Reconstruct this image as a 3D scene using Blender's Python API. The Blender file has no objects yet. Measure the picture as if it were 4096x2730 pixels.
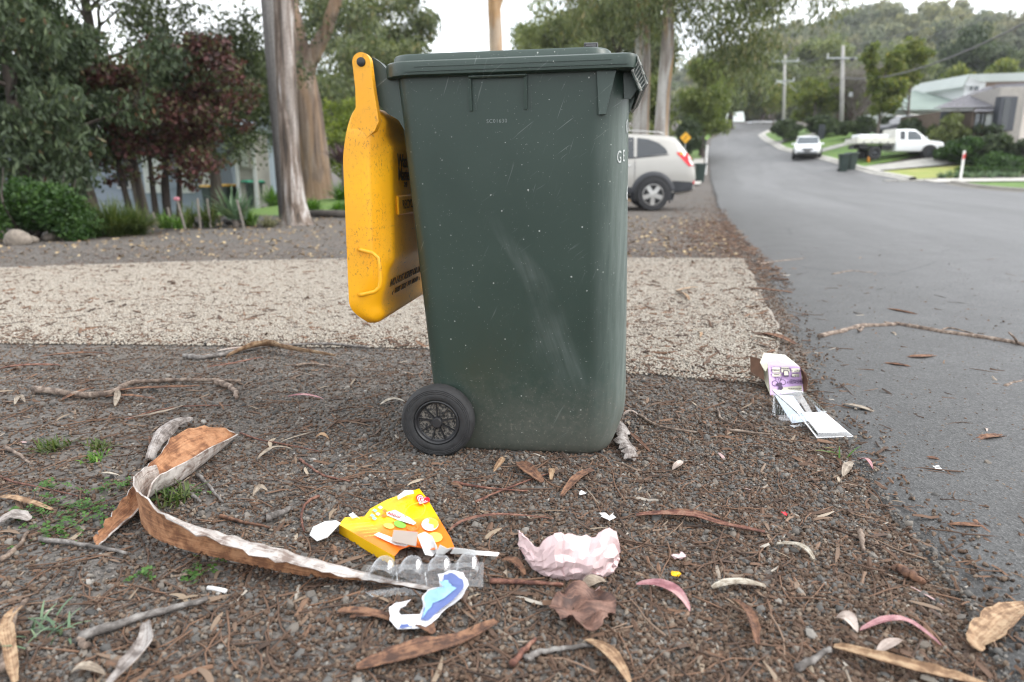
import bpy, math, random
import numpy as np
from mathutils import Vector, Matrix, Euler
R = math.radians
scene = bpy.context.scene
col = scene.collection
random.seed(7)
RNG = np.random.default_rng(11)

# ------------------------------------------------------------------ camera
CAM_H, PITCH, FPX = 0.754, 13.53, 2730.7          # focal length in pixels of a 4096 px wide frame (24 mm on 36 mm)
cam_d = bpy.data.cameras.new('camera')
cam_d.lens, cam_d.sensor_width = 24.0, 36.0
cam_d.clip_start, cam_d.clip_end = 0.05, 4000
cam_d.dof.use_dof = True
cam_d.dof.focus_distance = 1.78
cam_d.dof.aperture_fstop = 2.7
cam = bpy.data.objects.new('camera', cam_d)
cam.location = (0, 0, CAM_H)
cam.rotation_euler = (R(90 - PITCH), 0, 0)
col.objects.link(cam)
scene.camera = cam

# ------------------------------------------------------------------ sky, sun, exposure
SUN_EL, SUN_AZ = 40, 102          # azimuth: degrees clockwise from +Y (behind the right shoulder)
world = bpy.data.worlds.new('World')
scene.world = world
world.use_nodes = True
wn = world.node_tree
wn.nodes.clear()
w_out = wn.nodes.new('ShaderNodeOutputWorld')
w_bg = wn.nodes.new('ShaderNodeBackground')
w_sky = wn.nodes.new('ShaderNodeTexSky')
w_sky.sky_type = 'NISHITA'
w_sky.sun_disc = False
w_sky.sun_elevation, w_sky.sun_rotation = R(SUN_EL), R(SUN_AZ)
w_sky.dust_density = 3.0
w_mix = wn.nodes.new('ShaderNodeMix'); w_mix.data_type = 'RGBA'
w_mix.inputs[0].default_value = 0.86
w_cl = wn.nodes.new('ShaderNodeTexNoise'); w_cl.inputs['Scale'].default_value = 2.2; w_cl.inputs['Detail'].default_value = 4
w_tc = wn.nodes.new('ShaderNodeTexCoord')
w_rp = wn.nodes.new('ShaderNodeValToRGB')
w_rp.color_ramp.elements[0].color = (8.6, 9.2, 9.9, 1); w_rp.color_ramp.elements[0].position = 0.3
w_rp.color_ramp.elements[1].color = (10.6, 10.8, 11.0, 1); w_rp.color_ramp.elements[1].position = 0.6
wn.links.new(w_tc.outputs['Generated'], w_cl.inputs['Vector'])
wn.links.new(w_cl.outputs['Fac'], w_rp.inputs['Fac'])
wn.links.new(w_sky.outputs[0], w_mix.inputs[6])
wn.links.new(w_rp.outputs[0], w_mix.inputs[7])
wn.links.new(w_mix.outputs[2], w_bg.inputs['Color'])
w_bg.inputs['Strength'].default_value = 0.13
wn.links.new(w_bg.outputs[0], w_out.inputs['Surface'])
sun_d = bpy.data.lights.new('sun', 'SUN')
sun_d.energy, sun_d.angle, sun_d.color = 1.45, R(30), (1.0, 0.97, 0.93)
sun = bpy.data.objects.new('sun', sun_d)
sun.rotation_euler = (R(90 - SUN_EL), 0, R(180 - SUN_AZ))
col.objects.link(sun)
vs = scene.view_settings
vs.view_transform, vs.look, vs.exposure, vs.gamma = 'Standard', 'None', 0.97, 1.0
vs.use_curve_mapping = False
scene.cycles.filter_width = 1.2

# ------------------------------------------------------------------ where things stand
_c, _s = math.cos(R(PITCH)), math.sin(R(PITCH))
def sstep(x, a, b):
    t = min(1, max(0, (x - a) / (b - a))); return t * t * (3 - 2 * t)
RY = [-1e4, 16, 22, 30, 41, 52, 65, 86, 110, 140, 200, 400, 1e4]
RZ = [0, 0, .03, .12, .45, 1.5, 2.9, 5.6, 8.4, 10.5, 14, 24, 24]
def H(x, y):
    """height of the land"""
    r = float(np.interp(y, RY, RZ))
    h = r * (.35 + .65 * sstep(x, -6, 3))
    h -= .62 * (1 - sstep(x, -10.5, -5.5)) * sstep(y, 9.5, 20)
    h += sstep(y, 32, 44) * .05 * min(12, max(0, x - 11))
    h += 1.2 * sstep(y, 40, 50) * sstep(x, 19, 30) * (1 - sstep(y, 60, 90))
    return h
def ray(px, py):
    a, b = (px - 2048) / FPX, (py - 1365) / FPX
    return Vector((a, _c - b * _s, -_s - b * _c))
def G(px, py, z=0.0):
    d = ray(px, py); t = (z - CAM_H) / d.z
    return Vector((0, 0, CAM_H)) + d * t
def at(px, py, dist):
    """point seen at this direction, dist metres ahead"""
    d = ray(px, py); return Vector((0, 0, CAM_H)) + d * (dist / d.y)
def GT(px, py, t0=0.3, t1=260.0):
    """where a sight line meets the land"""
    d = ray(px, py); o = Vector((0, 0, CAM_H)); t = t0; step = .1
    while t < t1:
        p = o + d * t
        if p.z <= H(p.x, p.y): return Vector((p.x, p.y, H(p.x, p.y)))
        t += step; step = max(.05, t * .004)
    p = o + d * t1
    return Vector((p.x, p.y, H(p.x, p.y)))
def foot(px, dist):
    """ground point straight below image column px at a distance"""
    x = (px - 2048) / FPX * dist / 1.0286
    return Vector((x, dist, H(x, dist)))

# ------------------------------------------------------------------ objects
def prop(o, label=None, cat=None, group=None, kind=None):
    if label: o['label'] = label
    if cat: o['category'] = cat
    if group: o['group'] = group
    if kind: o['kind'] = kind
    return o
def thing(name, label, cat, loc=(0, 0, 0), rz=0, group=None, rot=None):
    o = bpy.data.objects.new(name, None); o.empty_display_size = .1
    col.objects.link(o); o.location = loc; o.rotation_euler = rot or (0, 0, rz)
    return prop(o, label, cat, group)
def copy_tree(o, parent=None):
    c = o.copy(); col.objects.link(c)
    if parent: c.parent = parent
    for ch in list(o.children): copy_tree(ch, c)
    return c

class MB:
    def __init__(s): s.v, s.f, s.m = [], [], []
    def add(s, vs_, fs, mi=0):
        b = len(s.v); s.v += [tuple(p) for p in vs_]
        s.f += [tuple(i + b for i in f) for f in fs]; s.m += [mi] * len(fs); return s
    def box(s, c, d, rot=None, ch=0.0, mi=0):
        x, y, z = d[0] / 2, d[1] / 2, d[2] / 2
        if ch <= 0:
            vv = [(-x, -y, -z), (x, -y, -z), (x, y, -z), (-x, y, -z), (-x, -y, z), (x, -y, z), (x, y, z), (-x, y, z)]
            ff = [(0, 3, 2, 1), (4, 5, 6, 7), (0, 1, 5, 4), (1, 2, 6, 5), (2, 3, 7, 6), (3, 0, 4, 7)]
        else:
            vv = []; idx = {}
            for sx in (-1, 1):
                for sy in (-1, 1):
                    for sz in (-1, 1):
                        for k in range(3):
                            e = [x - ch, y - ch, z - ch]; e[k] += ch
                            idx[(sx, sy, sz, k)] = len(vv); vv.append((sx * e[0], sy * e[1], sz * e[2]))
            ff = []
            I = lambda a, b, c2, k: idx[(a, b, c2, k)]
            for q in (-1, 1):
                ff += [(I(q, -1, -1, 0), I(q, 1, -1, 0), I(q, 1, 1, 0), I(q, -1, 1, 0))[::q],
                       (I(-1, q, -1, 1), I(-1, q, 1, 1), I(1, q, 1, 1), I(1, q, -1, 1))[::q],
                       (I(-1, -1, q, 2), I(1, -1, q, 2), I(1, 1, q, 2), I(-1, 1, q, 2))[::q]]
                for p in (-1, 1):
                    g = p * q
                    ff += [(I(p, q, -1, 0), I(p, q, -1, 1), I(p, q, 1, 1), I(p, q, 1, 0))[::g],
                           (I(p, -1, q, 0), I(p, 1, q, 0), I(p, 1, q, 2), I(p, -1, q, 2))[::g],
                           (I(-1, p, q, 1), I(-1, p, q, 2), I(1, p, q, 2), I(1, p, q, 1))[::g]]
                    for r in (-1, 1): ff.append((I(p, q, r, 0), I(p, q, r, 1), I(p, q, r, 2))[::p * q * r])
        Mx = Matrix.Identity(3) if rot is None else (rot.to_matrix() if hasattr(rot, 'to_matrix') else rot)
        cc = Vector(c)
        return s.add([Mx @ Vector(p) + cc for p in vv], ff, mi)
    def rings(s, rs, closed=True, cap0=False, cap1=False, mi=0):
        n = len(rs[0]); vv = [p for r in rs for p in r]; ff = []
        for i in range(len(rs) - 1):
            for j in range(n if closed else n - 1):
                k = (j + 1) % n
                ff.append((i * n + j, i * n + k, (i + 1) * n + k, (i + 1) * n + j))
        if cap0: ff.append(tuple(range(n))[::-1])
        if cap1: ff.append(tuple((len(rs) - 1) * n + j for j in range(n)))
        return s.add(vv, ff, mi)
    def tube(s, path, rad, n=8, caps=True, mi=0, flat=1.0):
        P = [Vector(p) for p in path]; m = len(P)
        rr = rad if hasattr(rad, '__len__') else [rad] * m
        rs = []; up = Vector((0, 0, 1)); u = None
        for i in range(m):
            t = (P[min(i + 1, m - 1)] - P[max(i - 1, 0)]).normalized()
            if u is None:
                u = t.cross(up)
                if u.length < .05: u = t.cross(Vector((1, 0, 0)))
                u.normalize()
            else:
                u = (u - t * u.dot(t))
                u = u.normalized() if u.length > 1e-6 else t.orthogonal().normalized()
            w = t.cross(u)
            rs.append([P[i] + (u * math.cos(a) + w * (math.sin(a) * flat)) * rr[i] for a in [2 * math.pi * k / n for k in range(n)]])
        return s.rings(rs, True, caps, caps, mi)
    def lathe(s, prof, n=24, M=None, mi=0):
        """profile of (radius, height) about local Z"""
        M = M or Matrix.Identity(4)
        rs = [[M @ Vector((r * math.cos(a), r * math.sin(a), h)) for a in [2 * math.pi * k / n for k in range(n)]] for r, h in prof]
        return s.rings(rs, True, False, False, mi)
    def prism(s, poly, d0, d1, M=None, mi=0):
        """2-D outline (x,z) given depth along y from d0 to d1"""
        M = M or Matrix.Identity(4); n = len(poly)
        vv = [M @ Vector((x, d0, z)) for x, z in poly] + [M @ Vector((x, d1, z)) for x, z in poly]
        ff = [tuple(range(n)), tuple(range(n, 2 * n))[::-1]] + [(i, n + i, n + (i + 1) % n, (i + 1) % n) for i in range(n)]
        return s.add(vv, ff, mi)
    def mesh(s, name, mats, smooth=False):
        me = bpy.data.meshes.new(name); me.from_pydata(s.v, [], s.f)
        for m in (mats if isinstance(mats, (list, tuple)) else [mats]): me.materials.append(m)
        if any(s.m): me.polygons.foreach_set('material_index', s.m)
        if smooth is True: me.polygons.foreach_set('use_smooth', [True] * len(s.f))
        me.update()
        if smooth not in (True, False):
            me.polygons.foreach_set('use_smooth', [True] * len(s.f)); me.set_sharp_from_angle(angle=R(smooth))
        return me
    def build(s, name, mats, parent=None, smooth=False, loc=None, rot=None):
        o = bpy.data.objects.new(name, s.mesh(name, mats, smooth)); col.objects.link(o)
        if parent: o.parent = parent
        if loc: o.location = loc
        if rot: o.rotation_euler = rot
        return o
def struct(name, mb, m, smooth=False):
    return prop(mb.build(name, m, None, smooth), kind='structure')

def np_mesh(name, V, Q, mat, tone=None, smooth=False):
    """quads from arrays, with one 'tone' value per vertex"""
    me = bpy.data.meshes.new(name); k = Q.shape[1]
    me.vertices.add(len(V)); me.vertices.foreach_set('co', V.astype(np.float32).ravel())
    me.loops.add(Q.size); me.loops.foreach_set('vertex_index', Q.astype(np.int32).ravel())
    me.polygons.add(len(Q)); me.polygons.foreach_set('loop_start', np.arange(0, Q.size, k, dtype=np.int32))
    me.materials.append(mat)
    if tone is not None:
        a = me.attributes.new('tone', 'FLOAT', 'POINT'); a.data.foreach_set('value', tone.astype(np.float32))
    me.update(calc_edges=True)
    if smooth: me.polygons.foreach_set('use_smooth', [True] * len(Q))
    return me

# ------------------------------------------------------------------ materials
class NT:
    def __init__(s, name):
        s.m = bpy.data.materials.new(name); s.m.use_nodes = True; s.t = s.m.node_tree
        s.t.nodes.clear(); s.out = s.t.nodes.new('ShaderNodeOutputMaterial')
    def n(s, typ, ins=None, **props):
        nd = s.t.nodes.new('ShaderNode' + typ)
        for k, v in props.items(): setattr(nd, k, v)
        for k, v in (ins or {}).items(): s.set(nd, k, v)
        return nd
    def set(s, nd, k, v):
        sk = nd.inputs[k]
        if isinstance(v, bpy.types.NodeSocket): s.t.links.new(v, sk)
        elif isinstance(v, bpy.types.Node): s.t.links.new(v.outputs[0], sk)
        else:
            if sk.type == 'RGBA' and len(v) == 3: v = (*v, 1)
            sk.default_value = v
    def obj(s): return s.n('TexCoord').outputs['Object']
    def map(s, vec, scale=(1, 1, 1), rot=(0, 0, 0), loc=(0, 0, 0)):
        return s.n('Mapping', {'Vector': vec, 'Scale': scale, 'Rotation': rot, 'Location': loc})
    def turn(s, vec, rot, scale): return s.map(s.map(vec, (1, 1, 1), rot), scale)
    def noise(s, vec, sc, det=4, rough=.55, dist=0.0):
        return s.n('TexNoise', {'Vector': vec, 'Scale': sc, 'Detail': det, 'Roughness': rough, 'Distortion': dist}).outputs['Fac']
    def ramp(s, fac, stops, interp='LINEAR'):
        nd = s.n('ValToRGB', {'Fac': fac}); cr = nd.color_ramp; cr.interpolation = interp
        while len(cr.elements) < len(stops): cr.elements.new(.5)
        for e, (p, c) in zip(cr.elements, stops):
            e.position = p; e.color = (c, c, c, 1) if not hasattr(c, '__len__') else (*c, 1)
        return nd.outputs[0]
    def mix(s, fac, a, b, mode='MIX'):
        nd = s.n('Mix', data_type='RGBA', blend_type=mode)
        s.set(nd, 0, fac); s.set(nd, 6, a); s.set(nd, 7, b); return nd.outputs[2]
    def math(s, op, a, b=0.0, c=0.0, clamp=False):
        nd = s.n('Math', operation=op, use_clamp=clamp); s.set(nd, 0, a); s.set(nd, 1, b)
        if op in ('MULTIPLY_ADD', 'COMPARE', 'SMOOTH_MIN'): s.set(nd, 2, c)
        return nd.outputs[0]
    def bump(s, h, strength=.3, dist=.01):
        return s.n('Bump', {'Height': h, 'Strength': strength, 'Distance': dist}).outputs[0]
    def attr(s, name, inst=False):
        return s.n('Attribute', attribute_name=name, attribute_type='INSTANCER' if inst else 'GEOMETRY').outputs['Fac']
    def bsdf(s, **k):
        nd = s.n('BsdfPrincipled')
        for a, v in k.items(): s.set(nd, a.replace('_', ' '), v)
        return nd
    def done(s, sh):
        s.t.links.new(sh.outputs[0] if isinstance(sh, bpy.types.Node) else sh, s.out.inputs[0]); return s.m

def plain(name, c, rough=.6, var=.12, sc=6.0, bump=0.0, metal=0.0, bsc=80.0, spec=.5, coat=0.0):
    """one colour with soft wear: lighter and darker blotches, optional fine relief"""
    t = NT(name); v = t.obj()
    k = t.noise(v, sc, 5)
    cc = t.mix(t.ramp(k, [(.3, 0), (.7, 1)]), tuple(max(0, x * (1 - var)) for x in c), tuple(min(1, x * (1 + var)) for x in c))
    b = t.bsdf(Base_Color=cc, Roughness=rough, Metallic=metal)
    b.inputs['Specular IOR Level'].default_value = spec
    b.inputs['Coat Weight'].default_value = coat
    if bump: t.set(b, 'Normal', t.bump(t.noise(v, bsc, 4), bump, .004))
    return t.done(b)
def leafmat(name, stops, trans=.35, rough=.5, inst=False):
    t = NT(name)
    c = t.ramp(t.attr('tone', inst), stops)
    d = t.bsdf(Base_Color=c, Roughness=rough)
    d.inputs['Specular IOR Level'].default_value = .35
    tr = t.n('BsdfTranslucent', {'Color': t.mix(1.0, c, (1.0, 1.1, .6), 'MULTIPLY')})
    return t.done(t.n('MixShader', {0: trans, 1: d, 2: tr}))
def tonemat(name, stops, rough=.8, inst=True, bump=0.0, bsc=60):
    t = NT(name); c = t.ramp(t.attr('tone', inst), stops); v = t.obj()
    c = t.mix(.35, c, t.ramp(t.noise(v, bsc, 3), [(.3, .5), (.7, 1.2)]), 'MULTIPLY')
    b = t.bsdf(Base_Color=c, Roughness=rough); b.inputs['Specular IOR Level'].default_value = .3
    return t.done(b)
def glass_mat(name, tint=(.02, .025, .03), rough=.05):
    t = NT(name); b = t.bsdf(Base_Color=tint, Roughness=rough); b.inputs['Specular IOR Level'].default_value = .8
    return t.done(b)
def clear_mat(name, tint=(.96, .97, .98), k=.10):
    t = NT(name)
    fr = t.n('LayerWeight', {'Blend': .32}).outputs['Facing']
    f = t.math('MULTIPLY_ADD', fr, .55, k, clamp=True)
    tr = t.n('BsdfTransparent', {'Color': tint}); gl = t.n('BsdfGlossy', {'Color': (1, 1, 1), 'Roughness': .08})
    return t.done(t.n('MixShader', {0: f, 1: tr, 2: gl}))

def text_mesh(txt, size, mat, extrude=.0006, offset=0.0, spacing=1.0):
    """lettering as a mesh, centred, lying in local XY"""
    cu = bpy.data.curves.new('lettering', 'FONT'); cu.body = txt; cu.size = size
    cu.extrude = extrude; cu.offset = offset; cu.align_x = 'CENTER'; cu.align_y = 'CENTER'
    cu.resolution_u = 3; cu.space_character = spacing
    o = bpy.data.objects.new('lettering', cu); col.objects.link(o)
    dg = bpy.context.evaluated_depsgraph_get()
    me = bpy.data.meshes.new_from_object(o.evaluated_get(dg)); bpy.data.objects.remove(o)
    me.materials.clear(); me.materials.append(mat); me.name = 'lettering'
    return me
def place_mesh(name, me, parent=None, M=None):
    o = bpy.data.objects.new(name, me); col.objects.link(o)
    if parent: o.parent = parent
    if M is not None: o.matrix_local = M
    return o

# ------------------------------------------------------------------ scattered stuff (instances of a few source meshes)
def scatter(name, P, rot, scl, tone, idx, sources):
    me = bpy.data.meshes.new(name); n = len(P)
    me.vertices.add(n); me.vertices.foreach_set('co', np.asarray(P, np.float32).ravel())
    for nm, ty, arr, key in (('rot', 'FLOAT_VECTOR', rot, 'vector'), ('scl', 'FLOAT_VECTOR', scl, 'vector'), ('tone', 'FLOAT', tone, 'value'), ('pick', 'INT', idx, 'value')):
        a = me.attributes.new(nm, ty, 'POINT')
        a.data.foreach_set(key, np.asarray(arr, np.int32 if ty == 'INT' else np.float32).ravel())
    me.update()
    o = bpy.data.objects.new(name, me); col.objects.link(o)
    src = bpy.data.collections.new(name + '_sources')
    for i, m in enumerate(sources):
        src.objects.link(bpy.data.objects.new('%s_shape_%02d' % (name, i), m))
    g = bpy.data.node_groups.new(name, 'GeometryNodeTree')
    g.interface.new_socket('Geometry', in_out='INPUT', socket_type='NodeSocketGeometry')
    g.interface.new_socket('Geometry', in_out='OUTPUT', socket_type='NodeSocketGeometry')
    N = g.nodes.new; L = g.links.new
    gi, go = N('NodeGroupInput'), N('NodeGroupOutput')
    m2p = N('GeometryNodeMeshToPoints'); iop = N('GeometryNodeInstanceOnPoints'); ci = N('GeometryNodeCollectionInfo')
    ci.inputs['Collection'].default_value = src
    ci.inputs['Separate Children'].default_value = True; ci.inputs['Reset Children'].default_value = True
    def na(nm, ty):
        q = N('GeometryNodeInputNamedAttribute'); q.data_type = ty; q.inputs['Name'].default_value = nm; return q.outputs[0]
    e2r = N('FunctionNodeEulerToRotation')
    L(na('rot', 'FLOAT_VECTOR'), e2r.inputs[0])
    L(gi.outputs[0], m2p.inputs[0]); L(m2p.outputs[0], iop.inputs['Points']); L(ci.outputs[0], iop.inputs['Instance'])
    iop.inputs['Pick Instance'].default_value = True
    L(na('pick', 'INT'), iop.inputs['Instance Index']); L(e2r.outputs[0], iop.inputs['Rotation']); L(na('scl', 'FLOAT_VECTOR'), iop.inputs['Scale'])
    L(iop.outputs[0], go.inputs[0])
    md = o.modifiers.new('scatter', 'NODES'); md.node_group = g
    return prop(o, kind='stuff')

def ico(jit=.25, seed=0, sq=(1, 1, 1)):
    t = (1 + 5 ** .5) / 2
    V = np.array([(-1, t, 0), (1, t, 0), (-1, -t, 0), (1, -t, 0), (0, -1, t), (0, 1, t), (0, -1, -t), (0, 1, -t), (t, 0, -1), (t, 0, 1), (-t, 0, -1), (-t, 0, 1)]) / 1.902
    F = [(0, 11, 5), (0, 5, 1), (0, 1, 7), (0, 7, 10), (0, 10, 11), (1, 5, 9), (5, 11, 4), (11, 10, 2), (10, 7, 6), (7, 1, 8), (3, 9, 4), (3, 4, 2), (3, 2, 6), (3, 6, 8), (3, 8, 9), (4, 9, 5), (2, 4, 11), (6, 2, 10), (8, 6, 7), (9, 8, 1)]
    r = np.random.default_rng(seed); V = V * (1 + r.uniform(-jit, jit, (12, 1))) * np.array(sq)
    return V, F
def blob(name, mat, subdiv=2, jit=.2, seed=0, sq=(1, 1, 1), smooth=True):
    """rounded stone: icosahedron refined and roughened"""
    V, F = ico(jit, seed, sq); V = [Vector(v) for v in V]
    for k in range(subdiv):
        cache = {}; F2 = []
        def mid(a, b):
            key = (min(a, b), max(a, b))
            if key not in cache:
                p = (V[a] + V[b]) / 2; cache[key] = len(V); V.append(p * (1 + .10 / (k + 1)))
            return cache[key]
        for a, b, c in F:
            x, y, z = mid(a, b), mid(b, c), mid(c, a); F2 += [(a, x, z), (b, y, x), (c, z, y), (x, y, z)]
        F = F2
    m = MB().add(V, F); return m.mesh(name, mat, smooth)
# ================================================================== SETTING
# ---- materials of the ground
def dirt_mat():
    t = NT('dirt'); v = t.n('TexCoord').outputs['Object']
    big = t.noise(v, 1.1, 5); mid = t.noise(v, 14, 5); fine = t.noise(v, 130, 3, .7)
    vor = t.n('TexVoronoi', {'Vector': v, 'Scale': 95.0})
    c = t.mix(t.ramp(big, [(.35, 0), (.65, 1)]), (.116, .108, .101), (.132, .114, .099))
    c = t.mix(t.ramp(mid, [(.4, 0), (.7, .6)]), c, (.075, .064, .056))
    c = t.mix(.55, c, t.ramp(vor.outputs['Color'], [(0, .45), (.5, 1.0), (1, 1.75)]), 'MULTIPLY')
    c = t.mix(.4, c, t.ramp(fine, [(.3, .5), (.7, 1.5)]), 'MULTIPLY')
    hgt = t.math('ADD', t.math('MULTIPLY', vor.outputs['Distance'], -.6), t.math('MULTIPLY', mid, .9))
    b = t.bsdf(Base_Color=c, Roughness=.93, Normal=t.bump(hgt, .6, .008)); b.inputs['Specular IOR Level'].default_value = .2
    return t.done(b)
def asphalt_mat():
    t = NT('asphalt'); v = t.n('TexCoord').outputs['Object']
    big = t.noise(t.turn(v, (0, 0, .28), (.75, .07, 1)), 1.0, 6, .6); fine = t.noise(v, 210, 2, .7); vor = t.n('TexVoronoi', {'Vector': v, 'Scale': 150.0})
    patch = t.noise(v, 3.5, 6)
    sx = t.n('SeparateXYZ', {0: v}).outputs; ed = t.math('SUBTRACT', t.math('MULTIPLY_ADD', sx[1], -.255, sx[0]), .6); ed = t.math('ADD', ed, t.math('MULTIPLY', patch, 2.0))
    c = t.mix(t.ramp(big, [(.35, 0), (.65, 1)]), (.072, .071, .071), (.110, .109, .110))
    c = t.mix(t.n('MapRange', {0: ed, 1: 3.6, 2: 1.2, 3: .0, 4: .85}).outputs[0], c, (.042, .041, .040))
    c = t.mix(.35, c, t.ramp(patch, [(.3, .75), (.7, 1.2)]), 'MULTIPLY')
    c = t.mix(.8, c, t.ramp(vor.outputs['Color'], [(0, .45), (.55, 1.0), (1, 1.9)]), 'MULTIPLY')
    c = t.mix(.6, c, t.ramp(t.noise(v, 55, 3, .75), [(.3, .6), (.7, 1.45)]), 'MULTIPLY')
    c = t.mix(t.ramp(t.noise(v, 320, 1), [(.64, 0), (.72, .7)]), c, (.24, .235, .23))
    st = t.ramp(t.noise(v, .55, 6, .7), [(.60, 0), (.72, .35)]); c = t.mix(st, c, (.045, .045, .047))
    ck = t.n('TexVoronoi', {'Vector': t.mix(.06, v, t.n('TexNoise', {'Vector': v, 'Scale': 3.0}).outputs['Color']), 'Scale': .55}, feature='DISTANCE_TO_EDGE').outputs['Distance']
    c = t.mix(t.math('MULTIPLY', t.math('LESS_THAN', ck, .0035), t.ramp(t.noise(v, .4, 3), [(.5, 0), (.56, .75)])), c, (.02, .02, .02))
    b = t.bsdf(Base_Color=c, Roughness=.62, Normal=t.bump(t.math('ADD', vor.outputs['Distance'], fine), .45, .004))
    b.inputs['Specular IOR Level'].default_value = .55
    return t.done(b)
def slab_mat():
    t = NT('exposed_aggregate'); v = t.obj()
    vor = t.n('TexVoronoi', {'Vector': v, 'Scale': 92.0})
    c = t.ramp(vor.outputs['Color'], [(0, (.10, .08, .065)), (.25, (.24, .21, .175)), (.6, (.35, .32, .275)), (1, (.46, .435, .39))])
    c = t.mix(t.ramp(vor.outputs['Distance'], [(.35, 0), (.6, .7)]), c, (.15, .12, .10))
    c = t.mix(t.ramp(t.noise(v, .9, 5), [(.4, 0), (.75, .55)]), c, (.17, .145, .12))
    b = t.bsdf(Base_Color=c, Roughness=.85, Normal=t.bump(vor.outputs['Distance'], -.8, .006))
    return t.done(b)
def grass_mat(name, a, b2):
    t = NT(name); v = t.obj()
    c = t.mix(t.ramp(t.noise(v, .7, 5), [(.35, 0), (.65, 1)]), a, b2)
    c = t.mix(.55, c, t.ramp(t.noise(v, 26, 4, .7), [(.3, .55), (.7, 1.4)]), 'MULTIPLY')
    return t.done(t.bsdf(Base_Color=c, Roughness=.85, Normal=t.bump(t.noise(v, 45, 3), .7, .03)))
M_dirt, M_asph, M_slab = dirt_mat(), asphalt_mat(), slab_mat()
M_lawn = grass_mat('lawn_grass', (.070, .145, .022), (.125, .20, .035))
M_dry = grass_mat('dry_lawn', (.20, .25, .05), (.27, .27, .075))
def concrete(name, c):
    t = NT(name); v = t.obj()
    k = t.mix(t.ramp(t.noise(v, 2.2, 6), [(.35, 0), (.7, 1)]), c, tuple(x * .72 for x in c))
    k = t.mix(.3, k, t.ramp(t.noise(v, 60, 3), [(.3, .7), (.7, 1.2)]), 'MULTIPLY')
    return t.done(t.bsdf(Base_Color=k, Roughness=.85, Normal=t.bump(t.noise(v, 90, 3), .25, .004)))
M_conc = concrete('concrete', (.46, .44, .40)); M_conc_old = concrete('weathered_concrete', (.20, .185, .16)); M_path = concrete('path_concrete', (.36, .35, .32))

# ---- land: one sheet out to the horizon
def axis(a, b, step, far, grow=1.35):
    xs = list(np.arange(a, b + .001, step)); d = step
    while xs[-1] < far: d *= grow; xs.append(xs[-1] + d)
    d = step; lo = [a]
    while lo[-1] > -far: d *= grow; lo.append(lo[-1] - d)
    return lo[:0:-1] + xs
gx = axis(-26, 50, 1.0, 750); gy = axis(-4, 112, 1.0, 900)
gb = MB(); nx = len(gx)
gb.add([(x, y, H(x, y)) for y in gy for x in gx], [(j * nx + i, j * nx + i + 1, (j + 1) * nx + i + 1, (j + 1) * nx + i) for j in range(len(gy) - 1) for i in range(nx - 1)])
struct('ground', gb, M_dirt, True)

def lift(p, k=1.0):
    d = p.y if hasattr(p, 'y') else p[1]
    return k * (.004 + max(0, min(.05, (d - 13) * .004)))
def sheet(name, left, right, mat, nu=14, k=1.0, step=.8):
    """strip between two edge lines (world x,y), laid just above the land"""
    def resample(P, n):
        P = [Vector((p[0], p[1])) for p in P]; L = [0]
        for a, b in zip(P, P[1:]): L.append(L[-1] + (b - a).length)
        return [Vector((np.interp(t, L, [p.x for p in P]), np.interp(t, L, [p.y for p in P]))) for t in np.linspace(0, L[-1], n)], L[-1]
    ln = max(resample(left, 2)[1], resample(right, 2)[1]); n = max(3, int(ln / step))
    A, B = resample(left, n)[0], resample(right, n)[0]; mb = MB(); rows = []
    for a, b in zip(A, B):
        rows.append([])
        for j in range(nu + 1):
            q = a.lerp(b, j / nu); rows[-1].append((q.x, q.y, H(q.x, q.y) + lift((0, q.y), k)))
    mb.rings(rows, False)
    return struct(name, mb, mat, True)
W = lambda pts: [tuple(GT(*p))[:2] for p in pts]

# road: broken edge of the asphalt on the left, kerb line on the right
ROAD_L = [(1.05, -12), (1.02, -3)] + W([(4010, 2730), (3830, 2440), (3650, 2200), (3560, 2090), (3440, 1900), (3330, 1720), (3235, 1480), (3165, 1290), (3080, 1120), (3005, 1040), (2950, 980), (2888, 890), (2870, 800), (2850, 740), (2840, 700), (2835, 600), (2845, 560), (2890, 535), (2930, 522)]) + [(27, 92), (22, 102)]
KERB_W = W([(4096, 775), (3800, 740), (3640, 725), (3430, 680), (3300, 640), (3130, 600), (3060, 560), (3045, 545), (3070, 530), (3130, 510)])
ROAD_R = [(10.5, -12), (13.5, 0)] + KERB_W + [(36, 101), (30, 112)]
RLy = [p[1] for p in ROAD_L]; RLx = [p[0] for p in ROAD_L]
def roadx(y): return float(np.interp(y, RLy, RLx))
def jag(P):
    out = []
    for (a, b) in zip(P, P[1:]):
        d = math.dist(a, b); n = max(1, int(d / .06)) if b[1] < 9 else max(1, int(d / .3))
        for k in range(n):
            f = k / n; y = a[1] + (b[1] - a[1]) * f
            w = .035 if y < 9 else .09
            out.append((a[0] + (b[0] - a[0]) * f + w * (math.sin(y * 7.1) * .5 + math.sin(y * 23.7 + 1) * .35 + random.uniform(-.6, .6)), y))
    return out + [P[-1]]
def road():
    mb = MB(); A = jag(ROAD_L); rx = lambda y: float(np.interp(y, [p[1] for p in ROAD_R if 1], [p[0] for p in ROAD_R]))
    rows = []
    for x, y in A:
        xr = rx(y); rows.append([])
        for j in range(21):
            f = (j / 20) ** 1.5; q = x + (xr - x) * f
            rows[-1].append((q, y, H(q, y) + lift((0, y), 1.0) + (.012 if j else -.004) * (1 if y < 14 else .3)))
    mb.rings(rows, False)
    struct('road', mb, M_asph, True)
KY = sorted(ROAD_R, key=lambda p: p[1]); ROAD_R = KY
road()
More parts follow.
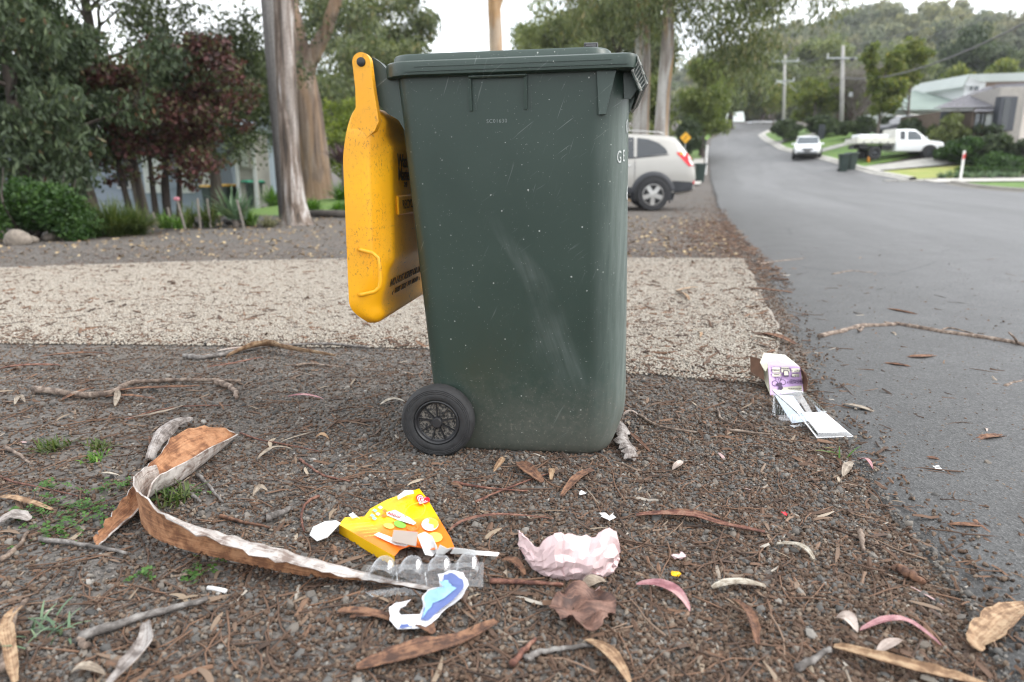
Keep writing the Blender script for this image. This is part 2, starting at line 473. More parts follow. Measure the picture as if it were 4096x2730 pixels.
# kerb along the right side, split where a drive comes in
def kerb(name, pts, mat, w=.32, h=.13):
    mb = MB(); P = []
    for a, b in zip(pts, pts[1:]):
        n = max(1, int(math.dist(a, b) / .7)); P += [(a[0] + (b[0] - a[0]) * k / n, a[1] + (b[1] - a[1]) * k / n) for k in range(n)]
    P.append(pts[-1]); rows = []
    for i, (x, y) in enumerate(P):
        a, b = P[max(0, i - 1)], P[min(len(P) - 1, i + 1)]; t = Vector((b[0] - a[0], b[1] - a[1])).normalized(); nrm = Vector((t.y, -t.x))
        z = H(x, y) + lift((0, y))
        rows.append([(x + nrm.x * o, y + nrm.y * o, z + dz) for o, dz in ((-.30, -.1), (-.30, .012), (-.06, .03), (0, h), (w - .06, h + .02), (w, h), (w + .02, -.15))])
    mb.rings(rows, False)
    return struct(name, mb, mat)
kerb('kerb', [(14.0, 2), (19.2, 22.5)] + KERB_W[:2], M_conc_old)
kerb('kerb', KERB_W[2:], M_conc)
# concrete strip in front of the left verge, far side
sheet('footpath', W([(2690, 745), (2750, 706), (2775, 640)]), W([(2800, 745), (2812, 706), (2815, 640)]), M_conc, 3, 1.5)
sheet('lawn_verge', W([(2640, 735), (2715, 690), (2745, 610), (2755, 560)]), W([(2722, 735), (2775, 690), (2812, 610), (2820, 560)]), M_lawn, 4, 1.2)
sheet('lawn_verge', W([(2660, 560), (2760, 535), (2850, 520)]), W([(2835, 560), (2850, 540), (2905, 523)]), M_lawn, 3, 1.2)
# lawns on the right
sheet('lawn', [(x + .34, y) for x, y in W([(4090, 768), (3800, 736)])], [(40, 31), (42, 37)], M_lawn, 12)
sheet('lawn', [(21.6, 37.4), (21.5, 41.4)], [(29, 38.2), (31, 43.4)], M_dry, 8, 1.5)
sheet('lawn', [(21.6, 43.5), (21.9, 48.7), (22.3, 57), (24, 66.5), (25.2, 71.0), (28, 76), (36, 93)], [(29, 47), (31, 52), (36, 60), (42, 70), (46, 76), (52, 84), (60, 98)], M_lawn, 10, 1.4)
sheet('driveway', [(21.4, 41.6), (21.4, 43.4)], [(34, 44.8), (34, 46.8)], M_path, 10, 1.8)
sheet('driveway', [(21.4, 35.5), (21.3, 37.1)], [(42, 37.6), (44, 39.0)], M_conc, 10, 1.8)
sheet('path', [(22.0, 51.6), (22.2, 53.0)], [(33, 57.5), (33, 59.2)], M_path, 8, 2.0)
sheet('path', [(22.8, 61.0), (23.1, 62.6)], [(34, 67.5), (34, 69.5)], M_path, 8, 2.0)
# left lawn behind the garden bed
sheet('lawn', [(-13, 14.2), (-14, 30), (-14, 40)], [(-2.6, 13.6), (-1.5, 30), (-1, 40)], M_lawn, 16, 1.2)

# ---- exposed aggregate drive crossing the verge
SLAB = [tuple(G(*p))[:2] for p in [(-500, 1092), (0, 1075), (700, 1051), (1500, 1036), (2400, 1034), (2970, 1038)]]
SLAB_N = [tuple(G(*p))[:2] for p in [(-500, 1376), (0, 1380), (850, 1388), (1700, 1400), (2500, 1500), (3045, 1540)]]
BULGE = [tuple(G(*p))[:2] for p in [(2970, 1038), (3008, 1105), (3052, 1200), (3100, 1300), (3118, 1360), (3105, 1440), (3070, 1510), (3045, 1540)]]
def slab():
    rows = []
    for k in range(61):
        f = k / 60
        ia = np.interp(f, np.linspace(0, 1, len(SLAB)), range(len(SLAB)))
        a = [np.interp(ia, range(len(SLAB)), [p[i] for p in SLAB]) for i in (0, 1)]; b = [np.interp(ia, range(len(SLAB_N)), [p[i] for p in SLAB_N]) for i in (0, 1)]
        b[1] += .03 * math.sin(b[0] * 9) + random.uniform(-.02, .02)
        rows.append([(a[0] + (b[0] - a[0]) * g + (0 if f < 1 else .04 * math.sin(g * 17)), a[1] + (b[1] - a[1]) * g, .006 if 0 < g < 1 and 0 < k < 60 else -.01) for g in np.linspace(0, 1, 13)])
    mb = MB().rings(rows, False); st = SLAB[-1]; en = SLAB_N[-1]; rr = []
    for (px, py), (qx, qy) in zip(BULGE, BULGE[1:]):
        for k in range(6): f = k / 6; rr.append((px + (qx - px) * f + random.uniform(-.02, .02), py + (qy - py) * f))
    rr.append(BULGE[-1])
    mb.rings([[(st[0] + (en[0] - st[0]) * i / (len(rr) - 1) - .01, st[1] + (en[1] - st[1]) * i / (len(rr) - 1), .0065), (x, y, .0065), (x + .012, y, -.01)] for i, (x, y) in enumerate(rr)], False)
    struct('driveway_slab', mb, M_slab, True)
slab()
def in_poly(X, Y, poly):
    ins = np.zeros(len(X), bool); n = len(poly)
    for i in range(n):
        x0, y0 = poly[i]; x1, y1 = poly[(i + 1) % n]
        c = ((y0 > Y) != (y1 > Y)) & (X < (x1 - x0) * (Y - y0) / (y1 - y0 + 1e-12) + x0); ins ^= c
    return ins
SLAB_POLY = SLAB + BULGE[1:-1] + SLAB_N[::-1]
ROADX = lambda Y: np.interp(Y, RLy, RLx)

# ---- stuff on the ground
SNx, SNy = [p[0] for p in SLAB_N], [p[1] for p in SLAB_N]
def slab_in(X, Y):
    'metres inside the near or right edge of the drive'
    (xa, ya), (xb, yb) = SLAB[-1], SLAB_N[-1]
    bx, by = [p[0] for p in BULGE[::-1]], [p[1] for p in BULGE[::-1]]
    return np.minimum(Y - np.interp(X, SNx, SNy), np.interp(Y, by, bx) - X)
def rnd(a, b, n): return RNG.uniform(a, b, n)
def ground_points(n, ylo, yhi, power=1.6, xpad=.35):
    """more points close by, thinning with distance; over the wedge of land in front of the camera"""
    u = rnd(0, 1, n); k = 1 - power
    Y = ((ylo ** k) + u * (yhi ** k - ylo ** k)) ** (1 / k)
    X = rnd(-1, 1, n) * (Y * .80 + xpad); return X, Y
from math import pi
def clumpy(X, Y, s, seed=0):
    r = np.random.default_rng(seed); a = np.zeros(len(X))
    for i in range(7):
        th, f, ph = r.uniform(0, 2 * pi), r.uniform(.5, 2.2) * s, r.uniform(0, 6.3); a += np.sin((X * np.cos(th) + Y * np.sin(th)) * f + ph)
    return a / 7 + .5
M_grav = tonemat('gravel', [(0, (.050, .049, .048)), (.3, (.115, .109, .102)), (.6, (.155, .132, .110)), (.85, (.225, .21, .19)), (1, (.42, .40, .37))], .85)
M_nut = tonemat('gum_nut', [(0, (.050, .034, .025)), (.5, (.105, .066, .044)), (.8, (.15, .11, .080)), (1, (.20, .165, .13))], .8)
M_chip = tonemat('bark_chip', [(0, (.055, .038, .030)), (.45, (.115, .070, .048)), (.75, (.19, .11, .070)), (.92, (.25, .20, .155)), (1, (.38, .34, .29))], .8)
M_peb = tonemat('aggregate_pebble', [(0, (.12, .093, .072)), (.2, (.235, .195, .153)), (.5, (.335, .298, .248)), (.8, (.40, .367, .316)), (1, (.47, .445, .40))], .6)
M_lit = tonemat('leaf_litter', [(0, (.085, .055, .042)), (.35, (.16, .105, .072)), (.7, (.25, .195, .14)), (.9, (.36, .30, .23)), (1, (.40, .28, .27))], .7)
peb_src = [MB().add(*ico(.22, 30 + i, (1, .8, .62))).mesh('pebble', M_peb, True) for i in range(5)]
grav_src = [MB().add(*ico(.3, 40 + i, (1, .85, .65))).mesh('stone', M_grav, i % 2 == 0) for i in range(6)]
def nut_mesh(k):
    m = MB(); m.lathe([(.18, -.7), (.42, -.3), (.52, .15), (.44, .5), (.34, .52), (.2, .3)] if k else [(.12, -.9), (.3, -.6), (.46, 0), (.5, .35), (.32, .42), (.15, .2)], 7)
    return m.mesh('gum_nut', M_nut, True)
nut_src = [nut_mesh(0), nut_mesh(1)]
def chip_mesh(k, mat=M_chip):
    r = random.Random(k); rows = []
    for i in range(4):
        x = i / 3 - .5; w = (.5 + r.uniform(-.2, .2)) * (1 if i in (1, 2) else .5 + r.uniform(-.2, .3)); z = .5 * r.uniform(-.3, .5)
        rows.append([(x, -w * .18, z * .2 - .02), (x, 0, z * .2 + .05), (x, w * .18, z * .2 - .02), (x, 0, z * .2 - .05)])
    return MB().rings(rows, True, True, True).mesh('chip', mat)
chip_src = [chip_mesh(i) for i in range(6)]
def twig_mesh(k):
    r = random.Random(90 + k); x = 0; P = []
    for i in range(6): P.append((i / 5 - .5, r.uniform(-.04, .04) + .05 * math.sin(i * .7 + k), r.uniform(0, .02)))
    return MB().tube(P, [.014, .013, .012, .011, .010, .007], 5).mesh('twig', M_chip, True)
twig_src = [twig_mesh(i) for i in range(6)]
def litter_mesh(k):
    r = random.Random(300 + k); rows = []; n = 7; cv = r.uniform(-.12, .12); lift_ = r.uniform(.03, .10); tw = r.uniform(-.6, .6)
    for i in range(n):
        f = i / (n - 1); w = .068 * math.sin(pi * min(1, f * .93 + .05)) ** .8 + .004; x = f - .5; y = cv * math.sin(pi * f); z = lift_ * math.sin(pi * f * r.uniform(.8, 1.1)) * .6
        a = tw * (f - .5); rows.append([(x, y - w * math.cos(a), z - w * math.sin(a)), (x, y, z + .012), (x, y + w * math.cos(a), z + w * math.sin(a))])
    return MB().rings(rows, False).mesh('dry_leaf', M_lit, True)
lit_src = [litter_mesh(i) for i in range(8)]
BIN_C = (0.015, 1.99)
def spread(name, X, Y, size, tone, src, flat=.35, zoff=.25, smin=.8, smax=1.25):
    n = len(X); s = size
    P = np.stack([X, Y, np.array([H(x, y) for x, y in zip(X, Y)]) + s * zoff + np.where(X > ROADX(Y), .010, 0) + np.where(in_poly(X, Y, SLAB_POLY), .006, 0)], 1)
    rot = np.stack([RNG.normal(0, flat, n), RNG.normal(0, flat, n), rnd(0, 2 * pi, n)], 1)
    sc = np.stack([s * rnd(smin, smax, n), s * rnd(smin, smax, n), s * rnd(smin, smax, n)], 1)
    return scatter(name, P, rot, sc, tone, RNG.integers(0, len(src), n), src)

# aggregate pebbles of the drive
X, Y = rnd(-5.6, 2.3, 330000), rnd(2.4, 6.6, 330000)
k = in_poly(X, Y, SLAB_POLY) & (abs(X) < Y * .80 + .3) & (rnd(0, 1, len(X)) < np.clip(1.3 - (Y - 2.5) * .16, .55, 1))
X, Y = X[k], Y[k]
spread('aggregate_pebbles', X, Y, rnd(.0035, .0068, len(X)), np.clip(RNG.normal(.52, .15, len(X)), 0, 1), peb_src, .5, .3)
# gravel of the verge
X, Y = ground_points(260000, .55, 8.5, .75)
edge = ROADX(Y) - X
k = ((~in_poly(X, Y, SLAB_POLY)) | (rnd(0, 1, len(X)) < .75 * np.exp(-slab_in(X, Y) / .07))) & (edge > -.02)
k |= (edge <= -.02) & (edge > -1.6) & (rnd(0, 1, len(X)) < .05 * np.exp(edge * 1.2))
X, Y = X[k], Y[k]; cl = clumpy(X, Y, 2.4, 3); k = rnd(0, 1, len(X)) < np.clip(.35 + (cl - .35) * 2.2, .3, 1); X, Y = X[k], Y[k]
sz = .0020 + .0036 * rnd(0, 1, len(X)) ** 2.2 + rnd(.001, .007, len(X)) * (rnd(0, 1, len(X)) > .97)
spread('gravel', X, Y, sz, np.clip(RNG.beta(2, 3, len(X)) + .1 * (rnd(0, 1, len(X)) > .97), 0, 1), grav_src, .6, .35)
# gum nuts
X, Y = ground_points(110000, .55, 7.0, .8)
edge = ROADX(Y) - X; cl = clumpy(X, Y, 2.3, 5)
dens = np.where(edge > 0, np.clip(.30 + .55 * np.exp(-edge * 1.3) + .25 * (cl - .5), 0, 1), .15 * np.exp(edge * .45))
dens = np.where(in_poly(X, Y, SLAB_POLY), .05 + .6 * np.exp(-slab_in(X, Y) / .08), dens)
k = rnd(0, 1, len(X)) < dens; X, Y = X[k], Y[k]
spread('gum_nuts', X, Y, rnd(.0055, .0085, len(X)), np.clip(RNG.normal(.5, .25, len(X)), 0, 1), nut_src, 1.2, .4)
# bark chips
X, Y = ground_points(85000, .55, 11, .6)
edge = ROADX(Y) - X; cl = clumpy(X, Y, 2.0, 8)
dens = np.where(edge > 0, np.clip(.20 + .80 * np.exp(-edge * 1.3) + .5 * (cl - .5), 0, 1), .20 * np.exp(edge * .45))
dens = np.where(in_poly(X, Y, SLAB_POLY), .5 + .45 * (cl > .58) + .7 * np.exp(-slab_in(X, Y) / .12), dens)
k = rnd(0, 1, len(X)) < dens; X, Y = X[k], Y[k]
Y2 = 4.5 + np.minimum(RNG.gamma(2.0, 3.4, 9000), 26); X2 = ROADX(Y2) + .15 - RNG.exponential(.55, 9000); k = ~in_poly(X2, Y2, SLAB_POLY) & ((Y2 < 12) | (rnd(0, 1, 9000) < .5)); nb_ = len(X); X, Y = np.concatenate([X, X2[k]]), np.concatenate([Y, Y2[k]])
spread('bark_chips', X, Y, rnd(.009, .034, len(X)) * (1 + .9 * (rnd(0, 1, len(X)) > .93)) * np.where(np.arange(len(X)) >= nb_, 1.9, 1) * np.where(in_poly(X, Y, SLAB_POLY), 1.45, 1), np.clip(RNG.normal(.42, .26, len(X)), 0, 1), chip_src, .22, .06, .7, 1.3)
# twigs
X, Y = ground_points(8500, .6, 7.5, .8)
edge = ROADX(Y) - X; k = rnd(0, 1, len(X)) < np.where(edge > 0, .75, .13 * np.exp(edge)) * np.where(in_poly(X, Y, SLAB_POLY), .22, 1); X, Y = X[k], Y[k]
spread('twigs', X, Y, rnd(.04, .15, len(X)), np.clip(RNG.normal(.38, .22, len(X)), 0, 1), twig_src, .08, .03, .8, 1.2)
# small dry leaves
X, Y = ground_points(1400, .6, 10, .7)
edge = ROADX(Y) - X; k = rnd(0, 1, len(X)) < np.where(edge > 0, .8, .16 * np.exp(edge)) * np.where(in_poly(X, Y, SLAB_POLY), .7, 1); X, Y = X[k], Y[k]
spread('leaf_litter', X, Y, rnd(.025, .075, len(X)), np.clip(RNG.normal(.45, .28, len(X)), 0, 1), lit_src, .18, .05)
# fallen yellow leaves on the bare ground in front of the garden
M_yl = tonemat('fallen_leaf', [(0, (.14, .09, .055)), (.55, (.27, .19, .105)), (1, (.46, .36, .21))], .7)
def round_leaf(k):
    r = random.Random(k); P = [(math.cos(a) * .5 * r.uniform(.8, 1.1), math.sin(a) * .38 * r.uniform(.8, 1.1), r.uniform(0, .22)) for a in [2 * pi * i / 9 for i in range(9)]]
    return MB().add(P + [(0, 0, .02)], [(i, (i + 1) % 9, 9) for i in range(9)]).mesh('fallen_leaf', M_yl)
yl_src = [round_leaf(60 + i) for i in range(5)]
X, Y = rnd(-8, 4, 3600), rnd(6.4, 13.5, 3600); k = (rnd(0, 1, 3600) * .8 < np.clip(1.2 - abs(X + 3.5) * .11, .3, 1)) & (X < ROADX(Y) - .1); X, Y = X[k], Y[k]
spread('fallen_leaves', X, Y, rnd(.028, .055, len(X)), rnd(0, 1, len(X)), yl_src, .3, .1)

# ---- wooded hill behind the street
def hill_h(x, y):
    """ridge of the hill"""
    top = np.interp(x, [-500, -150, 40, 95, 135, 175, 225, 300, 420, 700], [10, 12, 14, 36, 51, 48, 44, 41, 36, 24])
    return float(top * sstep(y, 130, 330) * (1 - .85 * sstep(y, 340, 600)))
hx, hy = np.linspace(-450, 700, 70), np.linspace(120, 640, 40)
hb = MB(); hb.add([(x, y, hill_h(x, y) + 8 + 4 * math.sin(x * .03) * math.sin(y * .021)) for y in hy for x in hx], [(j * 70 + i, j * 70 + i + 1, (j + 1) * 70 + i + 1, (j + 1) * 70 + i) for j in range(39) for i in range(69)])
M_hill = plain('hill_scrub', (.05, .058, .032), .95, .4, .05)
struct('hill', hb, M_hill, True)
# ================================================================== TREES AND PLANTS
def bark_mat(name, stops, sc=(14, 14, 1.6), bump=.5, rough=.9, patch=.0, patch_c=(.5, .48, .45)):
    t = NT(name); v = t.obj(); mp = t.map(v, sc)
    f = t.noise(mp, 1.0, 6, .6, .6); c = t.ramp(f, stops)
    if patch: c = t.mix(t.ramp(t.noise(t.map(v, (1.6, 1.6, .35)), 1.0, 3, .5, 1.0), [(.5 - .02, 0), (.56, patch)]), c, patch_c)
    c = t.mix(.5, c, t.ramp(t.noise(v, 30, 3), [(.3, .6), (.7, 1.3)]), 'MULTIPLY')
    return t.done(t.bsdf(Base_Color=c, Roughness=rough, Normal=t.bump(f, bump, .03)))
B_gum_grey = bark_mat('grey_gum_bark', [(.38, (.045, .034, .027)), (.48, (.125, .092, .07)), (.56, (.22, .18, .155)), (.66, (.42, .40, .38))], (9, 9, .9), .7, .9, .3, (.50, .48, .46))
B_gum_brown = bark_mat('brown_gum_bark', [(.32, (.065, .045, .035)), (.46, (.17, .12, .092)), (.58, (.25, .185, .145)), (.75, (.36, .31, .27))], (7, 7, .5), .7, .9, .4, (.36, .22, .12))
B_gum_orange = bark_mat('orange_gum_bark', [(.3, (.22, .12, .06)), (.5, (.45, .27, .13)), (.7, (.52, .40, .27))], (6, 6, .7), .3, .8, .4, (.48, .46, .42))
B_gum_pale = bark_mat('pale_gum_bark', [(.36, (.15, .115, .095)), (.47, (.30, .265, .235)), (.6, (.47, .45, .42))], (7, 7, .6), .3, .8, .9, (.46, .28, .12))
B_dark = bark_mat('dark_bark', [(.3, (.028, .022, .018)), (.6, (.07, .055, .045))], (12, 12, 2), .6)
B_mid = bark_mat('grey_brown_bark', [(.3, (.08, .065, .055)), (.7, (.19, .16, .14))], (10, 10, 2), .5)
L_dark = leafmat('dark_leaves', [(0, (.016, .025, .010)), (.5, (.054, .074, .028)), (1, (.13, .155, .058))], .22)
L_blue = leafmat('blue_green_leaves', [(0, (.017, .028, .014)), (.5, (.056, .082, .040)), (.95, (.14, .18, .090)), (1, (.16, .08, .045))], .25)
L_red = leafmat('maroon_leaves', [(0, (.030, .015, .014)), (.35, (.095, .038, .036)), (.58, (.165, .066, .062)), (.68, (.075, .080, .032)), (1, (.13, .12, .055))], .3)
L_shrub = leafmat('bright_green_leaves', [(0, (.012, .034, .008)), (.5, (.034, .080, .016)), (1, (.075, .14, .032))], .3)
L_gum = leafmat('gum_leaves', [(0, (.040, .054, .024)), (.5, (.115, .142, .060)), (.85, (.215, .235, .10)), (1, (.25, .21, .10))], .3)
L_olive = leafmat('olive_leaves', [(0, (.045, .060, .020)), (.5, (.135, .165, .055)), (1, (.25, .27, .10))], .32)
L_lime = leafmat('lime_leaves', [(0, (.06, .09, .012)), (.5, (.17, .22, .030)), (1, (.30, .33, .055))], .4)
L_weep = leafmat('weeping_leaves', [(0, (.06, .085, .02)), (.5, (.17, .215, .055)), (1, (.30, .33, .10))], .4)
L_yel = leafmat('yellow_green_leaves', [(0, (.05, .075, .018)), (.5, (.145, .18, .04)), (.9, (.25, .265, .065)), (1, (.32, .27, .05))], .38)
L_deep = leafmat('deep_green_leaves', [(0, (.015, .027, .012)), (.5, (.050, .076, .031)), (1, (.11, .142, .058))], .22)
L_far = leafmat('far_gum_leaves', [(0, (.030, .040, .024)), (.5, (.075, .088, .050)), (1, (.14, .145, .085))], .3)
L_bare = leafmat('bare_twigs', [(0, (.10, .085, .075)), (1, (.25, .22, .20))], .1)

def leaves(C, rad, n, L, Wd, droop=.3, seed=0, tone_j=.25, squash=.7, toneC=None):
    """n leaf quads through ellipsoids centred on C"""
    r = np.random.default_rng(seed); C = np.asarray(C); k = len(C)
    rad = np.broadcast_to(np.asarray(rad, float), (k,)); w = rad ** 2.2; i = r.choice(k, n, p=w / w.sum())
    d = r.normal(size=(n, 3)); d /= np.linalg.norm(d, axis=1, keepdims=True); q = r.uniform(0, 1, n) ** .45
    off = d * (q * rad[i])[:, None]; off[:, 2] *= squash
    off[:, 2] -= droop * .35 * rad[i] * r.uniform(0, 1, n) ** 2
    P = C[i] + off
    ax = r.normal(size=(n, 3)); ax[:, 2] -= droop * 2.5; ax /= np.linalg.norm(ax, axis=1, keepdims=True)
    sd = np.cross(ax, r.normal(size=(n, 3))); sd /= np.linalg.norm(sd, axis=1, keepdims=True) + 1e-9
    ll = (L * r.uniform(.6, 1.3, n))[:, None]; ww = (Wd * r.uniform(.6, 1.3, n))[:, None]
    V = np.empty((n, 4, 3)); V[:, 0] = P - ax * ll / 2; V[:, 1] = P + sd * ww / 2 + ax * ll * .08; V[:, 2] = P + ax * ll / 2; V[:, 3] = P - sd * ww / 2 + ax * ll * .08
    tc = r.uniform(.28, .72, k) if toneC is None else toneC
    T = np.clip(tc[i] + r.normal(0, tone_j, n), 0, 1)
    return V.reshape(-1, 3), np.arange(4 * n).reshape(n, 4), np.repeat(T, 4)

def crown_obj(name, C, rad, n, L, Wd, mat, parent, **k):
    V, Q, T = leaves(C, rad, n, L, Wd, **k)
    return place_mesh(name, np_mesh(name, V, Q, mat, T), parent)

def limbs(mb, tips, rg, p0, d0, length, r0, depth, spread=.6, up=.25, kids=(2, 4), bend=.25, n=6):
    """one limb and the limbs that leave it; collects the twig ends"""
    P = [Vector(p0)]; d = Vector(d0).normalized(); k = 6
    for i in range(k):
        d = (d + Vector((rg.uniform(-1, 1), rg.uniform(-1, 1), rg.uniform(-.6, 1) * up * 2)) * bend * .5).normalized()
        P.append(P[-1] + d * (length / k))
    mb.tube(P, [r0 * (1 - .6 * i / k) for i in range(k + 1)], n, False)
    if depth == 0: tips += [P[-1], P[k // 2 + 1]]; return
    for j in range(rg.randint(*kids)):
        i = rg.randint(2, k); f = i / k
        v = Vector((rg.uniform(-1, 1), rg.uniform(-1, 1), rg.uniform(-.35, .7) + up)).normalized()
        nd = (d * (1 - spread) + v * spread).normalized()
        limbs(mb, tips, rg, P[i], nd, length * rg.uniform(.5, .75), max(.01, r0 * (1 - .55 * f) * .62), depth - 1, spread, up, kids, bend, max(4, n - 1))
    tips.append(P[-1])

def vol(seed, n, xr, yr, zr):
    r = random.Random(seed); return [(r.uniform(*xr), r.uniform(*yr), r.uniform(*zr)) for _ in range(n)]
def tree(label, base, seed, h, r0, crown=.5, width=3, n=20000, L=.14, Wd=.05, leaf=None, bark=None, cat='tree', name='tree', group=None, droop=.4, path=None, limbs_n=8, clump=1.0, squash=.7, depth=1, top=True, first=.35, up=.25, trunks=None, tone_j=.22, extra_r=1.0, extra=None, base_flare=1.35):
    """tree > trunk, crown.  path: own trunk line [(dx,dy,z,radius)...] relative to the base"""
    rg = random.Random(seed); t = thing(name, label, cat, base, 0, group); mb = MB(); tips = []
    paths = trunks or [path or [(rg.uniform(-.02, .02) * h * i / 6, rg.uniform(-.02, .02) * h * i / 6, h * .92 * i / 6, r0 * (1 - .75 * i / 6)) for i in range(7)]]
    for pa in paths:
        P = [Vector(p[:3]) for p in pa]; rr = [p[3] for p in pa]
        if P[0].z <= 0.01:
            P = [P[0] - Vector((0, 0, .12)), P[0], P[0].lerp(P[1], .18)] + P[1:]; rr = [rr[0] * base_flare * 1.1, rr[0] * base_flare, rr[0] * 1.06] + rr[1:]
        mb.tube(P, rr, 14 if r0 > .15 else 8, False)
        L0 = [0]
        for a, b in zip(P, P[1:]): L0.append(L0[-1] + (b - a).length)
        for j in range(max(1, limbs_n // len(paths))):
            f = first + (1 - first) * (j + rg.random()) / max(1, limbs_n // len(paths)); s = f * L0[-1]
            q = Vector([np.interp(s, L0, [p[c] for p in P]) for c in range(3)]); rq = float(np.interp(s, L0, rr))
            az = rg.uniform(0, 2 * pi); el = rg.uniform(.05, .8)
            limbs(mb, tips, rg, q, (math.cos(az) * math.cos(el), math.sin(az) * math.cos(el), math.sin(el)), width * rg.uniform(.55, 1.0) * (1.15 - .5 * f), max(.012, rq * .5), depth, .6, up)
        if top: tips.append(P[-1])
    tr = mb.build('trunk', bark, t, True)
    if n:
        rad = np.array([clump * rg.uniform(.6, 1.25) for _ in tips] + [clump * extra_r * rg.uniform(.6, 1.25) for _ in extra or []]); tips += [Vector(e) for e in extra or []]
        crown_obj('crown', [tuple(p) for p in tips], rad, n, L, Wd, leaf, t, droop=droop, seed=seed, squash=squash, tone_j=tone_j)
    return t

# ---- two eucalypts on the verge, left
tree('pale gum tree with peeling grey bark at the edge of the bare ground', GT(1188, 900), 3, 13, .23, leaf=L_gum, bark=B_gum_grey, n=16000, width=3.2, limbs_n=7, first=.62, clump=1.1, L=.16, Wd=.035, cat='tree', name='eucalyptus_tree',
     path=[(0, 0, 0, .225), (-.02, .02, .35, .185), (-.05, .05, 1.0, .155), (-.03, .05, 1.8, .15), (-.0, .05, 2.6, .155), (.03, .1, 3.6, .155), (0, .1, 5.5, .14), (-.3, .3, 9, .09), (-.3, .4, 13, .05)], base_flare=1.22)
b2 = Vector((-6.75, 24, H(-6.75, 24)))
tree('massive gum tree with brown peeling bark and a forked top behind the pale gum', b2, 5, 22, .62, leaf=L_gum, bark=B_gum_brown, n=26000, width=6, limbs_n=9, first=.55, clump=1.8, L=.22, Wd=.05, name='eucalyptus_tree',
     trunks=[[(0, 0, 0, .60), (-.04, 0, 1.5, .55), (-.14, 0, 3.2, .52), (-.28, 0, 4.7, .42), (-.5, .1, 6.2, .32), (-.7, .2, 8, .27), (-1.1, .3, 12, .2), (-1.0, .3, 18, .1)],
             [(-.30, 0, 4.0, .40), (.25, -.05, 4.75, .26), (.75, -.1, 5.5, .20), (1.1, -.2, 6.3, .19), (1.45, -.2, 7.6, .18), (2.1, -.1, 11, .14), (2.4, .1, 15, .06)]], base_flare=1.2)
# ---- the timber pole half hidden behind the pale gum
pb = foot(1128, 12.4)
tp = thing('power_pole', 'grey timber pole rising behind the pale gum trunk on the left', 'pole', pb)
M_pole = bark_mat('weathered_pole_timber', [(.3, (.085, .08, .076)), (.7, (.19, .18, .172))], (30, 30, .8), .3)
MB().tube([(0.03, 0, -.2), (0, 0, 3), (-.05, 0, 8.5)], [.135, .125, .105], 12).build('pole', M_pole, tp, True)

# ---- dark evergreen trees over the left garden
tree('tall dark evergreen tree with black trunk at the top left', foot(190, 17), 21, 10.5, .30, leaf=L_dark, bark=B_dark, n=26000, width=4.6, limbs_n=13, first=.30, clump=.8, extra=vol(1, 34, (-4.5, 3.6), (-2, 2), (1.7, 4.2)), L=.13, Wd=.06, droop=.3, name='evergreen_tree', depth=2,
     path=[(0, 0, 0, .30), (.1, 0, 2, .27), (-.05, 0, 4.2, .24), (-.2, 0, 6.5, .18), (-.1, 0, 9.5, .08)])
tree('second dark evergreen with a slanting limb behind the maroon tree', foot(560, 18.5), 22, 9.5, .15, leaf=L_dark, bark=B_dark, n=30000, width=4.2, limbs_n=13, first=.25, clump=.8, extra=vol(2, 36, (-3.5, 2.6), (-2, 2), (1.7, 4.2)), L=.13, Wd=.06, droop=.3, name='evergreen_tree', depth=2,
     path=[(0, 0, 0, .15), (-.2, 0, 2, .14), (-.75, 0, 4.2, .13), (-.85, 0, 6.0, .11), (-.6, 0, 8.8, .06)])
tree('loose dark green tree between the maroon tree and the timber pole', foot(860, 21), 23, 4.4, .2, leaf=L_dark, bark=B_dark, n=30000, width=2.6, limbs_n=11, first=.3, clump=.75, extra=vol(3, 18, (-2.4, 1.2), (-1.5, 1.5), (1.6, 3.6)), L=.13, Wd=.055, name='evergreen_tree')
tree('blue green broadleaf tree hanging over the far left of the garden', foot(105, 10.6), 24, 4.4, .12, leaf=L_blue, bark=B_dark, n=36000, width=1.7, limbs_n=14, first=.25, clump=.42, extra=vol(4, 46, (-1.5, 1.05), (-.9, .5), (.75, 3.3)), L=.12, Wd=.042, droop=.7, name='garden_tree', depth=1)
tree('leafy blue green sapling with a leaning brown trunk beside the house wall', foot(330, 11.6), 25, 3.1, .12, leaf=L_blue, bark=B_dark, n=16000, width=1.1, limbs_n=9, first=.45, clump=.36, extra=vol(5, 20, (-1.0, .35), (-.4, .4), (.95, 2.3)), L=.11, Wd=.04, droop=.7, name='garden_tree',
     path=[(.05, 0, 0, .17), (-.05, 0, .8, .15), (-.15, 0, 1.7, .10), (-.35, 0, 2.9, .04)])
# maroon tree: several stems from one stool
bm = foot(610, 12.2); st = []
for i, (dx, tx) in enumerate([(-.42, -.75), (-.22, -.28), (-.02, .05), (.18, .5), (.36, .95), (.02, 1.3)]):
    st.append([(dx * .8, .1 * i - .2, 0, .055), (dx, .1 * i - .2, .65, .045), (dx * .9 + tx * .12, .1 * i - .2, 1.2, .034), (dx + tx * .6, .05 * i - .1, 1.9, .024), (dx + tx, 0, 2.35 + .3 * max(0, tx), .012)])
tree('maroon leaved tree with several thin stems in the middle of the garden bed', bm, 31, 3.3, .06, leaf=L_red, bark=B_dark, n=19000, width=.75, limbs_n=20, first=.36, clump=.27, extra=vol(6, 30, (-.9, 1.5), (-.6, .6), (1.0, 2.0)) + vol(7, 26, (.5, 1.9), (-.5, .5), (1.7, 2.9)) + vol(9, 12, (-.9, 1.3), (-.4, .4), (.65, 1.2)), L=.085, Wd=.06, droop=.25, trunks=st, name='maroon_tree', depth=1, tone_j=.3)
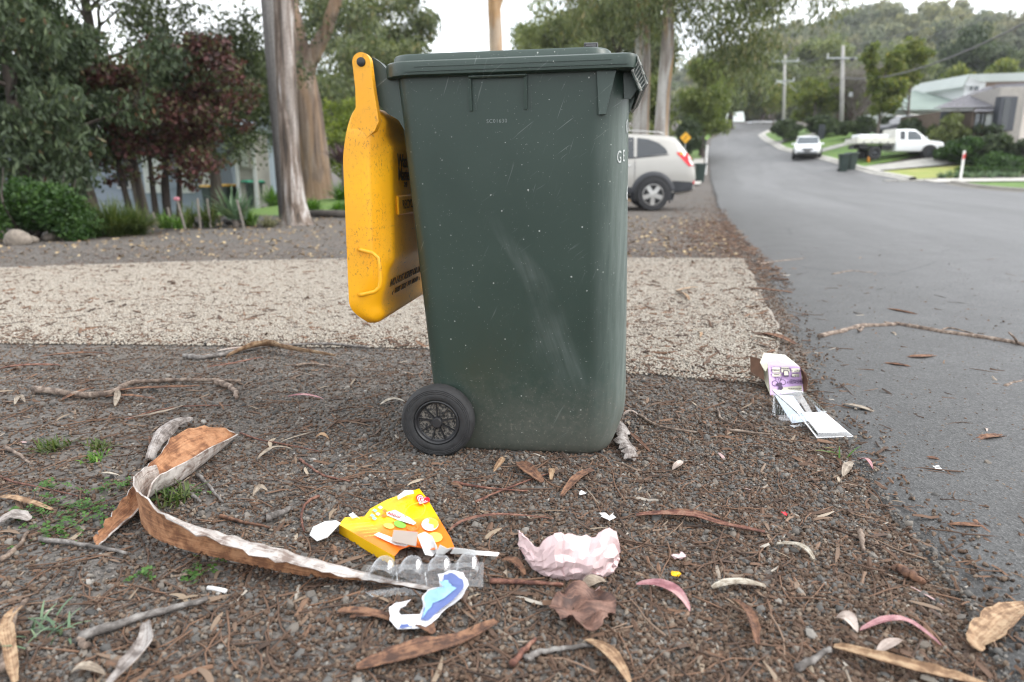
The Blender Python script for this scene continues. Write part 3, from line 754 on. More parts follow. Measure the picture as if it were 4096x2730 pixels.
# ---- garden plants, left
def shrub(label, base, seed, w, h, n, leaf, L, Wd, name='shrub', cat='shrub', group=None, cl=.3, droop=.0, dep=None):
    rg = random.Random(seed); t = thing(name, label, cat, base, 0, group); mb = MB(); tips = []
    for i in range(9):
        a = rg.uniform(0, 2 * pi); limbs(mb, tips, rg, (math.cos(a) * .06, math.sin(a) * .06, -.03), (math.cos(a) * w / h, math.sin(a) * (dep or w) / h, 1.0), h * .75, .012 + h * .006, 1, .5, .2, (2, 3), .3, 4)
    ex = []
    for i in range(int(26)):
        a, b = rg.uniform(0, 2 * pi), rg.random() ** .5; z = rg.uniform(.18, .85) * h
        k = math.sqrt(max(.08, 1 - (z / h) ** 2)); ex.append((math.cos(a) * b * w * k, math.sin(a) * b * (dep or w) * k, z))
    mb.build('stems', B_dark, t, True)
    crown_obj('foliage', ex, [cl * rg.uniform(.7, 1.2) for _ in ex], n, L, Wd, leaf, t, droop=droop, seed=seed)
    return t
shrub('bright green bushy shrub behind the boulders at the far left', foot(70, 8.4), 41, .62, .82, 15000, L_shrub, .06, .028, cl=.25, dep=.5)
shrub('low green shrub between the bushy shrub and the strappy grass', foot(250, 8.6), 42, .45, .42, 6000, L_shrub, .055, .024, cl=.18)
def blades(name, label, cat, base, seed, n, h, w, mat, spread_=.5, arch=.6, group=None, stiff=0, parent_stem=None, z0=0.0):
    """tuft of arching strap leaves"""
    r = np.random.default_rng(seed); S = 5
    az = r.uniform(0, 2 * pi, n); l = h * r.uniform(.6, 1.15, n); ln = r.uniform(.15, 1, n) * spread_; bx = r.normal(0, .07 * h + .015, (n, 2))
    V = np.zeros((n, S, 2, 3))
    for i in range(S):
        f = i / (S - 1); rad = l * (ln * f + arch * ln * f * f * .6); z = l * (f * (1 - .25 * ln) - arch * ln * f ** 2.5 * .75)
        x = bx[:, 0] + np.cos(az) * rad; y = bx[:, 1] + np.sin(az) * rad; ww = w * (1 - f ** 2.2) * (.6 + .4 * min(1, f * 4)) + .0008
        for k2, sg in ((0, -1), (1, 1)):
            V[:, i, k2, 0] = x - np.sin(az) * ww * sg; V[:, i, k2, 1] = y + np.cos(az) * ww * sg; V[:, i, k2, 2] = z + z0
    idx = np.arange(n * S * 2).reshape(n, S, 2)
    Q = np.stack([idx[:, :-1, 0], idx[:, :-1, 1], idx[:, 1:, 1], idx[:, 1:, 0]], -1).reshape(-1, 4)
    T = np.repeat(np.clip(r.normal(.5, .22, n), 0, 1), S * 2)
    o = place_mesh(name, np_mesh(name, V.reshape(-1, 3), Q, mat, T)); o.location = base
    return prop(o, label, cat, group)
L_strap = leafmat('strap_grass', [(0, (.025, .045, .012)), (.5, (.075, .115, .028)), (1, (.16, .17, .055))], .3)
L_agave = leafmat('grey_green_blades', [(0, (.045, .085, .05)), (.5, (.12, .19, .11)), (1, (.26, .32, .20))], .2)
L_agap = leafmat('agapanthus_blades', [(0, (.04, .10, .015)), (.5, (.10, .21, .03)), (1, (.19, .31, .06))], .3)
L_cord = leafmat('purple_blades', [(0, (.04, .018, .03)), (.6, (.12, .06, .09)), (1, (.28, .20, .24))], .2)
L_pale = leafmat('pale_blades', [(0, (.10, .10, .06)), (.6, (.24, .23, .14)), (1, (.36, .35, .24))], .2)
for i, (px, d, hh, lab) in enumerate([(330, 8.9, .52, 'strappy grass clump next to the low green shrub'), (430, 9.0, .58, 'tallest strappy grass clump in the middle of the row'), (515, 9.2, .50, 'strappy grass clump at the right end beside the first stake')]):
    blades('grass_clump', lab, 'grass clump', foot(px, d), 50 + i, 520, hh, .006, L_strap, .9, .8, 'grass clumps in the garden bed')
blades('spiky_plant', 'grey green spiky rosette plant in front of the wheelie bins', 'plant', foot(925, 10.6) + Vector((0, 0, .12)), 61, 70, .55, .026, L_agave, 1.2, .35)
MB().tube([(0, 0, -.15), (0, 0, .1)], .05, 8).build('stem', B_mid, None, True, foot(925, 10.6) + Vector((0, 0, .06)))
s_ = [o for o in col.objects if o.name.startswith('stem') and not o.parent and o.type == 'MESH'][-1]
p_ = [o for o in col.objects if o.name == 'spiky_plant'][0]; s_.parent = p_; s_.location = (0, 0, -.06)
blades('pale_tuft', 'small pale straw coloured tuft beside the base of the pale gum', 'plant', foot(1060, 10.6), 62, 120, .26, .006, L_pale, 1.3, .6)
for i, (px, d, hh, lab) in enumerate([(1238, 14.6, .42, 'strap leaved plant right beside the pale gum trunk'), (1352, 14.4, .36, 'strap leaved plant partly hidden by the yellow lid'), (1085, 20.5, .75, 'leafy green clump behind the timber pole'), (1365, 21.5, .8, 'leafy green clump beside the massive gum')]):
    blades('agapanthus', lab, 'plant', foot(px, d), 66 + i, 150, hh, .022, L_agap, 1.0, .7, 'strap leaved plants on the left lawn')
cp = foot(1372, 22)
blades('cordyline', 'purple spiky headed plant left of the yellow lid', 'plant', cp + Vector((0, 0, 1.15)), 72, 160, .75, .02, L_cord, 1.3, .25)
c_ = [o for o in col.objects if o.name == 'cordyline'][0]
MB().tube([(0, 0, -1.2), (.02, 0, .1)], .05, 8).build('stem', B_mid, c_, True)
for i, (px, d, hh, mat, lab) in enumerate([(640, 10.3, .30, L_agap, 'small leafy plant between two stakes'), (735, 10.4, .42, L_strap, 'thin upright plant beside the pink topped stake'), (820, 10.5, .5, L_strap, 'reedy plant left of the spiky rosette'), (690, 10.2, .22, L_agap, 'low green tuft near the rocks'), (985, 10.9, .3, L_agap, 'low green tuft right of the spiky rosette')]):
    blades('garden_plant', lab, 'plant', foot(px, d), 80 + i, 70, hh, .012, mat, .7, .5, 'small plants among the stakes')
# boulders edging the bed
M_rock = plain('boulder', (.20, .17, .14), .9, .35, 4, .5, bsc=18); M_rock2 = plain('dark_boulder', (.085, .08, .078), .9, .35, 5, .5, bsc=18)
rocks = [(45, 985, .30, 0), (118, 975, .15, 0), (190, 965, .17, 0), (245, 962, .16, 0), (300, 950, .13, 0), (430, 938, .17, 0), (490, 932, .16, 0), (570, 925, .2, 0), (650, 915, .14, 1), (715, 912, .17, 1), (790, 908, .2, 1), (850, 905, .13, 1), (905, 902, .24, 1), (970, 900, .2, 1), (1030, 893, .19, 1), (1085, 888, .13, 1)]
rk_lab = ['largest brown boulder at the far left edge of the bed', 'pale mottled stone next to the largest boulder', 'rounded stone third from the left in the edging', 'brown stone under the bushy shrub', 'small stone under the low shrub', 'stone half under the strappy grass on its left', 'stone half under the middle of the strappy grass', 'broad stone at the right end of the strappy grass', 'small dark stone left of the stakes', 'dark stone below the first stake', 'dark stone below the pink topped stake', 'small dark stone left of the spiky rosette', 'big dark stone under the spiky rosette', 'dark stone right of the spiky rosette', 'dark stone near the base of the pale gum', 'smallest dark stone touching the pale gum base']
for i, ((px, py, s, mm), lb) in enumerate(zip(rocks, rk_lab)):
    me = blob('boulder', M_rock2 if mm else M_rock, 2, .22, 100 + i, (1, .8, .62)); o = place_mesh('boulder', me); p = GT(px, py)
    o.location = (p.x, p.y + s * .4, p.z + s * .25); s *= .52; o.scale = (s, s, s); o.rotation_euler = (0, 0, i * 1.7); prop(o, lb, 'rock', 'rocks edging the garden bed')

# ---- background trees, far from the camera: (label, px of trunk, dist, h, r, width, n, leaf, L, W, clump, first, bark, limbs)
BG = [
 ('olive gum tree directly behind the yellow lid hinge', 1440, 46, 15.0, .30, 5.2, 10000, L_gum, .42, .13, 1.5, .35, B_mid, 12),
 ('grey green gum tree left of the gap of sky', 1660, 52, 15.5, .30, 5.5, 10500, L_gum, .45, .14, 1.6, .35, B_mid, 12),
 ('dense low tree filling the space behind the yellow lid', 1500, 38, 8.5, .22, 4.0, 12000, L_gum, .30, .10, 1.0, .15, B_dark, 12),
 ('dark bushy tree behind the massive gum', 1130, 42, 12, .25, 4.5, 14000, L_gum, .36, .12, 1.4, .2, B_dark, 12),
 ('lime yellow tree left of the yellow lid', 1372, 33, 4.6, .10, 1.6, 9000, L_lime, .16, .09, .6, .15, B_mid, 14),
 ('pale olive treetop in the gap right of the orange trunk', 2150, 70, 15, .3, 6, 14000, L_olive, .5, .18, 1.8, .3, B_mid, 12),
 ('yellowish green treetop above the middle of the bin', 2300, 58, 12.5, .25, 5, 14000, L_olive, .42, .16, 1.5, .25, B_mid, 12),
 ('tall dark gum behind the pair of pale trunks', 2460, 44, 15, .3, 5, 16000, L_gum, .40, .12, 1.5, .3, B_dark, 12),
 ('dense green shrubby tree beside the pale trunks', 2575, 30, 6.8, .16, 1.0, 12000, L_olive, .28, .10, .85, .12, B_dark, 14),
 ('weeping light green tree over the far verge', 2800, 58, 12.0, .22, 3.2, 17000, L_weep, .36, .11, 1.15, .25, B_dark, 14),
 ('round shrubby tree behind the yellow sign', 2735, 56, 5.0, .14, 1.6, 9000, L_deep, .30, .12, .9, .08, B_dark, 12),
 ('dark spreading gum at the bend of the road', 2905, 88, 17, .42, 7.5, 16000, L_gum, .6, .2, 2.0, .35, B_dark, 12),
 ('wide dark gum beyond the bend', 3030, 104, 18, .4, 7, 15000, L_gum, .65, .22, 2.1, .3, B_dark, 12),
 ('tall bright olive gum on the rise behind the far pole', 3220, 140, 27, .5, 11, 17000, L_olive, .9, .3, 3.0, .3, B_mid, 13),
 ('grey green gum behind the near pole', 3060, 128, 24, .4, 9, 13000, L_gum, .85, .28, 2.6, .3, B_mid, 12),
 ('dense gum between the two poles', 3280, 112, 15, .35, 7.5, 14000, L_gum, .7, .24, 2.1, .2, B_mid, 12),
 ('broad dark conifer like tree above the houses', 3835, 118, 24.0, .5, 8.5, 20000, L_deep, .7, .26, 2.6, .15, B_dark, 16),
 ('dark tree on the slope left of the conifer like tree', 3560, 135, 20, .45, 9, 14000, L_gum, .8, .28, 2.6, .2, B_dark, 12),
 ('olive tree mass low on the hill', 3660, 150, 18, .45, 9, 13000, L_olive, .85, .3, 2.7, .2, B_mid, 12),
 ('pale olive tree on the hill foot', 3450, 165, 20, .45, 9, 13000, L_olive, .9, .32, 2.8, .2, B_mid, 12),
 ('yellow green tree behind the gabled upper house', 3960, 80, 13.2, .2, 3.6, 10000, L_yel, .45, .18, 1.3, .25, B_mid, 12),
 ('second yellow green tree at the right of the gabled roof', 3790, 74, 9.8, .2, 3.0, 9000, L_yel, .42, .17, 1.2, .25, B_mid, 12),
 ('distant grey green tree at the right edge of the picture', 4090, 150, 24, .4, 8, 12000, L_gum, .85, .3, 2.6, .2, B_mid, 12),
 ('distant rounded tree between the conifer like tree and the right edge', 4010, 175, 24, .4, 9, 12000, L_far, .9, .32, 2.8, .2, B_mid, 12),
]
YTOP = [-60, 30, 170, 300, 430, 100, 40, -80, 290, 250, 470, 300, 330, 175, 270, 330, 150, 235, 285, 215, 235, 285, 185, 235]
for i, (lab, px, d, h, r, w, n, lf, L, Wd, cl, fi, bk, ln) in enumerate(BG):
    f_ = foot(px, d); h0, h = h, at(px, YTOP[i], d).z - f_.z - cl * .5; w *= min(1, max(.55, h / h0))
    tree(lab, foot(px, d), 200 + i, h, r, width=w, n=n, L=L, Wd=Wd, leaf=lf, bark=bk, clump=cl * (.72 if d < 75 else .85), first=fi, limbs_n=ln, droop=.45, squash=.75, depth=2 if d < 75 else 1, name='tree', group='trees beyond the street')
# trunk in the gap of sky above the bin
bt = foot(1985, 30)
tree('tall gum with a bare orange trunk rising behind the middle of the bin', bt, 301, 17, .30, leaf=L_gum, bark=B_gum_orange, n=9000, width=4, limbs_n=6, first=.72, clump=1.2, L=.24, Wd=.06, name='eucalyptus_tree',
     trunks=[[(0, 0, 0, .36), (.05, 0, 4, .30), (0, 0, 6.4, .28), (-.05, 0, 7.4, .27), (-.12, 0, 8.0, .20), (-.2, .1, 9.2, .15), (.2, .2, 13, .10), (.4, .2, 16.5, .04)],
             [(.0, 0, 7.2, .2), (.22, 0, 7.8, .15), (.62, 0, 8.8, .12), (1.3, 0, 11, .10), (1.8, 0, 14, .05)]], extra=[(-1.3, 0, 8.9), (1.5, 0, 8.7), (2.0, .3, 8.9), (.9, 0, 8.4), (-.9, .2, 9.0)])
# pair of pale gums behind the silver car
for i, (px, d, lab, pth, sd) in enumerate([(2562, 21.5, 'pale gum with a smooth grey trunk, left of the pair behind the silver car', [(-.05, 0, 0, .28), (-.05, 0, 2, .25), (-.08, 0, 4, .23), (-.18, 0, 6, .19), (-.3, 0, 9, .17), (-.2, 0, 14, .07)], 311),
                                          (2632, 20.6, 'pale gum with an orange streaked trunk, right of the pair behind the silver car', [(-.0, 0, 0, .25), (.03, 0, 1.6, .22), (.06, 0, 3.2, .19), (.09, 0, 4.2, .19), (.05, 0, 5.4, .15), (.3, 0, 8.5, .12), (.2, 0, 13, .05)], 313)]):
    tree(lab, foot(px, d), sd, 13, .3, leaf=L_gum, bark=B_gum_pale, n=52000 if i else 20000, width=3.4, limbs_n=9, first=.62, clump=.62, L=.17, Wd=.042, droop=1.0, extra_r=1.25, path=pth, name='eucalyptus_tree', depth=2, squash=1.0,
         extra=vol(20, 30, (-2.6, .6), (-1, 1), (4.9, 7.2)) + vol(21, 34, (.5, 3.2), (-1, 1), (4.3, 6.6)) + vol(22, 16, (2.6, 4.4), (-1, 1), (5.2, 7.0)) + vol(23, 8, (1.6, 3.0), (-.6, .6), (3.7, 4.4)) if i else vol(24, 22, (-2.4, .8), (-.5, 1), (5.0, 7.2)))
# bare winter tree and small street trees on the right
tb = foot(3395, 66)
rg = random.Random(5); t_ = thing('bare_tree', 'leafless grey brown tree behind the near power pole', 'tree', tb); mb = MB(); tips = []
mb.tube([(0, 0, -.2), (0, 0, 2)], [.25, .2], 8)
for i in range(13):
    a = rg.uniform(0, 2 * pi); limbs(mb, tips, rg, (0, 0, .8 + rg.random()), (math.cos(a) * .75, math.sin(a) * .75, 1), 2.7, .08, 2, .5, .5, (4, 6), .2, 4)
mb.build('trunk', B_mid, t_)
crown_obj('twigs', [tuple(p) for p in tips], .5, 4500, .6, .03, L_bare, t_, droop=-.4, seed=9)
for i, (px, d, h, w, n, lf, cl, lab) in enumerate([(3235, 66, 3.6, 2.3, 9000, L_yel, .75, 'small spreading yellow green tree on the lawn behind the white car'), (3490, 52, 5.6, 2.1, 11000, L_yel, .62, 'open yellow green tree between the near pole and the white utility truck'), (3075, 94, 4.2, 3.0, 8000, L_yel, .9, 'low yellow green tree at the foot of the far pole'), (3600, 56, 6.2, 2.6, 8000, L_yel, .7, 'thin yellow tinted tree in front of the green roof'), (3330, 68, 4.4, 2.4, 7000, L_olive, .8, 'dark small tree behind the near pole')]):
    tree(lab, foot(px, d), 330 + i, h, .13, width=w, n=n, L=.30, Wd=.14, leaf=lf, bark=B_mid, clump=cl * .6, first=.3, limbs_n=12, droop=.1, squash=.7, depth=2, name='street_tree', group='small trees on the right lawns')
# hedges and shrubs, right
for i, (px, d, w, h, n, lf, lab) in enumerate([
  (3130, 62, 1.4, 2.0, 7000, L_deep, 'clipped dark round bush left of the lawn tree'), (3270, 62, 1.7, 1.95, 8000, L_deep, 'clipped dark round bush right of the lawn tree'),
  (3410, 57, 1.5, 1.7, 6000, L_deep, 'dark clipped hedge behind the yellow green tree'), (3555, 57, 1.8, 1.6, 6000, L_deep, 'dark hedge left of the parked dark car'),
  (3390, 70, 1.8, 2.4, 5000, L_red, 'reddish brown shrub behind the near pole'),
  (3765, 46, 1.2, 2.7, 7000, L_olive, 'tall grey green shrub in front of the garage'), (3742, 47.5, .8, 1.5, 6000, L_strap, 'rounded yellowish shrub at the nose of the white truck'),
  (3850, 43, 1.5, 1.7, 9000, L_shrub, 'big dark shrub left of the red banded post'), (3950, 43, 1.3, 1.8, 7000, L_deep, 'dark shrub under the tall window'), (4090, 42, .9, 1.8, 6000, L_deep, 'dark shrub at the right edge of the picture'),
  (3900, 46, 1.4, 1.8, 7000, L_blue, 'blue green shrub against the brick house'), (3640, 50, 1.3, 1.6, 6000, L_blue, 'shrub beside the dark parked car'), (4000, 41, 1.2, 1.1, 5000, L_shrub, 'low leafy bush below the brick wall')]):
    shrub(lab, foot(px, d), 400 + i, w, h, n, lf, .22, .10, name='bush', group='bushes on the right', cl=.5 if w > 1.1 else .4)
hg = thing('low_hedge', 'long low clipped hedge behind the red banded post', 'hedge', foot(3950, 39.5))
ex = [(x, 0, .3) for x in np.linspace(-1.6, 2.8, 24)]
crown_obj('foliage', ex, .33, 7000, .12, .06, L_shrub, hg, seed=77); MB().box((.6, 0, .18), (4.2, .3, .36)).build('stems', B_dark, hg)
r_ = random.Random(8)
for i in range(12):
    px = 3770 + i * 27
    blades('bed_plant', 'small grey leaved plant in the dark bed along the drive, number of a row of twelve' if 0 else 'small grey green plant in the dark bed along the concrete drive', 'plant', foot(px, 37.6 + r_.uniform(-.3, .5)), 500 + i, 50, .55, .03, L_agave, .8, .4, 'plants in the dark bed along the drive')
M_soil = plain('garden_soil', (.035, .030, .026), .95, .3, 3)
sheet('garden_bed', [(25.0, 37.3), (33, 38.2)], [(25.6, 38.2), (33, 39.4)], M_soil, 3, 2.4)
sheet('garden_bed', [(-9, 8.0), (-5.4, 8.75), (-4.6, 10.2), (-3.75, 10.9)], [(-14, 14.2), (-9, 14.2), (-5.5, 14.0), (-3.6, 13.4)], M_soil, 8, 1.4)

# ---- forest on the hill: far-off wood, one mass
def far_crown(k):
    r = random.Random(700 + k); C = []
    for i in range(11):
        a = r.uniform(0, 2 * pi); b = r.uniform(0, 3.2); C.append((math.cos(a) * b, math.sin(a) * b, r.uniform(3.5, 9.5) - b * .5))
    V, Q, T = leaves(C, [r.uniform(1.2, 2.4) for _ in C], 800, 1.1, .55, droop=.3, seed=k, squash=.7)
    return np_mesh('far_crown', V, Q, L_hill, np.clip(T, 0, 1))
def hill_leaf():
    t = NT('hill_leaves')
    c = t.ramp(t.attr('tone'), [(0, (.080, .095, .056)), (.5, (.165, .185, .105)), (1, (.27, .285, .16))])
    c = t.mix(1.0, c, t.ramp(t.attr('tone', True), [(0, (.65, .75, .65)), (.5, (1, 1, 1)), (.8, (1.3, 1.2, .9)), (1, (1.3, 1.15, 1.1))]), 'MULTIPLY')
    d = t.bsdf(Base_Color=c, Roughness=.7); tr = t.n('BsdfTranslucent', {'Color': c})
    return t.done(t.n('MixShader', {0: .3, 1: d, 2: tr}))
L_hill = hill_leaf()
fc = [far_crown(i) for i in range(6)]
n = 4200; X = rnd(-320, 520, n); Y = rnd(135, 372, n); k = (abs(X - .0) < Y * .95 + 40); X, Y = X[k], Y[k]
Z = np.array([hill_h(x, y) + 8 + 4 * math.sin(x * .03) * math.sin(y * .021) - .5 for x, y in zip(X, Y)])
n = len(X); s = rnd(.7, 1.35, n)
scatter('hill_forest', np.stack([X, Y, Z], 1), np.stack([0 * X, 0 * X, rnd(0, 6.28, n)], 1), np.stack([s, s, s * rnd(.85, 1.3, n)], 1), rnd(0, 1, n), RNG.integers(0, 6, n), fc)
# ================================================================== THE BIN IN FRONT
def bin_plastic():
    t = NT('green_bin_plastic'); v = t.obj(); sx = t.n('SeparateXYZ', {0: v}); x, y, z = sx.outputs
    big = t.noise(v, 4, 4)
    c = t.mix(t.ramp(big, [(.3, 0), (.7, 1)]), (.021, .038, .030), (.028, .048, .038))
    # faded patches and a long scuff that wanders down the side
    zc = t.math('SUBTRACT', z, .5)
    path = t.math('ADD', t.math('MULTIPLY_ADD', zc, -.45, .058), t.math('MULTIPLY', t.math('SINE', t.math('MULTIPLY', z, 17.0)), .020))
    dx = t.math('ABSOLUTE', t.math('SUBTRACT', x, path))
    wid = t.math('MULTIPLY_ADD', t.math('SUBTRACT', .62, z), .14, .022)
    band = t.math('MULTIPLY', t.math('SUBTRACT', 1.0, t.math('DIVIDE', dx, wid), clamp=True), 2.2, clamp=True)
    zr = t.math('MULTIPLY', t.n('MapRange', {0: z, 1: .16, 2: .28}).outputs[0], t.n('MapRange', {0: z, 1: .66, 2: .52}).outputs[0])
    front = t.math('LESS_THAN', y, -.1)
    st = t.ramp(t.noise(t.turn(v, (0, .33, 0), (150, 10, 7)), 1.0, 4, .6), [(.38, 0), (.66, 1)])
    st2 = t.ramp(t.noise(v, 8, 3), [(.35, .1), (.6, 1)])
    scuff = t.math('MULTIPLY', t.math('MULTIPLY', t.math('MULTIPLY', band, zr), front), t.math('MULTIPLY', t.math('MULTIPLY_ADD', st, .65, .35), st2))
    c = t.mix(t.math('MULTIPLY', scuff, .42), c, (.115, .135, .125))
    # fine hairline scratches in two directions
    for rot, sc, th in (((0, .6, 0), (9, 9, 170), .715), ((0, -.35, 0), (200, 9, 8), .72), ((0, 1.1, 0), (7, 7, 120), .725)):
        s_ = t.ramp(t.noise(t.turn(v, rot, sc), 1.0, 2, .5, .3), [(th - .02, 0), (th + .02, .8)])
        c = t.mix(t.math('MULTIPLY', s_, t.ramp(t.noise(v, 6, 2), [(.45, 0), (.65, 1)])), c, (.13, .15, .14))
    # pale splashes
    vo = t.n('TexVoronoi', {'Vector': v, 'Scale': 74.0, 'Randomness': 1.0}); rad = t.ramp(t.n('SeparateColor', {0: vo.outputs['Color']}).outputs[0], [(.80, 0), (1, .20)])
    sp = t.math('MULTIPLY', t.math('LESS_THAN', vo.outputs['Distance'], t.math('MULTIPLY', rad, .85)), t.ramp(t.noise(v, 5, 3), [(.36, .3), (.55, 1)]))
    c = t.mix(t.math('MULTIPLY', sp, .8), c, (.42, .43, .40))
    vo2 = t.n('TexVoronoi', {'Vector': v, 'Scale': 190.0}); sp2 = t.math('MULTIPLY', t.math('LESS_THAN', vo2.outputs['Distance'], .15), t.math('GREATER_THAN', t.n('SeparateColor', {0: vo2.outputs['Color']}).outputs[0], .83))
    c = t.mix(t.math('MULTIPLY', sp2, .65), c, (.26, .27, .25))
    # bright sky sheen put into the front corner's colour, with faded, rubbed streaks
    sheen_wear = t.math('MULTIPLY', t.n('MapRange', {0: x, 1: .222, 2: .318}).outputs[0], t.n('MapRange', {0: z, 1: .96, 2: .80}).outputs[0])
    sheen_wear = t.math('MULTIPLY', sheen_wear, t.math('MULTIPLY_ADD', t.ramp(t.noise(t.map(v, (60, 60, 5)), 1.0, 5, .65), [(.35, 0), (.65, 1)]), .5, .45))
    c = t.mix(sheen_wear, c, (.155, .185, .17))
    # dust kicked up along the bottom
    dn = t.math('ADD', t.math('MULTIPLY', t.noise(v, 40, 6, .8), .36), t.math('MULTIPLY', t.noise(v, 6, 3), .10))
    dust = t.math('MULTIPLY', t.n('MapRange', {0: t.math('SUBTRACT', z, dn), 1: .0, 2: -.26}).outputs[0], .48)
    c = t.mix(dust, c, (.155, .140, .118))
    speck = t.ramp(t.noise(v, 120, 2, .7), [(.60, 0), (.68, 1)])
    c = t.mix(t.math('MULTIPLY', speck, t.math('MULTIPLY', dust, .9)), c, (.27, .235, .20))
    rg_ = t.math('ADD', t.math('MULTIPLY_ADD', big, .15, .30), t.math('MULTIPLY', t.math('ADD', scuff, dust), .35))
    b = t.bsdf(Base_Color=c, Roughness=rg_, Normal=t.bump(t.noise(v, 260, 2), .06, .002)); b.inputs['Specular IOR Level'].default_value = .5
    return t.done(b)
def yellow_plastic():
    t = NT('yellow_bin_plastic'); v = t.obj()
    big = t.noise(v, 5, 4); c = t.mix(t.ramp(big, [(.3, 0), (.7, 1)]), (.76, .335, .004), (.84, .41, .006))
    gr = t.math('MULTIPLY', t.ramp(t.noise(t.map(v, (1, 1, .6)), 150, 5, .8), [(.545, 0), (.62, 1)]), t.ramp(t.noise(v, 9, 4), [(.40, 0), (.60, 1)]))
    c = t.mix(t.math('MULTIPLY', gr, .7), c, (.13, .075, .03))
    sc = t.math('MULTIPLY', t.ramp(t.noise(t.map(v, (20, 20, 150)), 1.0, 4, .7), [(.62, 0), (.68, .8)]), t.ramp(t.noise(v, 6, 2), [(.5, 0), (.62, 1)]))
    c = t.mix(sc, c, (.16, .085, .03))
    grime = t.ramp(t.noise(v, 3.2, 5, .65), [(.45, 0), (.8, .5)])
    c = t.mix(grime, c, (.52, .24, .05))
    b = t.bsdf(Base_Color=c, Roughness=.42, Normal=t.bump(t.noise(v, 200, 2), .06, .002)); b.inputs['Subsurface Weight'].default_value = .0
    return t.done(b)
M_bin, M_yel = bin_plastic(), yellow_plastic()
M_rub = plain('black_rubber', (.022, .022, .023), .75, .35, 30, .25, bsc=200)
M_hub = plain('dusty_black_plastic', (.020, .020, .022), .45, .2, 20)
def hubdust():
    t = NT('dust_caked_plastic'); v = t.obj()
    c = t.mix(t.ramp(t.noise(v, 130, 5, .7), [(.46, 0), (.56, 1)]), (.022, .022, .023), (.20, .18, .155))
    return t.done(t.bsdf(Base_Color=c, Roughness=.85))
M_hubd = hubdust()
M_blk = plain('black_plastic', (.012, .012, .013), .4)
M_white = plain('white_paint_marker', (.40, .42, .41), .6, .4, 90)
M_scr = plain('scratched_lettering', (.20, .225, .215), .7)
M_emb = plain('grimy_embossing', (.085, .050, .018), .6, .4, 60)
M_edge = plain('chafed_green_edge', (.23, .235, .215), .8, .5, 60)

BIN = thing('wheelie_bin', 'big dark green wheelie bin with its yellow lid flung open and hanging behind', 'wheelie bin', (.0196, 2.0145, -.010), 0, None, (0, R(-.84), R(-7.76)))
def rrect(cx, a0, a1, b, r0, r1, z, n=7):
    """rounded rectangle, x from a0 to a1 (radius r0 at the back, r1 at the front)"""
    P = []
    for (sx, sy, A, r) in ((1, -1, -90, r1), (1, 1, 0, r1), (-1, 1, 90, r0), (-1, -1, 180, r0)):
        X = (a1 if sx > 0 else a0) - sx * r + cx; Y = sy * (b - r)
        for i in range(n + 1):
            a = R(A + 90 * i / n); P.append((X + r * math.cos(a), Y + r * math.sin(a), z))
    return P
def bsec(z, off=0.0):
    f = min(1, max(0, z / .97)); b = .222 + (.276 - .222) * f; xb = -.205 - .058 * f; xf = .327 - .0155 * f
    xf -= .040 * (1 - sstep(z, .0, .17)) ** 1.5
    return rrect(0, xb - off, xf + off, b + off, .05 + off, .085 + off, z, 9)
def rim(off, z, fo=None):
    return rrect(0, -.274 - off * .5, .300 + (fo if fo is not None else off), .270 + off, .062 + off * .5, .03 if off > .01 else .055, z, 9)
m = MB(); rs = [bsec(.003, -.03), bsec(.008, -.014), bsec(.02, -.004)] + [bsec(z) for z in (.04, .08, .12, .16, .2, .3, .4, .5, .6, .7, .8, .9, .9640)]
rs += [rim(.024, .9635, .020), rim(.032, .967, .027), rim(.034, .988, .028), rim(.032, .995, .027), rim(.027, .998, .022), rim(.004, 1.0, -.03), rim(.001, 1.013, -.034), rim(-.004, 1.0175, -.04), rim(-.010, 1.014, -.045)]
rs += [bsec(.95, -.014)] + [bsec(z, -.006) for z in (.8, .5, .2, .05)]
m.rings(rs, True, True, True)
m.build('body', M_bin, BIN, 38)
# moulded bead and ribs
m = MB()
for z, x0, x1 in ((.984, -.20, .27), (.9735, -.225, .305)):
    m.box(((x0 + x1) / 2, -.3035, z), (x1 - x0, .0025, .0030 if z > .98 else .0012), ch=.0005)
m.build('rim_bead', M_bin, BIN)
for x in (-.070, .065):
    m = MB(); m.add([(x - .004, -.262, .966), (x + .004, -.262, .966), (x + .004, -.286, .966), (x - .004, -.286, .966), (x - .0035, -.258, .884), (x + .0035, -.258, .884), (x + .0035, -.276, .886), (x - .0035, -.276, .886)],
                    [(0, 1, 2, 3), (4, 5, 6, 7), (0, 1, 5, 4), (1, 2, 6, 5), (2, 3, 7, 6), (3, 0, 4, 7)])
    m.box((x + .0125, -.268, .926), (.003, .011, .075)); m.build('rib', M_bin, BIN)
m = MB(); m.box((-.0025, -.284, .9605), (.142, .014, .008), ch=.003); m.build('rib_bar', M_bin, BIN)
# gussets below the front flange
m = MB(); m.prism([(.234, .966), (.280, .966), (.256, .870), (.240, .870)], -.284, -.25); m.build('gusset', M_bin, BIN)
for yy, k in ((-.235, .7), (-.175, 1.0), (-.06, 1.0), (.06, 1.0), (.175, 1.0), (.235, .7)):
    m = MB(); m.prism([(.296, .966), (.330, .966), (.340, .945), (.332, .928), (.316, .966 - .085 * k), (.300, .966 - .085 * k)], yy - .003, yy + .003); m.build('gusset', M_bin, BIN)
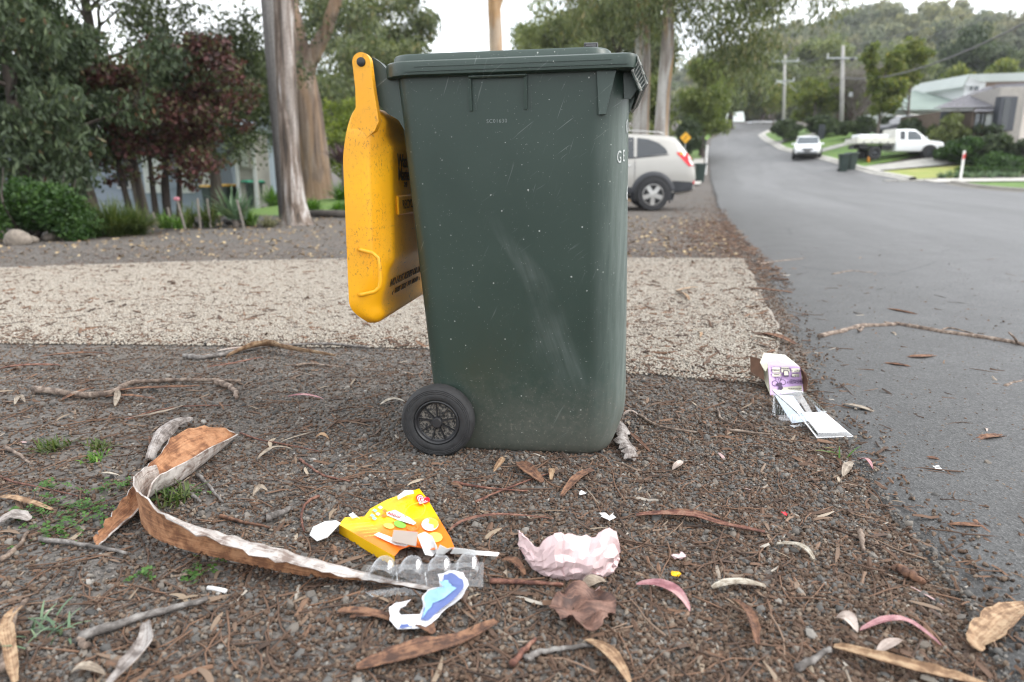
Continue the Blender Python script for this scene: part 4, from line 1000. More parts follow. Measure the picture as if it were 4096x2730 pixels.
# toothed lifting lip
m = MB(); m.prism([(.322, .992), (.331, .990), (.354, .934), (.347, .930)], -.285, .285); m.prism([(.312, .962), (.320, .966), (.342, .920), (.335, .916)], -.285, .285)
for i in range(15):
    yy = -.278 + i * .556 / 14; m.prism([(.318, .966), (.326, .990), (.350, .932), (.338, .918)], yy - .003, yy + .003)
lp = m.build('lifting_lip', M_bin, BIN)
m = MB()
for (xa, za), (xb, zb) in (((.327, .991), (.3505, .9315)), ((.316, .963), (.3385, .9175))):
    for i in range(9):
        f0, f1 = i / 9, (i + 1) / 9; m.tube([(xa + (xb - xa) * f0, -.286, za + (zb - za) * f0), (xa + (xb - xa) * f1, -.286, za + (zb - za) * f1)], .0042 + random.uniform(-.0012, .0010) - .0014, 6)
for i in range(7):
    f = (i + .5) / 7; m.tube([(.316 + .0225 * f, -.2855, .963 - .045 * f), (.327 + .0235 * ((i + 1) / 7.5), -.2855, .991 - .059 * ((i + 1) / 7.5))], .0013, 5)
m.build('chafed_edge', M_edge, lp)
# hinge brackets and rear handle
for sy in (-1, 1):
    m = MB(); m.prism([(-.345, 1.000), (-.318, 1.016), (-.300, 1.004), (-.285, .988), (-.262, .985), (-.246, .93), (-.246, .845), (-.262, .872), (-.290, .888), (-.312, .910), (-.322, .940), (-.335, .975)], sy * .232 - .016, sy * .232 + .016)
    m.build('hinge_bracket', M_bin, BIN, 40)
MB().tube([(-.318, -.215, .99), (-.318, .215, .99)], .0155, 14).build('rear_handle', M_bin, BIN, 40)
MB().tube([(-.3375, -.285, .9995), (-.3375, .285, .9995)], .006, 8).build('hinge_rod', M_blk, BIN)
# lid -----------------------------------------------------------------
PX, PZ = -.3375, 1.0295
LID = MB()
def lid_xr(v): return -.404 - .03 * (v - .37) + .020 * (1 - sstep(v, .10, .24)) + .036 * sstep(v, .58, .665) ** 2
def lid_d(u, v):
    """depth of the shell above its rim: rounded edges, raised centre panel"""
    cu, cv, hu, hv, r = 0, .382, .288, .283, .075
    qx, qy = abs(u - cu) - (hu - r), abs(v - cv) - (hv - r)
    sd = math.hypot(max(qx, 0), max(qy, 0)) + min(max(qx, qy), 0) - r
    e = max(0, -sd); w = .013 + .045 * sstep(v, .50, .66)
    S = (1 - (1 - min(1, e / w)) ** 3.2) ** (1 / 3.2)
    d = ((.056 + .010 * sstep(v, .10, .235)) * S + .022 * min(1, max(0, .288 - abs(u)) / .052) * sstep(e, 0, .03)) * (1 - .45 * sstep(v, .52, .69))
    pu = sstep(.236 - abs(u), 0, .018); pv = sstep(v, .178, .204) * sstep(.530 - v, 0, .045)
    return d + .017 * pu * pv
def edgeu(n, a, b, k=5):
    xs = np.linspace(0, 1, n); s = .5 - .5 * np.cos(np.pi * xs); s = .5 - .5 * np.cos(np.pi * s) * 1; s = .6 * (.5 - .5 * np.cos(np.pi * xs)) + .4 * xs; s = np.where(xs < .5, s * 1, s); return a + (b - a) * s
U = np.concatenate([[-.288, -.2878, -.287, -.285, -.281, -.275, -.267, -.255, -.24], np.linspace(-.225, .225, 44), [.24, .255, .267, .275, .281, .285, .287, .2878, .288]])
Vv = np.concatenate([[.099, .0993, .100, .102, .106, .112, .12, .135, .15, .17], np.linspace(.19, .60, 40), [.61, .62, .63, .64, .648, .655, .659, .662, .664, .665]])
def lid_pt(u, v, in_=0.0):
    r = .075; cv = .382                                     # keep the grid inside the rounded outline
    qx = abs(u) - (.288 - r); qy = abs(v - cv) - (.283 - r)
    if qx > 0 and qy > 0:
        k = math.hypot(qx, qy); mx = max(qx, qy); s = mx / k; u = math.copysign((.288 - r) + qx * s, u); v = cv + math.copysign((.283 - r) + qy * s, v - cv)
    return (lid_xr(v) + max(0.0, lid_d(u, v) - in_), u * (1 - in_ * .6), PZ - (cv + (v - cv) * (1 - in_ * .6)))
lid = MB(); lid.rings([[lid_pt(u, v) for u in U] for v in Vv], False)
lid.rings([[lid_pt(u, v, .006) for u in U] for v in Vv], False)
bd = [(u, Vv[0]) for u in U] + [(U[-1], v) for v in Vv] + [(u, Vv[-1]) for u in U[::-1]] + [(U[0], v) for v in Vv[::-1]]
lid.rings([[lid_pt(u, v) for u, v in bd], [lid_pt(u, v, .006) for u, v in bd]], False)
LO = lid.build('lid', M_yel, BIN, 50)
LO.scale = (1, 1, 1 / 1.04); LO.location = (0, 0, .0115); BIN.scale = (1, 1, 1.04)
prop(LO, 'yellow lid hanging upside down behind the bin')
for sy in (-1, 1):
    P = [(PX + .0225 * math.cos(R(a)), PZ + .0225 * math.sin(R(a))) for a in range(180, -1, -15)]
    P += [(PX + .026, .985), (PX + .030, .945), (PX + .034, .912), (PX + .036, .890), (PX + .024, .868), (PX + .0, .850), (PX - .03, .845), (PX - .045, .86), (PX - .032, .905), (PX - .021, .925), (PX - .019, .97)]
    m = MB(); m.prism(P, sy * .274 - .011, sy * .274 + .011); m.build('hinge_arm', M_yel, LO, 40)
    y0 = sy * .2855
    MB().lathe([(0, .004), (.006, .004), (.0105, .002), (.0115, -.003)], 20, Matrix.Translation((PX, y0, PZ)) @ Matrix.Rotation(R(90 * sy), 4, 'X') @ Matrix.Scale(-1, 4, (0, 0, 1)) if 0 else Matrix.Translation((PX, y0 + sy * .001, PZ)) @ Matrix.Rotation(R(-90 * sy), 4, 'X')).build('hinge_pin', M_blk, LO, 40)
    h = MB().tube([(-.374, sy * .286, .574), (-.362, sy * .297, .573), (-.332, sy * .300, .566), (-.319, sy * .300, .554), (-.3165, sy * .300, .532), (-.3165, sy * .300, .497), (-.319, sy * .300, .477), (-.333, sy * .300, .465), (-.367, sy * .297, .457), (-.382, sy * .286, .455)], .0058, 8)
    h.build('lid_handle', M_yel, LO, True)
def lid_text(txt, size, u, z, mat, sp=1.0, tilt=0):
    v = PZ - z; x = lid_xr(v) + lid_d(u if abs(u) < .19 else math.copysign(.23, u), v) + .0012
    me = text_mesh(txt, size, mat, .0008, .0003, sp)
    uu = u if abs(u) < .19 else .15; fx = lambda q: lid_xr(q) + lid_d(uu, q); up = Vector(((fx(v - .012) - fx(v + .012)) / .024, 0, 1)).normalized(); ri = Vector((0, 1, 0)); no = ri.cross(up)
    x = max(fx(v), (fx(v - .015) + fx(v + .015)) / 2) + .0016
    Mx = Matrix.Translation((x, u, z)) @ Matrix((ri, up, no)).transposed().to_4x4()
    return place_mesh('lettering', me, LO, Mx)
x_p = lid_xr(.348) + lid_d(0, .348)
m = MB(); m.box((x_p + .003, 0, .681), (.007, .375, .052), ch=.003); m.build('text_plate', M_yel, LO)
t_ = lid_text('RECYCLABLES ONLY', .034, 0, .681, M_emb, .95); t_.location.x = x_p + .0063
lid_text('Waste', .050, -.115, .797, M_emb, .85); lid_text('Master', .050, -.108, .762, M_emb, .85); lid_text('240', .02, -.10, .735, M_emb)
lid_text('NO HOT ASHES OR LIQUID', .031, .0, .470, M_emb, 1.0); lid_text('\u2039  THIS  SIDE  TO  ROAD  \u203a', .024, .0, .438, M_emb, 1.05)
# wheels ---------------------------------------------------------------
for sy in (-1, 1):
    Mx = Matrix.Translation((0, 0, 0)) @ Matrix.Rotation(R(-90 * sy), 4, 'X') if 0 else Matrix.Rotation(R(90), 4, 'X') if sy < 0 else Matrix.Rotation(R(-90), 4, 'X')
    wt = bpy.data.objects.new('wheel', None); wt.empty_display_size = .05; col.objects.link(wt); wt.parent = BIN; wt.location = (-.189, sy * .256, .107); wt.scale = (1.03, 1.0, .99); wt.rotation_euler = (0, R(-12), 0)
    pr = [(.062, -.022), (.092, -.022), (.0985, -.015), (.1, 0), (.0985, .014), (.094, .0205), (.0905, .0225), (.0885, .0218), (.0865, .0235), (.0845, .0226), (.0825, .0240), (.080, .0232), (.077, .0245), (.070, .0245), (.064, .0225), (.0615, .018), (.0615, -.02)]
    MB().lathe(pr, 56, Mx).build('tyre', M_rub, wt, 40)
    h = MB(); h.lathe([(.0615, -.016), (.0612, .0205), (.0585, .0225), (.0555, .020), (.0535, .012), (.0505, .010)], 40, Mx)
    h.lathe([(.0145, .008), (.0145, .021), (.0125, .0235), (0, .0238)], 20, Mx)
    for k in range(9):
        h.add([Mx @ (Matrix.Rotation(R(40 * k), 4, 'Z') @ Vector(p)) for p in ((.012, -.0022, .006), (.054, -.0016, .006), (.054, .0016, .006), (.012, .0022, .006), (.012, -.0014, .0165), (.054, -.001, .0145), (.054, .001, .0145), (.012, .0014, .0165))], [(4, 5, 6, 7), (0, 1, 5, 4), (1, 2, 6, 5), (2, 3, 7, 6), (3, 0, 4, 7)])
    h.build('hub', M_hub, wt, 40)
    MB().lathe([(.0, .0075), (.058, .0075), (.058, -.01)], 40, Mx).build('hub_web', M_hubd, wt)
MB().tube([(-.189, -.25, .107), (-.189, .25, .107)], .011, 10).build('axle', M_blk, BIN, True)
# stamped number on the side, marker writing round the front corner
def side_y(z): return -(.222 + (.276 - .222) * z / .97)
me = text_mesh('SC01630', .0125, M_scr, .0003, -.0001, 1.15)
o = place_mesh('serial_number', me, BIN, Matrix.Translation((-.0075, side_y(.862) - .0006, .862)) @ Matrix.Rotation(R(90 + 2.9), 4, 'X')); 
def corner_text(txt, size, ang, z, sx=1.0, rz=0):
    """hand written mark on the rounded front corner"""
    f = z / .97; cx = 0; a = .327 - .0155 * f; b = .222 + .054 * f; r = .085
    X, Y = cx + a - r + (r + .0008) * math.sin(R(ang)), -(b - r) - (r + .0008) * math.cos(R(ang))
    if ang > 89: X, Y = cx + a + .0008, -(b - r) + (ang - 90) * .001
    An = min(ang, 90)
    me = text_mesh(txt, size, M_white, .0002, .0004 * size / .06)
    # wrap the letters round the bend
    for vv in me.vertices:
        s = vv.co.x * sx / r if ang < 90 else 0
        if ang < 90:
            aa = R(ang) + s; px_, py_ = cx + a - r + (r + .0008 + vv.co.z) * math.sin(aa), -(b - r) - (r + .0008 + vv.co.z) * math.cos(aa)
            vv.co = (px_, py_, z + vv.co.y)
        else: vv.co = (X + vv.co.z, Y + vv.co.x * sx, z + vv.co.y)
    return place_mesh('marker_writing', me, BIN)
corner_text('G', .040, 46, .775, .55); corner_text('E', .038, 58, .778, .5); corner_text('0', .046, 70, .845, .6); corner_text('T', .052, 125, .775, .8); corner_text('6', .050, 74, .69, .6)
# little tag standing on the rim
tg = MB().box((0, 0, .010), (.034, .004, .034), ch=.0012).build('rim_tag', M_blk, BIN, False, (.219, -.238, 1.004), (R(-8), 0, R(8)))
m = MB()
for c_, d_ in (((0, -.0026, .0262), (.032, .001, .0012)), ((0, -.0026, .0215), (.024, .001, .001)), ((0, -.0026, .017), (.024, .001, .001)), ((.016, -.0026, .012), (.0012, .001, .028))): m.box(c_, d_)
m.build('tag_edge', plain('tag_edge_grey', (.3, .3, .31), .6), tg)
# ================================================================== LITTER, BARK AND STICKS
def two_tone(name, stops, sc=(60, 60, 60), rough=.85, bump=.4, fine=90):
    t = NT(name); v = t.obj(); iso = t.noise(t.map(v, sc), 1.0, 6, .65, .4)
    gv = t.n('Attribute', attribute_name='grain').outputs['Vector']; lg = t.noise(t.map(gv, (7, 150, 1)), 1.0, 5, .65, 1.2)
    f = t.math('ADD', t.math('MULTIPLY', iso, .6), t.math('MULTIPLY', lg, .4))
    f = t.n('MapRange', {0: f, 1: .36, 2: .64}).outputs[0]
    c = t.mix(.45, t.ramp(f, stops), t.ramp(t.noise(v, fine, 3), [(.3, .6), (.7, 1.3)]), 'MULTIPLY')
    c = t.mix(t.ramp(t.noise(v, 240, 2), [(.68, 0), (.74, .6)]), c, (.05, .03, .022))
    return t.done(t.bsdf(Base_Color=c, Roughness=rough, Normal=t.bump(f, bump, .004)))
K_in = two_tone('bark_inner', [(.25, (.17, .072, .034)), (.5, (.31, .145, .068)), (.75, (.40, .205, .105))], (26, 26, 26))
K_out = two_tone('bark_outer', [(.2, (.18, .135, .115)), (.42, (.35, .31, .285)), (.75, (.49, .455, .43))], (30, 30, 30))
K_grey = two_tone('grey_bark', [(.25, (.11, .09, .08)), (.5, (.235, .205, .188)), (.75, (.36, .33, .31))], (34, 34, 34))
K_brown = two_tone('brown_bark', [(.25, (.060, .030, .020)), (.5, (.14, .068, .040)), (.75, (.22, .115, .065))], (50, 50, 50))
K_red = two_tone('reddish_bark', [(.25, (.075, .030, .022)), (.5, (.16, .068, .046)), (.75, (.24, .13, .09))], (50, 50, 50))
K_tan = two_tone('tan_bark', [(.25, (.15, .085, .046)), (.5, (.28, .175, .10)), (.75, (.39, .275, .17))], (40, 40, 40))
K_cream = two_tone('cream_bark', [(.25, (.22, .18, .135)), (.5, (.36, .32, .26)), (.75, (.46, .42, .36))], (50, 50, 50))
K_stick = two_tone('stick_bark', [(.25, (.085, .060, .047)), (.5, (.19, .14, .108)), (.75, (.29, .235, .19))], (40, 40, 40))
K_sgrey = two_tone('grey_stick_bark', [(.25, (.075, .066, .06)), (.5, (.15, .135, .125)), (.75, (.24, .225, .21))], (40, 40, 40))
K_pink = two_tone('pink_leaf', [(.25, (.22, .085, .095)), (.5, (.34, .16, .17)), (.75, (.42, .26, .25))], (20, 20, 20), .5, .15)
K_pale = two_tone('pale_leaf', [(.25, (.24, .185, .155)), (.5, (.36, .29, .25)), (.75, (.46, .39, .345))], (24, 24, 24), .55, .15)
K_leaf = two_tone('dry_leaf', [(.25, (.13, .098, .07)), (.5, (.23, .185, .14)), (.75, (.32, .27, .21))], (30, 30, 30), .6, .15)
K_crisp = two_tone('crisp_brown_leaf', [(.25, (.055, .026, .019)), (.5, (.125, .062, .043)), (.75, (.20, .11, .08))], (26, 26, 26), .6, .3)

def shell(name, rows, mats, parent=None, th=.002, ragged=None):
    """sheet of rows x columns of points, given thickness: first material on the side the normals point to"""
    n, k = len(rows), len(rows[0]); P = np.array([[tuple(p) for p in r] for r in rows], float)
    du = np.gradient(P, axis=0); dv = np.gradient(P, axis=1); nr = np.cross(du, dv); nr /= np.linalg.norm(nr, axis=2, keepdims=True) + 1e-12
    A = P + nr * th / 2; B = P - nr * th / 2; mb = MB()
    mb.rings(A.tolist(), False, mi=0); mb.rings(B.tolist(), False, mi=1)
    bd = [(0, j) for j in range(k)] + [(i, k - 1) for i in range(1, n)] + [(n - 1, j) for j in range(k - 2, -1, -1)] + [(i, 0) for i in range(n - 2, 0, -1)]
    mb.rings([[tuple(A[i, j]) for i, j in bd], [tuple(B[i, j]) for i, j in bd]], True, mi=1)
    o = mb.build(name, mats if isinstance(mats, list) else [mats, mats], parent, True)
    U = np.cumsum(np.linalg.norm(np.diff(P[:, k // 2], axis=0, prepend=P[:1, k // 2]), axis=1)); Vw = np.cumsum(np.linalg.norm(np.diff(P[n // 2], axis=0, prepend=P[n // 2][:1]), axis=1)); sd = (P[0, 0, 0] * 37 + P[0, 0, 1] * 91) % 10
    g0 = np.stack([np.repeat(U[:, None], k, 1) + sd, np.repeat(Vw[None], n, 0) + sd, np.zeros((n, k))], 2); gb_ = np.array([g0[i, j] for i, j in bd])
    G_ = np.concatenate([g0.reshape(-1, 3), g0.reshape(-1, 3) + (0, 0, 5), gb_, gb_]); a = o.data.attributes.new('grain', 'FLOAT_VECTOR', 'POINT'); a.data.foreach_set('vector', G_.astype(np.float32).ravel())
    return o
def spline(P, n):
    """smooth line through points (Catmull-Rom)"""
    P = [np.array(p, float) for p in P]; out = []
    if len(P) == 2: return [P[0] + (P[1] - P[0]) * t for t in np.linspace(0, 1, n)]
    for t in np.linspace(0, len(P) - 1, n):
        i = min(int(t), len(P) - 2); f = t - i; a = P[max(0, i - 1)]; b = P[i]; c = P[i + 1]; d = P[min(len(P) - 1, i + 2)]
        out.append(.5 * (2 * b + (c - a) * f + (2 * a - 5 * b + 4 * c - d) * f * f + (3 * b - a - 3 * c + d) * f ** 3))
    return out
def strip(name, label, cat, pts, w, mats, z=.008, curl=.6, roll=0, arch=.006, th=.0016, group=None, taper=(.35, .3), n=16, m=7, rag=.12, seed=0):
    """bark strip or leaf lying on the ground along picture-traced ground points; w = full width in metres"""
    r = random.Random(seed + len(label) * 13); C = [G(px, py, z) for px, py in pts]; C = [Vector(c) for c in spline(C, n)]
    rows = []
    for i, p in enumerate(C):
        f = i / (n - 1); t = (C[min(i + 1, n - 1)] - C[max(i - 1, 0)]).normalized(); s = t.cross(Vector((0, 0, 1))).normalized(); u = s.cross(t).normalized()
        k = taper[0] + (1 - taper[0]) * min(1, f / .35) ** .7 if f < .35 else taper[1] + (1 - taper[1]) * min(1, (1 - f) / .45) ** .8
        ww = w * .5 * k * (1 + r.uniform(-rag, rag)); a = R(roll) * (1 if not isinstance(roll, tuple) else 1); row = []
        for j in range(m):
            x = (j / (m - 1) * 2 - 1) * (1 + (r.uniform(-rag, rag) * .6 if j in (0, m - 1) else 0)); cu = max(.02, abs(curl)); sx = math.sin(cu * x) / cu * ww; sy = (1 - math.cos(cu * x)) / cu * ww * (1 if curl > 0 else -1)
            row.append(p + (s * math.cos(a) + u * math.sin(a)) * sx + (u * math.cos(a) - s * math.sin(a)) * sy + Vector((0, 0, arch * math.sin(pi * f))))
        rows.append(row)
    zmin = min(q.z for row in rows for q in row)
    if zmin < .003: rows = [[q + Vector((0, 0, .003 - zmin)) for q in row] for row in rows]
    o = shell(name, rows, mats, None, th)
    return prop(o, label, cat, group)
def stick(name, label, cat, pts, rad, mat, z=None, group=None, n=18, forks=(), seed=1, taper=.5):
    r = random.Random(seed + len(label)); z = rad + .004 if z is None else z
    C = spline([G(px, py, z) for px, py in pts], n); P = [tuple(c + np.array([r.uniform(-1, 1), r.uniform(-1, 1), r.uniform(-.2, .5)]) * rad * .35) for c in C]
    mb = MB().tube(P, [rad * (1 - (1 - taper) * i / (n - 1)) * r.uniform(.88, 1.12) for i in range(n)], 8)
    for fp, fr in forks:
        F = spline([G(px, py, z if i == 0 else z + dz) for i, (px, py, dz) in enumerate(fp)], 8); mb.tube([tuple(c) for c in F], [fr * (1 - .55 * i / 7) for i in range(8)], 6)
    return prop(mb.build(name, mat, None, True), label, cat, group)

# ---- the big curled strip of bark, left foreground
bk = thing('bark_strip', 'long curled strip of orange and white gum bark with a forked wide end', 'bark', G(600, 2060))
org = Vector(bk.location)
def loc(v): return Vector(v) - org
r_ = random.Random(4); rows = []
SEG = [((940, 1728, .030), (948, 1742, .012), (952, 1738, .020)), ((830, 1706, .058), (846, 1822, .006), (842, 1792, .044)), ((705, 1738, .062), (714, 1918, .006), (710, 1866, .062)), ((640, 1812, .058), (652, 1952, .008), (654, 1894, .068)), ((585, 1870, .050), (598, 1985, .008), (614, 1925, .068)), ((549, 1915, .040), (560, 2015, .010), (585, 1998, .042)), ((500, 1985, .034), (505, 2075, .012), (530, 2060, .026)), ((447, 2053, .026), (450, 2120, .010), (476, 2105, .020)), ((402, 2118, .020), (410, 2160, .010), (432, 2148, .016)), ((376, 2158, .012), (385, 2182, .010), (400, 2176, .012))]
Lc, Mc, Rc = [spline([G(*s[k]) for s in SEG], 40) for k in range(3)]
for i in range(40):
    a, b, c = Vector(Lc[i]), Vector(Mc[i]), Vector(Rc[i]); row = []
    a = a + Vector((r_.uniform(-1, 1), r_.uniform(-1, 1), r_.uniform(-1, 1))) * .0035
    for j in range(11):
        t = j / 10; q = (a * (1 - t) ** 2 + (b * 2 - (a + c) / 2) * 2 * t * (1 - t) + c * t ** 2)
        q.z = max(q.z, .004); q += Vector((0, 0, .0012 * math.sin(i * 1.3 + j * 2.1))); row.append(loc(q))
    rows.append(row)
shell('wide_end', rows, [K_in, K_out], bk, .0035)
# standing strip that curls back and runs to the right
B0 = [(640, 1950), (600, 1985), (565, 2040), (572, 2105), (638, 2161), (766, 2206), (957, 2250), (1148, 2292), (1300, 2312), (1444, 2322), (1600, 2344), (1740, 2366)]
WD = [.060, .072, .088, .094, .098, .104, .112, .104, .086, .052, .024, .016]
A0 = [(-6, 20), (-4, 14), (-2, 6), (0, 10), (-4, 25), (-8, 85), (-8, 132), (-8, 142), (0, 145), (5, 150), (5, 150), (5, 150)]
nS = 64; ts = np.linspace(0, len(B0) - 1, nS); C = spline([G(px, py, .004) for px, py in B0], nS); rows = []
for i in range(nS):
    wd = np.interp(ts[i], range(len(B0)), WD) * (1 + r_.uniform(-.03, .06)); a0 = np.interp(ts[i], range(len(B0)), [a[0] for a in A0]); a1 = np.interp(ts[i], range(len(B0)), [a[1] for a in A0])
    t = Vector(C[min(i + 1, nS - 1)] - C[max(i - 1, 0)]); t.z = 0; t.normalize(); c = t.cross(Vector((0, 0, 1)))    # points to the open, orange side
    q = Vector(C[i]); q.z = max(q.z, .004); row = [loc(q)]; mS = 12
    for j in range(mS):
        x = (j + .5) / mS; a = R(a0 + (a1 - a0) * x ** 1.8); q = q + (c * math.sin(a) + Vector((0, 0, 1)) * math.cos(a)) * wd / mS
        row.append(loc(q))
    if 26 < i < 60: row[-1] = row[-1] + (row[-2] - row[-1]) * max(0, r_.uniform(-.6, 1.0))
    rows.append(row)
shell('long_strip', rows, [K_in, K_out], bk, .003)
strip('bark_piece', 'pale grey curled bark scrap leaning behind the wide end of the big strip', 'bark', [(770, 1672), (705, 1705), (645, 1765), (600, 1835)], .048, [K_grey, K_grey], .03, -1.1, 20, .02, .003, taper=(.25, .5), rag=.2)
strip('bark_piece', 'thin brown splinter beside the grey bark scrap', 'bark', [(598, 1745), (606, 1790), (612, 1830)], .010, [K_brown, K_brown], .02, .5, 30, .01)
o = strip('bark_piece', 'white crumpled piece of bark against the front corner of the bin', 'bark', [(2478, 1690), (2496, 1728), (2492, 1770), (2520, 1805), (2522, 1840)], .046, [K_out, K_grey], .012, -.9, 14, .012, .003, taper=(.35, .7), rag=.4, n=26)
strip('bark_piece', 'orange brown sliver of bark right of the white crumpled piece', 'bark', [(2510, 1728), (2550, 1770), (2600, 1808)], .016, [K_tan, K_brown], .008, .8, 0, .008)
# ---- bark, tagged by where it lies
BT = [
 ([(905, 1428), (990, 1398), (1075, 1386), (1160, 1402), (1340, 1424)], .048, [K_tan, K_tan], .03, .8, 50, 'pale tan bark strip bent over the grey stick near the pebbled drive'),
 ([(870, 1405), (980, 1396), (1060, 1388)], .018, [K_pink, K_pale], .010, .5, 0, 'pinkish thin strip left of the tan bent bark'),
 ([(830, 1470), (930, 1462), (1050, 1430)], .014, [K_red, K_red], .010, .6, 0, 'reddish strip in front of the tan bent bark'),
 ([(250, 1600), (320, 1578), (380, 1552)], .022, [K_brown, K_brown], .010, .8, 0, 'short brown bark crossing under the long left stick'),
 ([(400, 1570), (560, 1562), (720, 1556), (800, 1545)], .018, [K_red, K_brown], .010, .8, 0, 'reddish bark strip running beside the long left stick'),
 ([(420, 1588), (520, 1592), (620, 1598)], .014, [K_brown, K_brown], .008, .8, 0, 'dark brown strip below the long left stick'),
 ([(0, 1476), (110, 1470), (240, 1462)], .022, [K_brown, K_red], .012, .9, 0, 'brown strip at the left edge just before the pebbled drive'),
 ([(160, 1428), (320, 1420), (430, 1416)], .020, [K_brown, K_brown], .010, .8, 0, 'dark strip along the near side of the pebbled drive on the left'),
 ([(2076, 1850), (2110, 1890), (2170, 1930)], .040, [K_tan, K_brown], .010, .5, 0, 'broken tan bark slab in front of the bin'),
 ([(2372, 1880), (2310, 1920), (2245, 1985)], .024, [K_tan, K_brown], .008, .4, 0, 'fibrous splintered bark pointing away from the pink paper'),
 ([(2208, 1875), (2204, 1920)], .016, [K_brown, K_tan], .008, .5, 0, 'short upright chip between the tan slab and the splintered bark'),
 ([(2545, 2062), (2660, 2066), (2780, 2080), (2900, 2110), (3060, 2130)], .026, [K_brown, K_red], .012, 1.0, 0, 'long red brown bark strip above and right of the pink paper'),
 ([(2640, 2052), (2760, 2060), (2880, 2072)], .014, [K_brown, K_brown], .010, .8, 0, 'narrow brown strip lying just behind the long red brown one'),
 ([(2848, 2352), (2940, 2342), (3062, 2346)], .019, [K_cream, K_cream], .010, .5, 0, 'straight cream coloured bark splinter in the right foreground'),
 ([(3108, 2176), (3180, 2190), (3230, 2215), (3256, 2240)], .014, [K_cream, K_cream], .010, .8, 0, 'curved cream splinter above the straight one'),
 ([(2935, 2400), (2985, 2460), (3010, 2510), (3028, 2578)], .026, [K_tan, K_brown], .014, 1.0, 20, 'twisted orange brown bark curl in the right foreground'),
 ([(4110, 2420), (4020, 2470), (3960, 2530), (3905, 2580), (3930, 2605)], .046, [K_tan, K_tan], .012, .6, 0, 'tan hooked bark piece at the right edge of the picture'),
 ([(3335, 2588), (3480, 2640), (3640, 2690), (3800, 2722), (3950, 2745)], .034, [K_brown, K_tan], .012, 1.1, 0, 'long brown bark spear at the bottom right'),
 ([(1425, 2672), (1560, 2645), (1700, 2612), (1840, 2570), (1985, 2485)], .040, [K_grey, K_brown], .010, .6, 0, 'large grey torn bark blade in the bottom middle'),
 ([(1350, 2446), (1460, 2462), (1580, 2474)], .018, [K_tan, K_brown], .008, .5, 0, 'tan split strip left of the blue and white wrapper'),
 ([(1400, 2470), (1500, 2476), (1575, 2490)], .010, [K_tan, K_brown], .008, .5, 0, 'thinner tan strip just below the split one'),
 ([(1660, 2495), (1700, 2515), (1735, 2535)], .030, [K_tan, K_brown], .010, .5, 0, 'orange brown chip poking out under the blue and white wrapper'),
 ([(430, 2745), (530, 2660), (580, 2590), (585, 2490)], .038, [K_tan, K_grey], .012, .8, 15, 'tan bark strip curving up at the bottom left'),
 ([(60, 2730), (40, 2600), (30, 2500), (90, 2420)], .022, [K_brown, K_tan], .012, .8, 0, 'brown bark curl in the bottom left corner'),
 ([(3540, 1236), (3610, 1252), (3680, 1264)], .030, [K_tan, K_brown], .010, .7, 0, 'brown bark flake on the asphalt above the long branch'),
 ([(3618, 1432), (3680, 1436), (3752, 1424)], .034, [K_grey, K_brown], .010, .7, 0, 'greyish bark flake on the asphalt below the long branch'),
 ([(3048, 1336), (3110, 1355), (3182, 1378)], .048, [K_brown, K_brown], .012, .7, 0, 'dark red brown bark slab at the corner of the pebbled drive'),
 ([(2978, 1152), (3060, 1164), (3170, 1172)], .034, [K_brown, K_brown], .012, .7, 0, 'brown bark strip at the edge between pebbled drive and asphalt'),
 ([(2706, 1166), (2740, 1185), (2756, 1200)], .034, [K_brown, K_tan], .016, .8, 20, 'brown angular bark chunk on the pebbled drive'),
 ([(2706, 1164), (2750, 1158), (2792, 1150)], .022, [K_tan, K_tan], .016, .5, 0, 'tan splinter touching the bark chunk on the drive'),
 ([(3370, 1618), (3440, 1638), (3510, 1656)], .022, [K_cream, K_leaf], .008, .4, 0, 'cream flat strip on the asphalt right of the clear container'),
 ([(3520, 1455), (3600, 1468), (3650, 1472)], .022, [K_brown, K_brown], .010, .8, 0, 'shredded brown bark on the asphalt left of the greyish flake'),
 ([(3900, 1765), (3960, 1758), (4030, 1748)], .026, [K_brown, K_brown], .010, .8, 0, 'brown bark sliver at the right on the asphalt'),
 ([(3690, 1840), (3730, 1845), (3775, 1848)], .016, [K_brown, K_brown], .008, .8, 0, 'small brown roll of bark on the asphalt near the white scrap'),
 ([(3790, 2100), (3880, 2115), (3960, 2110)], .016, [K_tan, K_brown], .008, .8, 0, 'tan brown twig like bark at the far right of the asphalt'),
 ([(0, 1990), (80, 2010), (210, 2040)], .018, [K_grey, K_tan], .010, .6, 0, 'greyish strip at the left edge in the weeds'),
 ([(0, 2090), (60, 2075), (120, 2080)], .040, [K_grey, K_grey], .012, .5, 0, 'broad grey bark flake at the left edge beside the clover'),
 ([(2010, 2240), (2060, 2262), (2100, 2300)], .020, [K_brown, K_brown], .010, .7, 0, 'dark strip of bark between the yellow carton and the pink paper'),
]
for i, (pts, w, mt, z, cu, ro, lab) in enumerate(BT): strip('bark_strip', lab, 'bark', pts, w, mt, z, cu, ro, .008, .002, 'bark scattered on the ground', seed=i * 7)
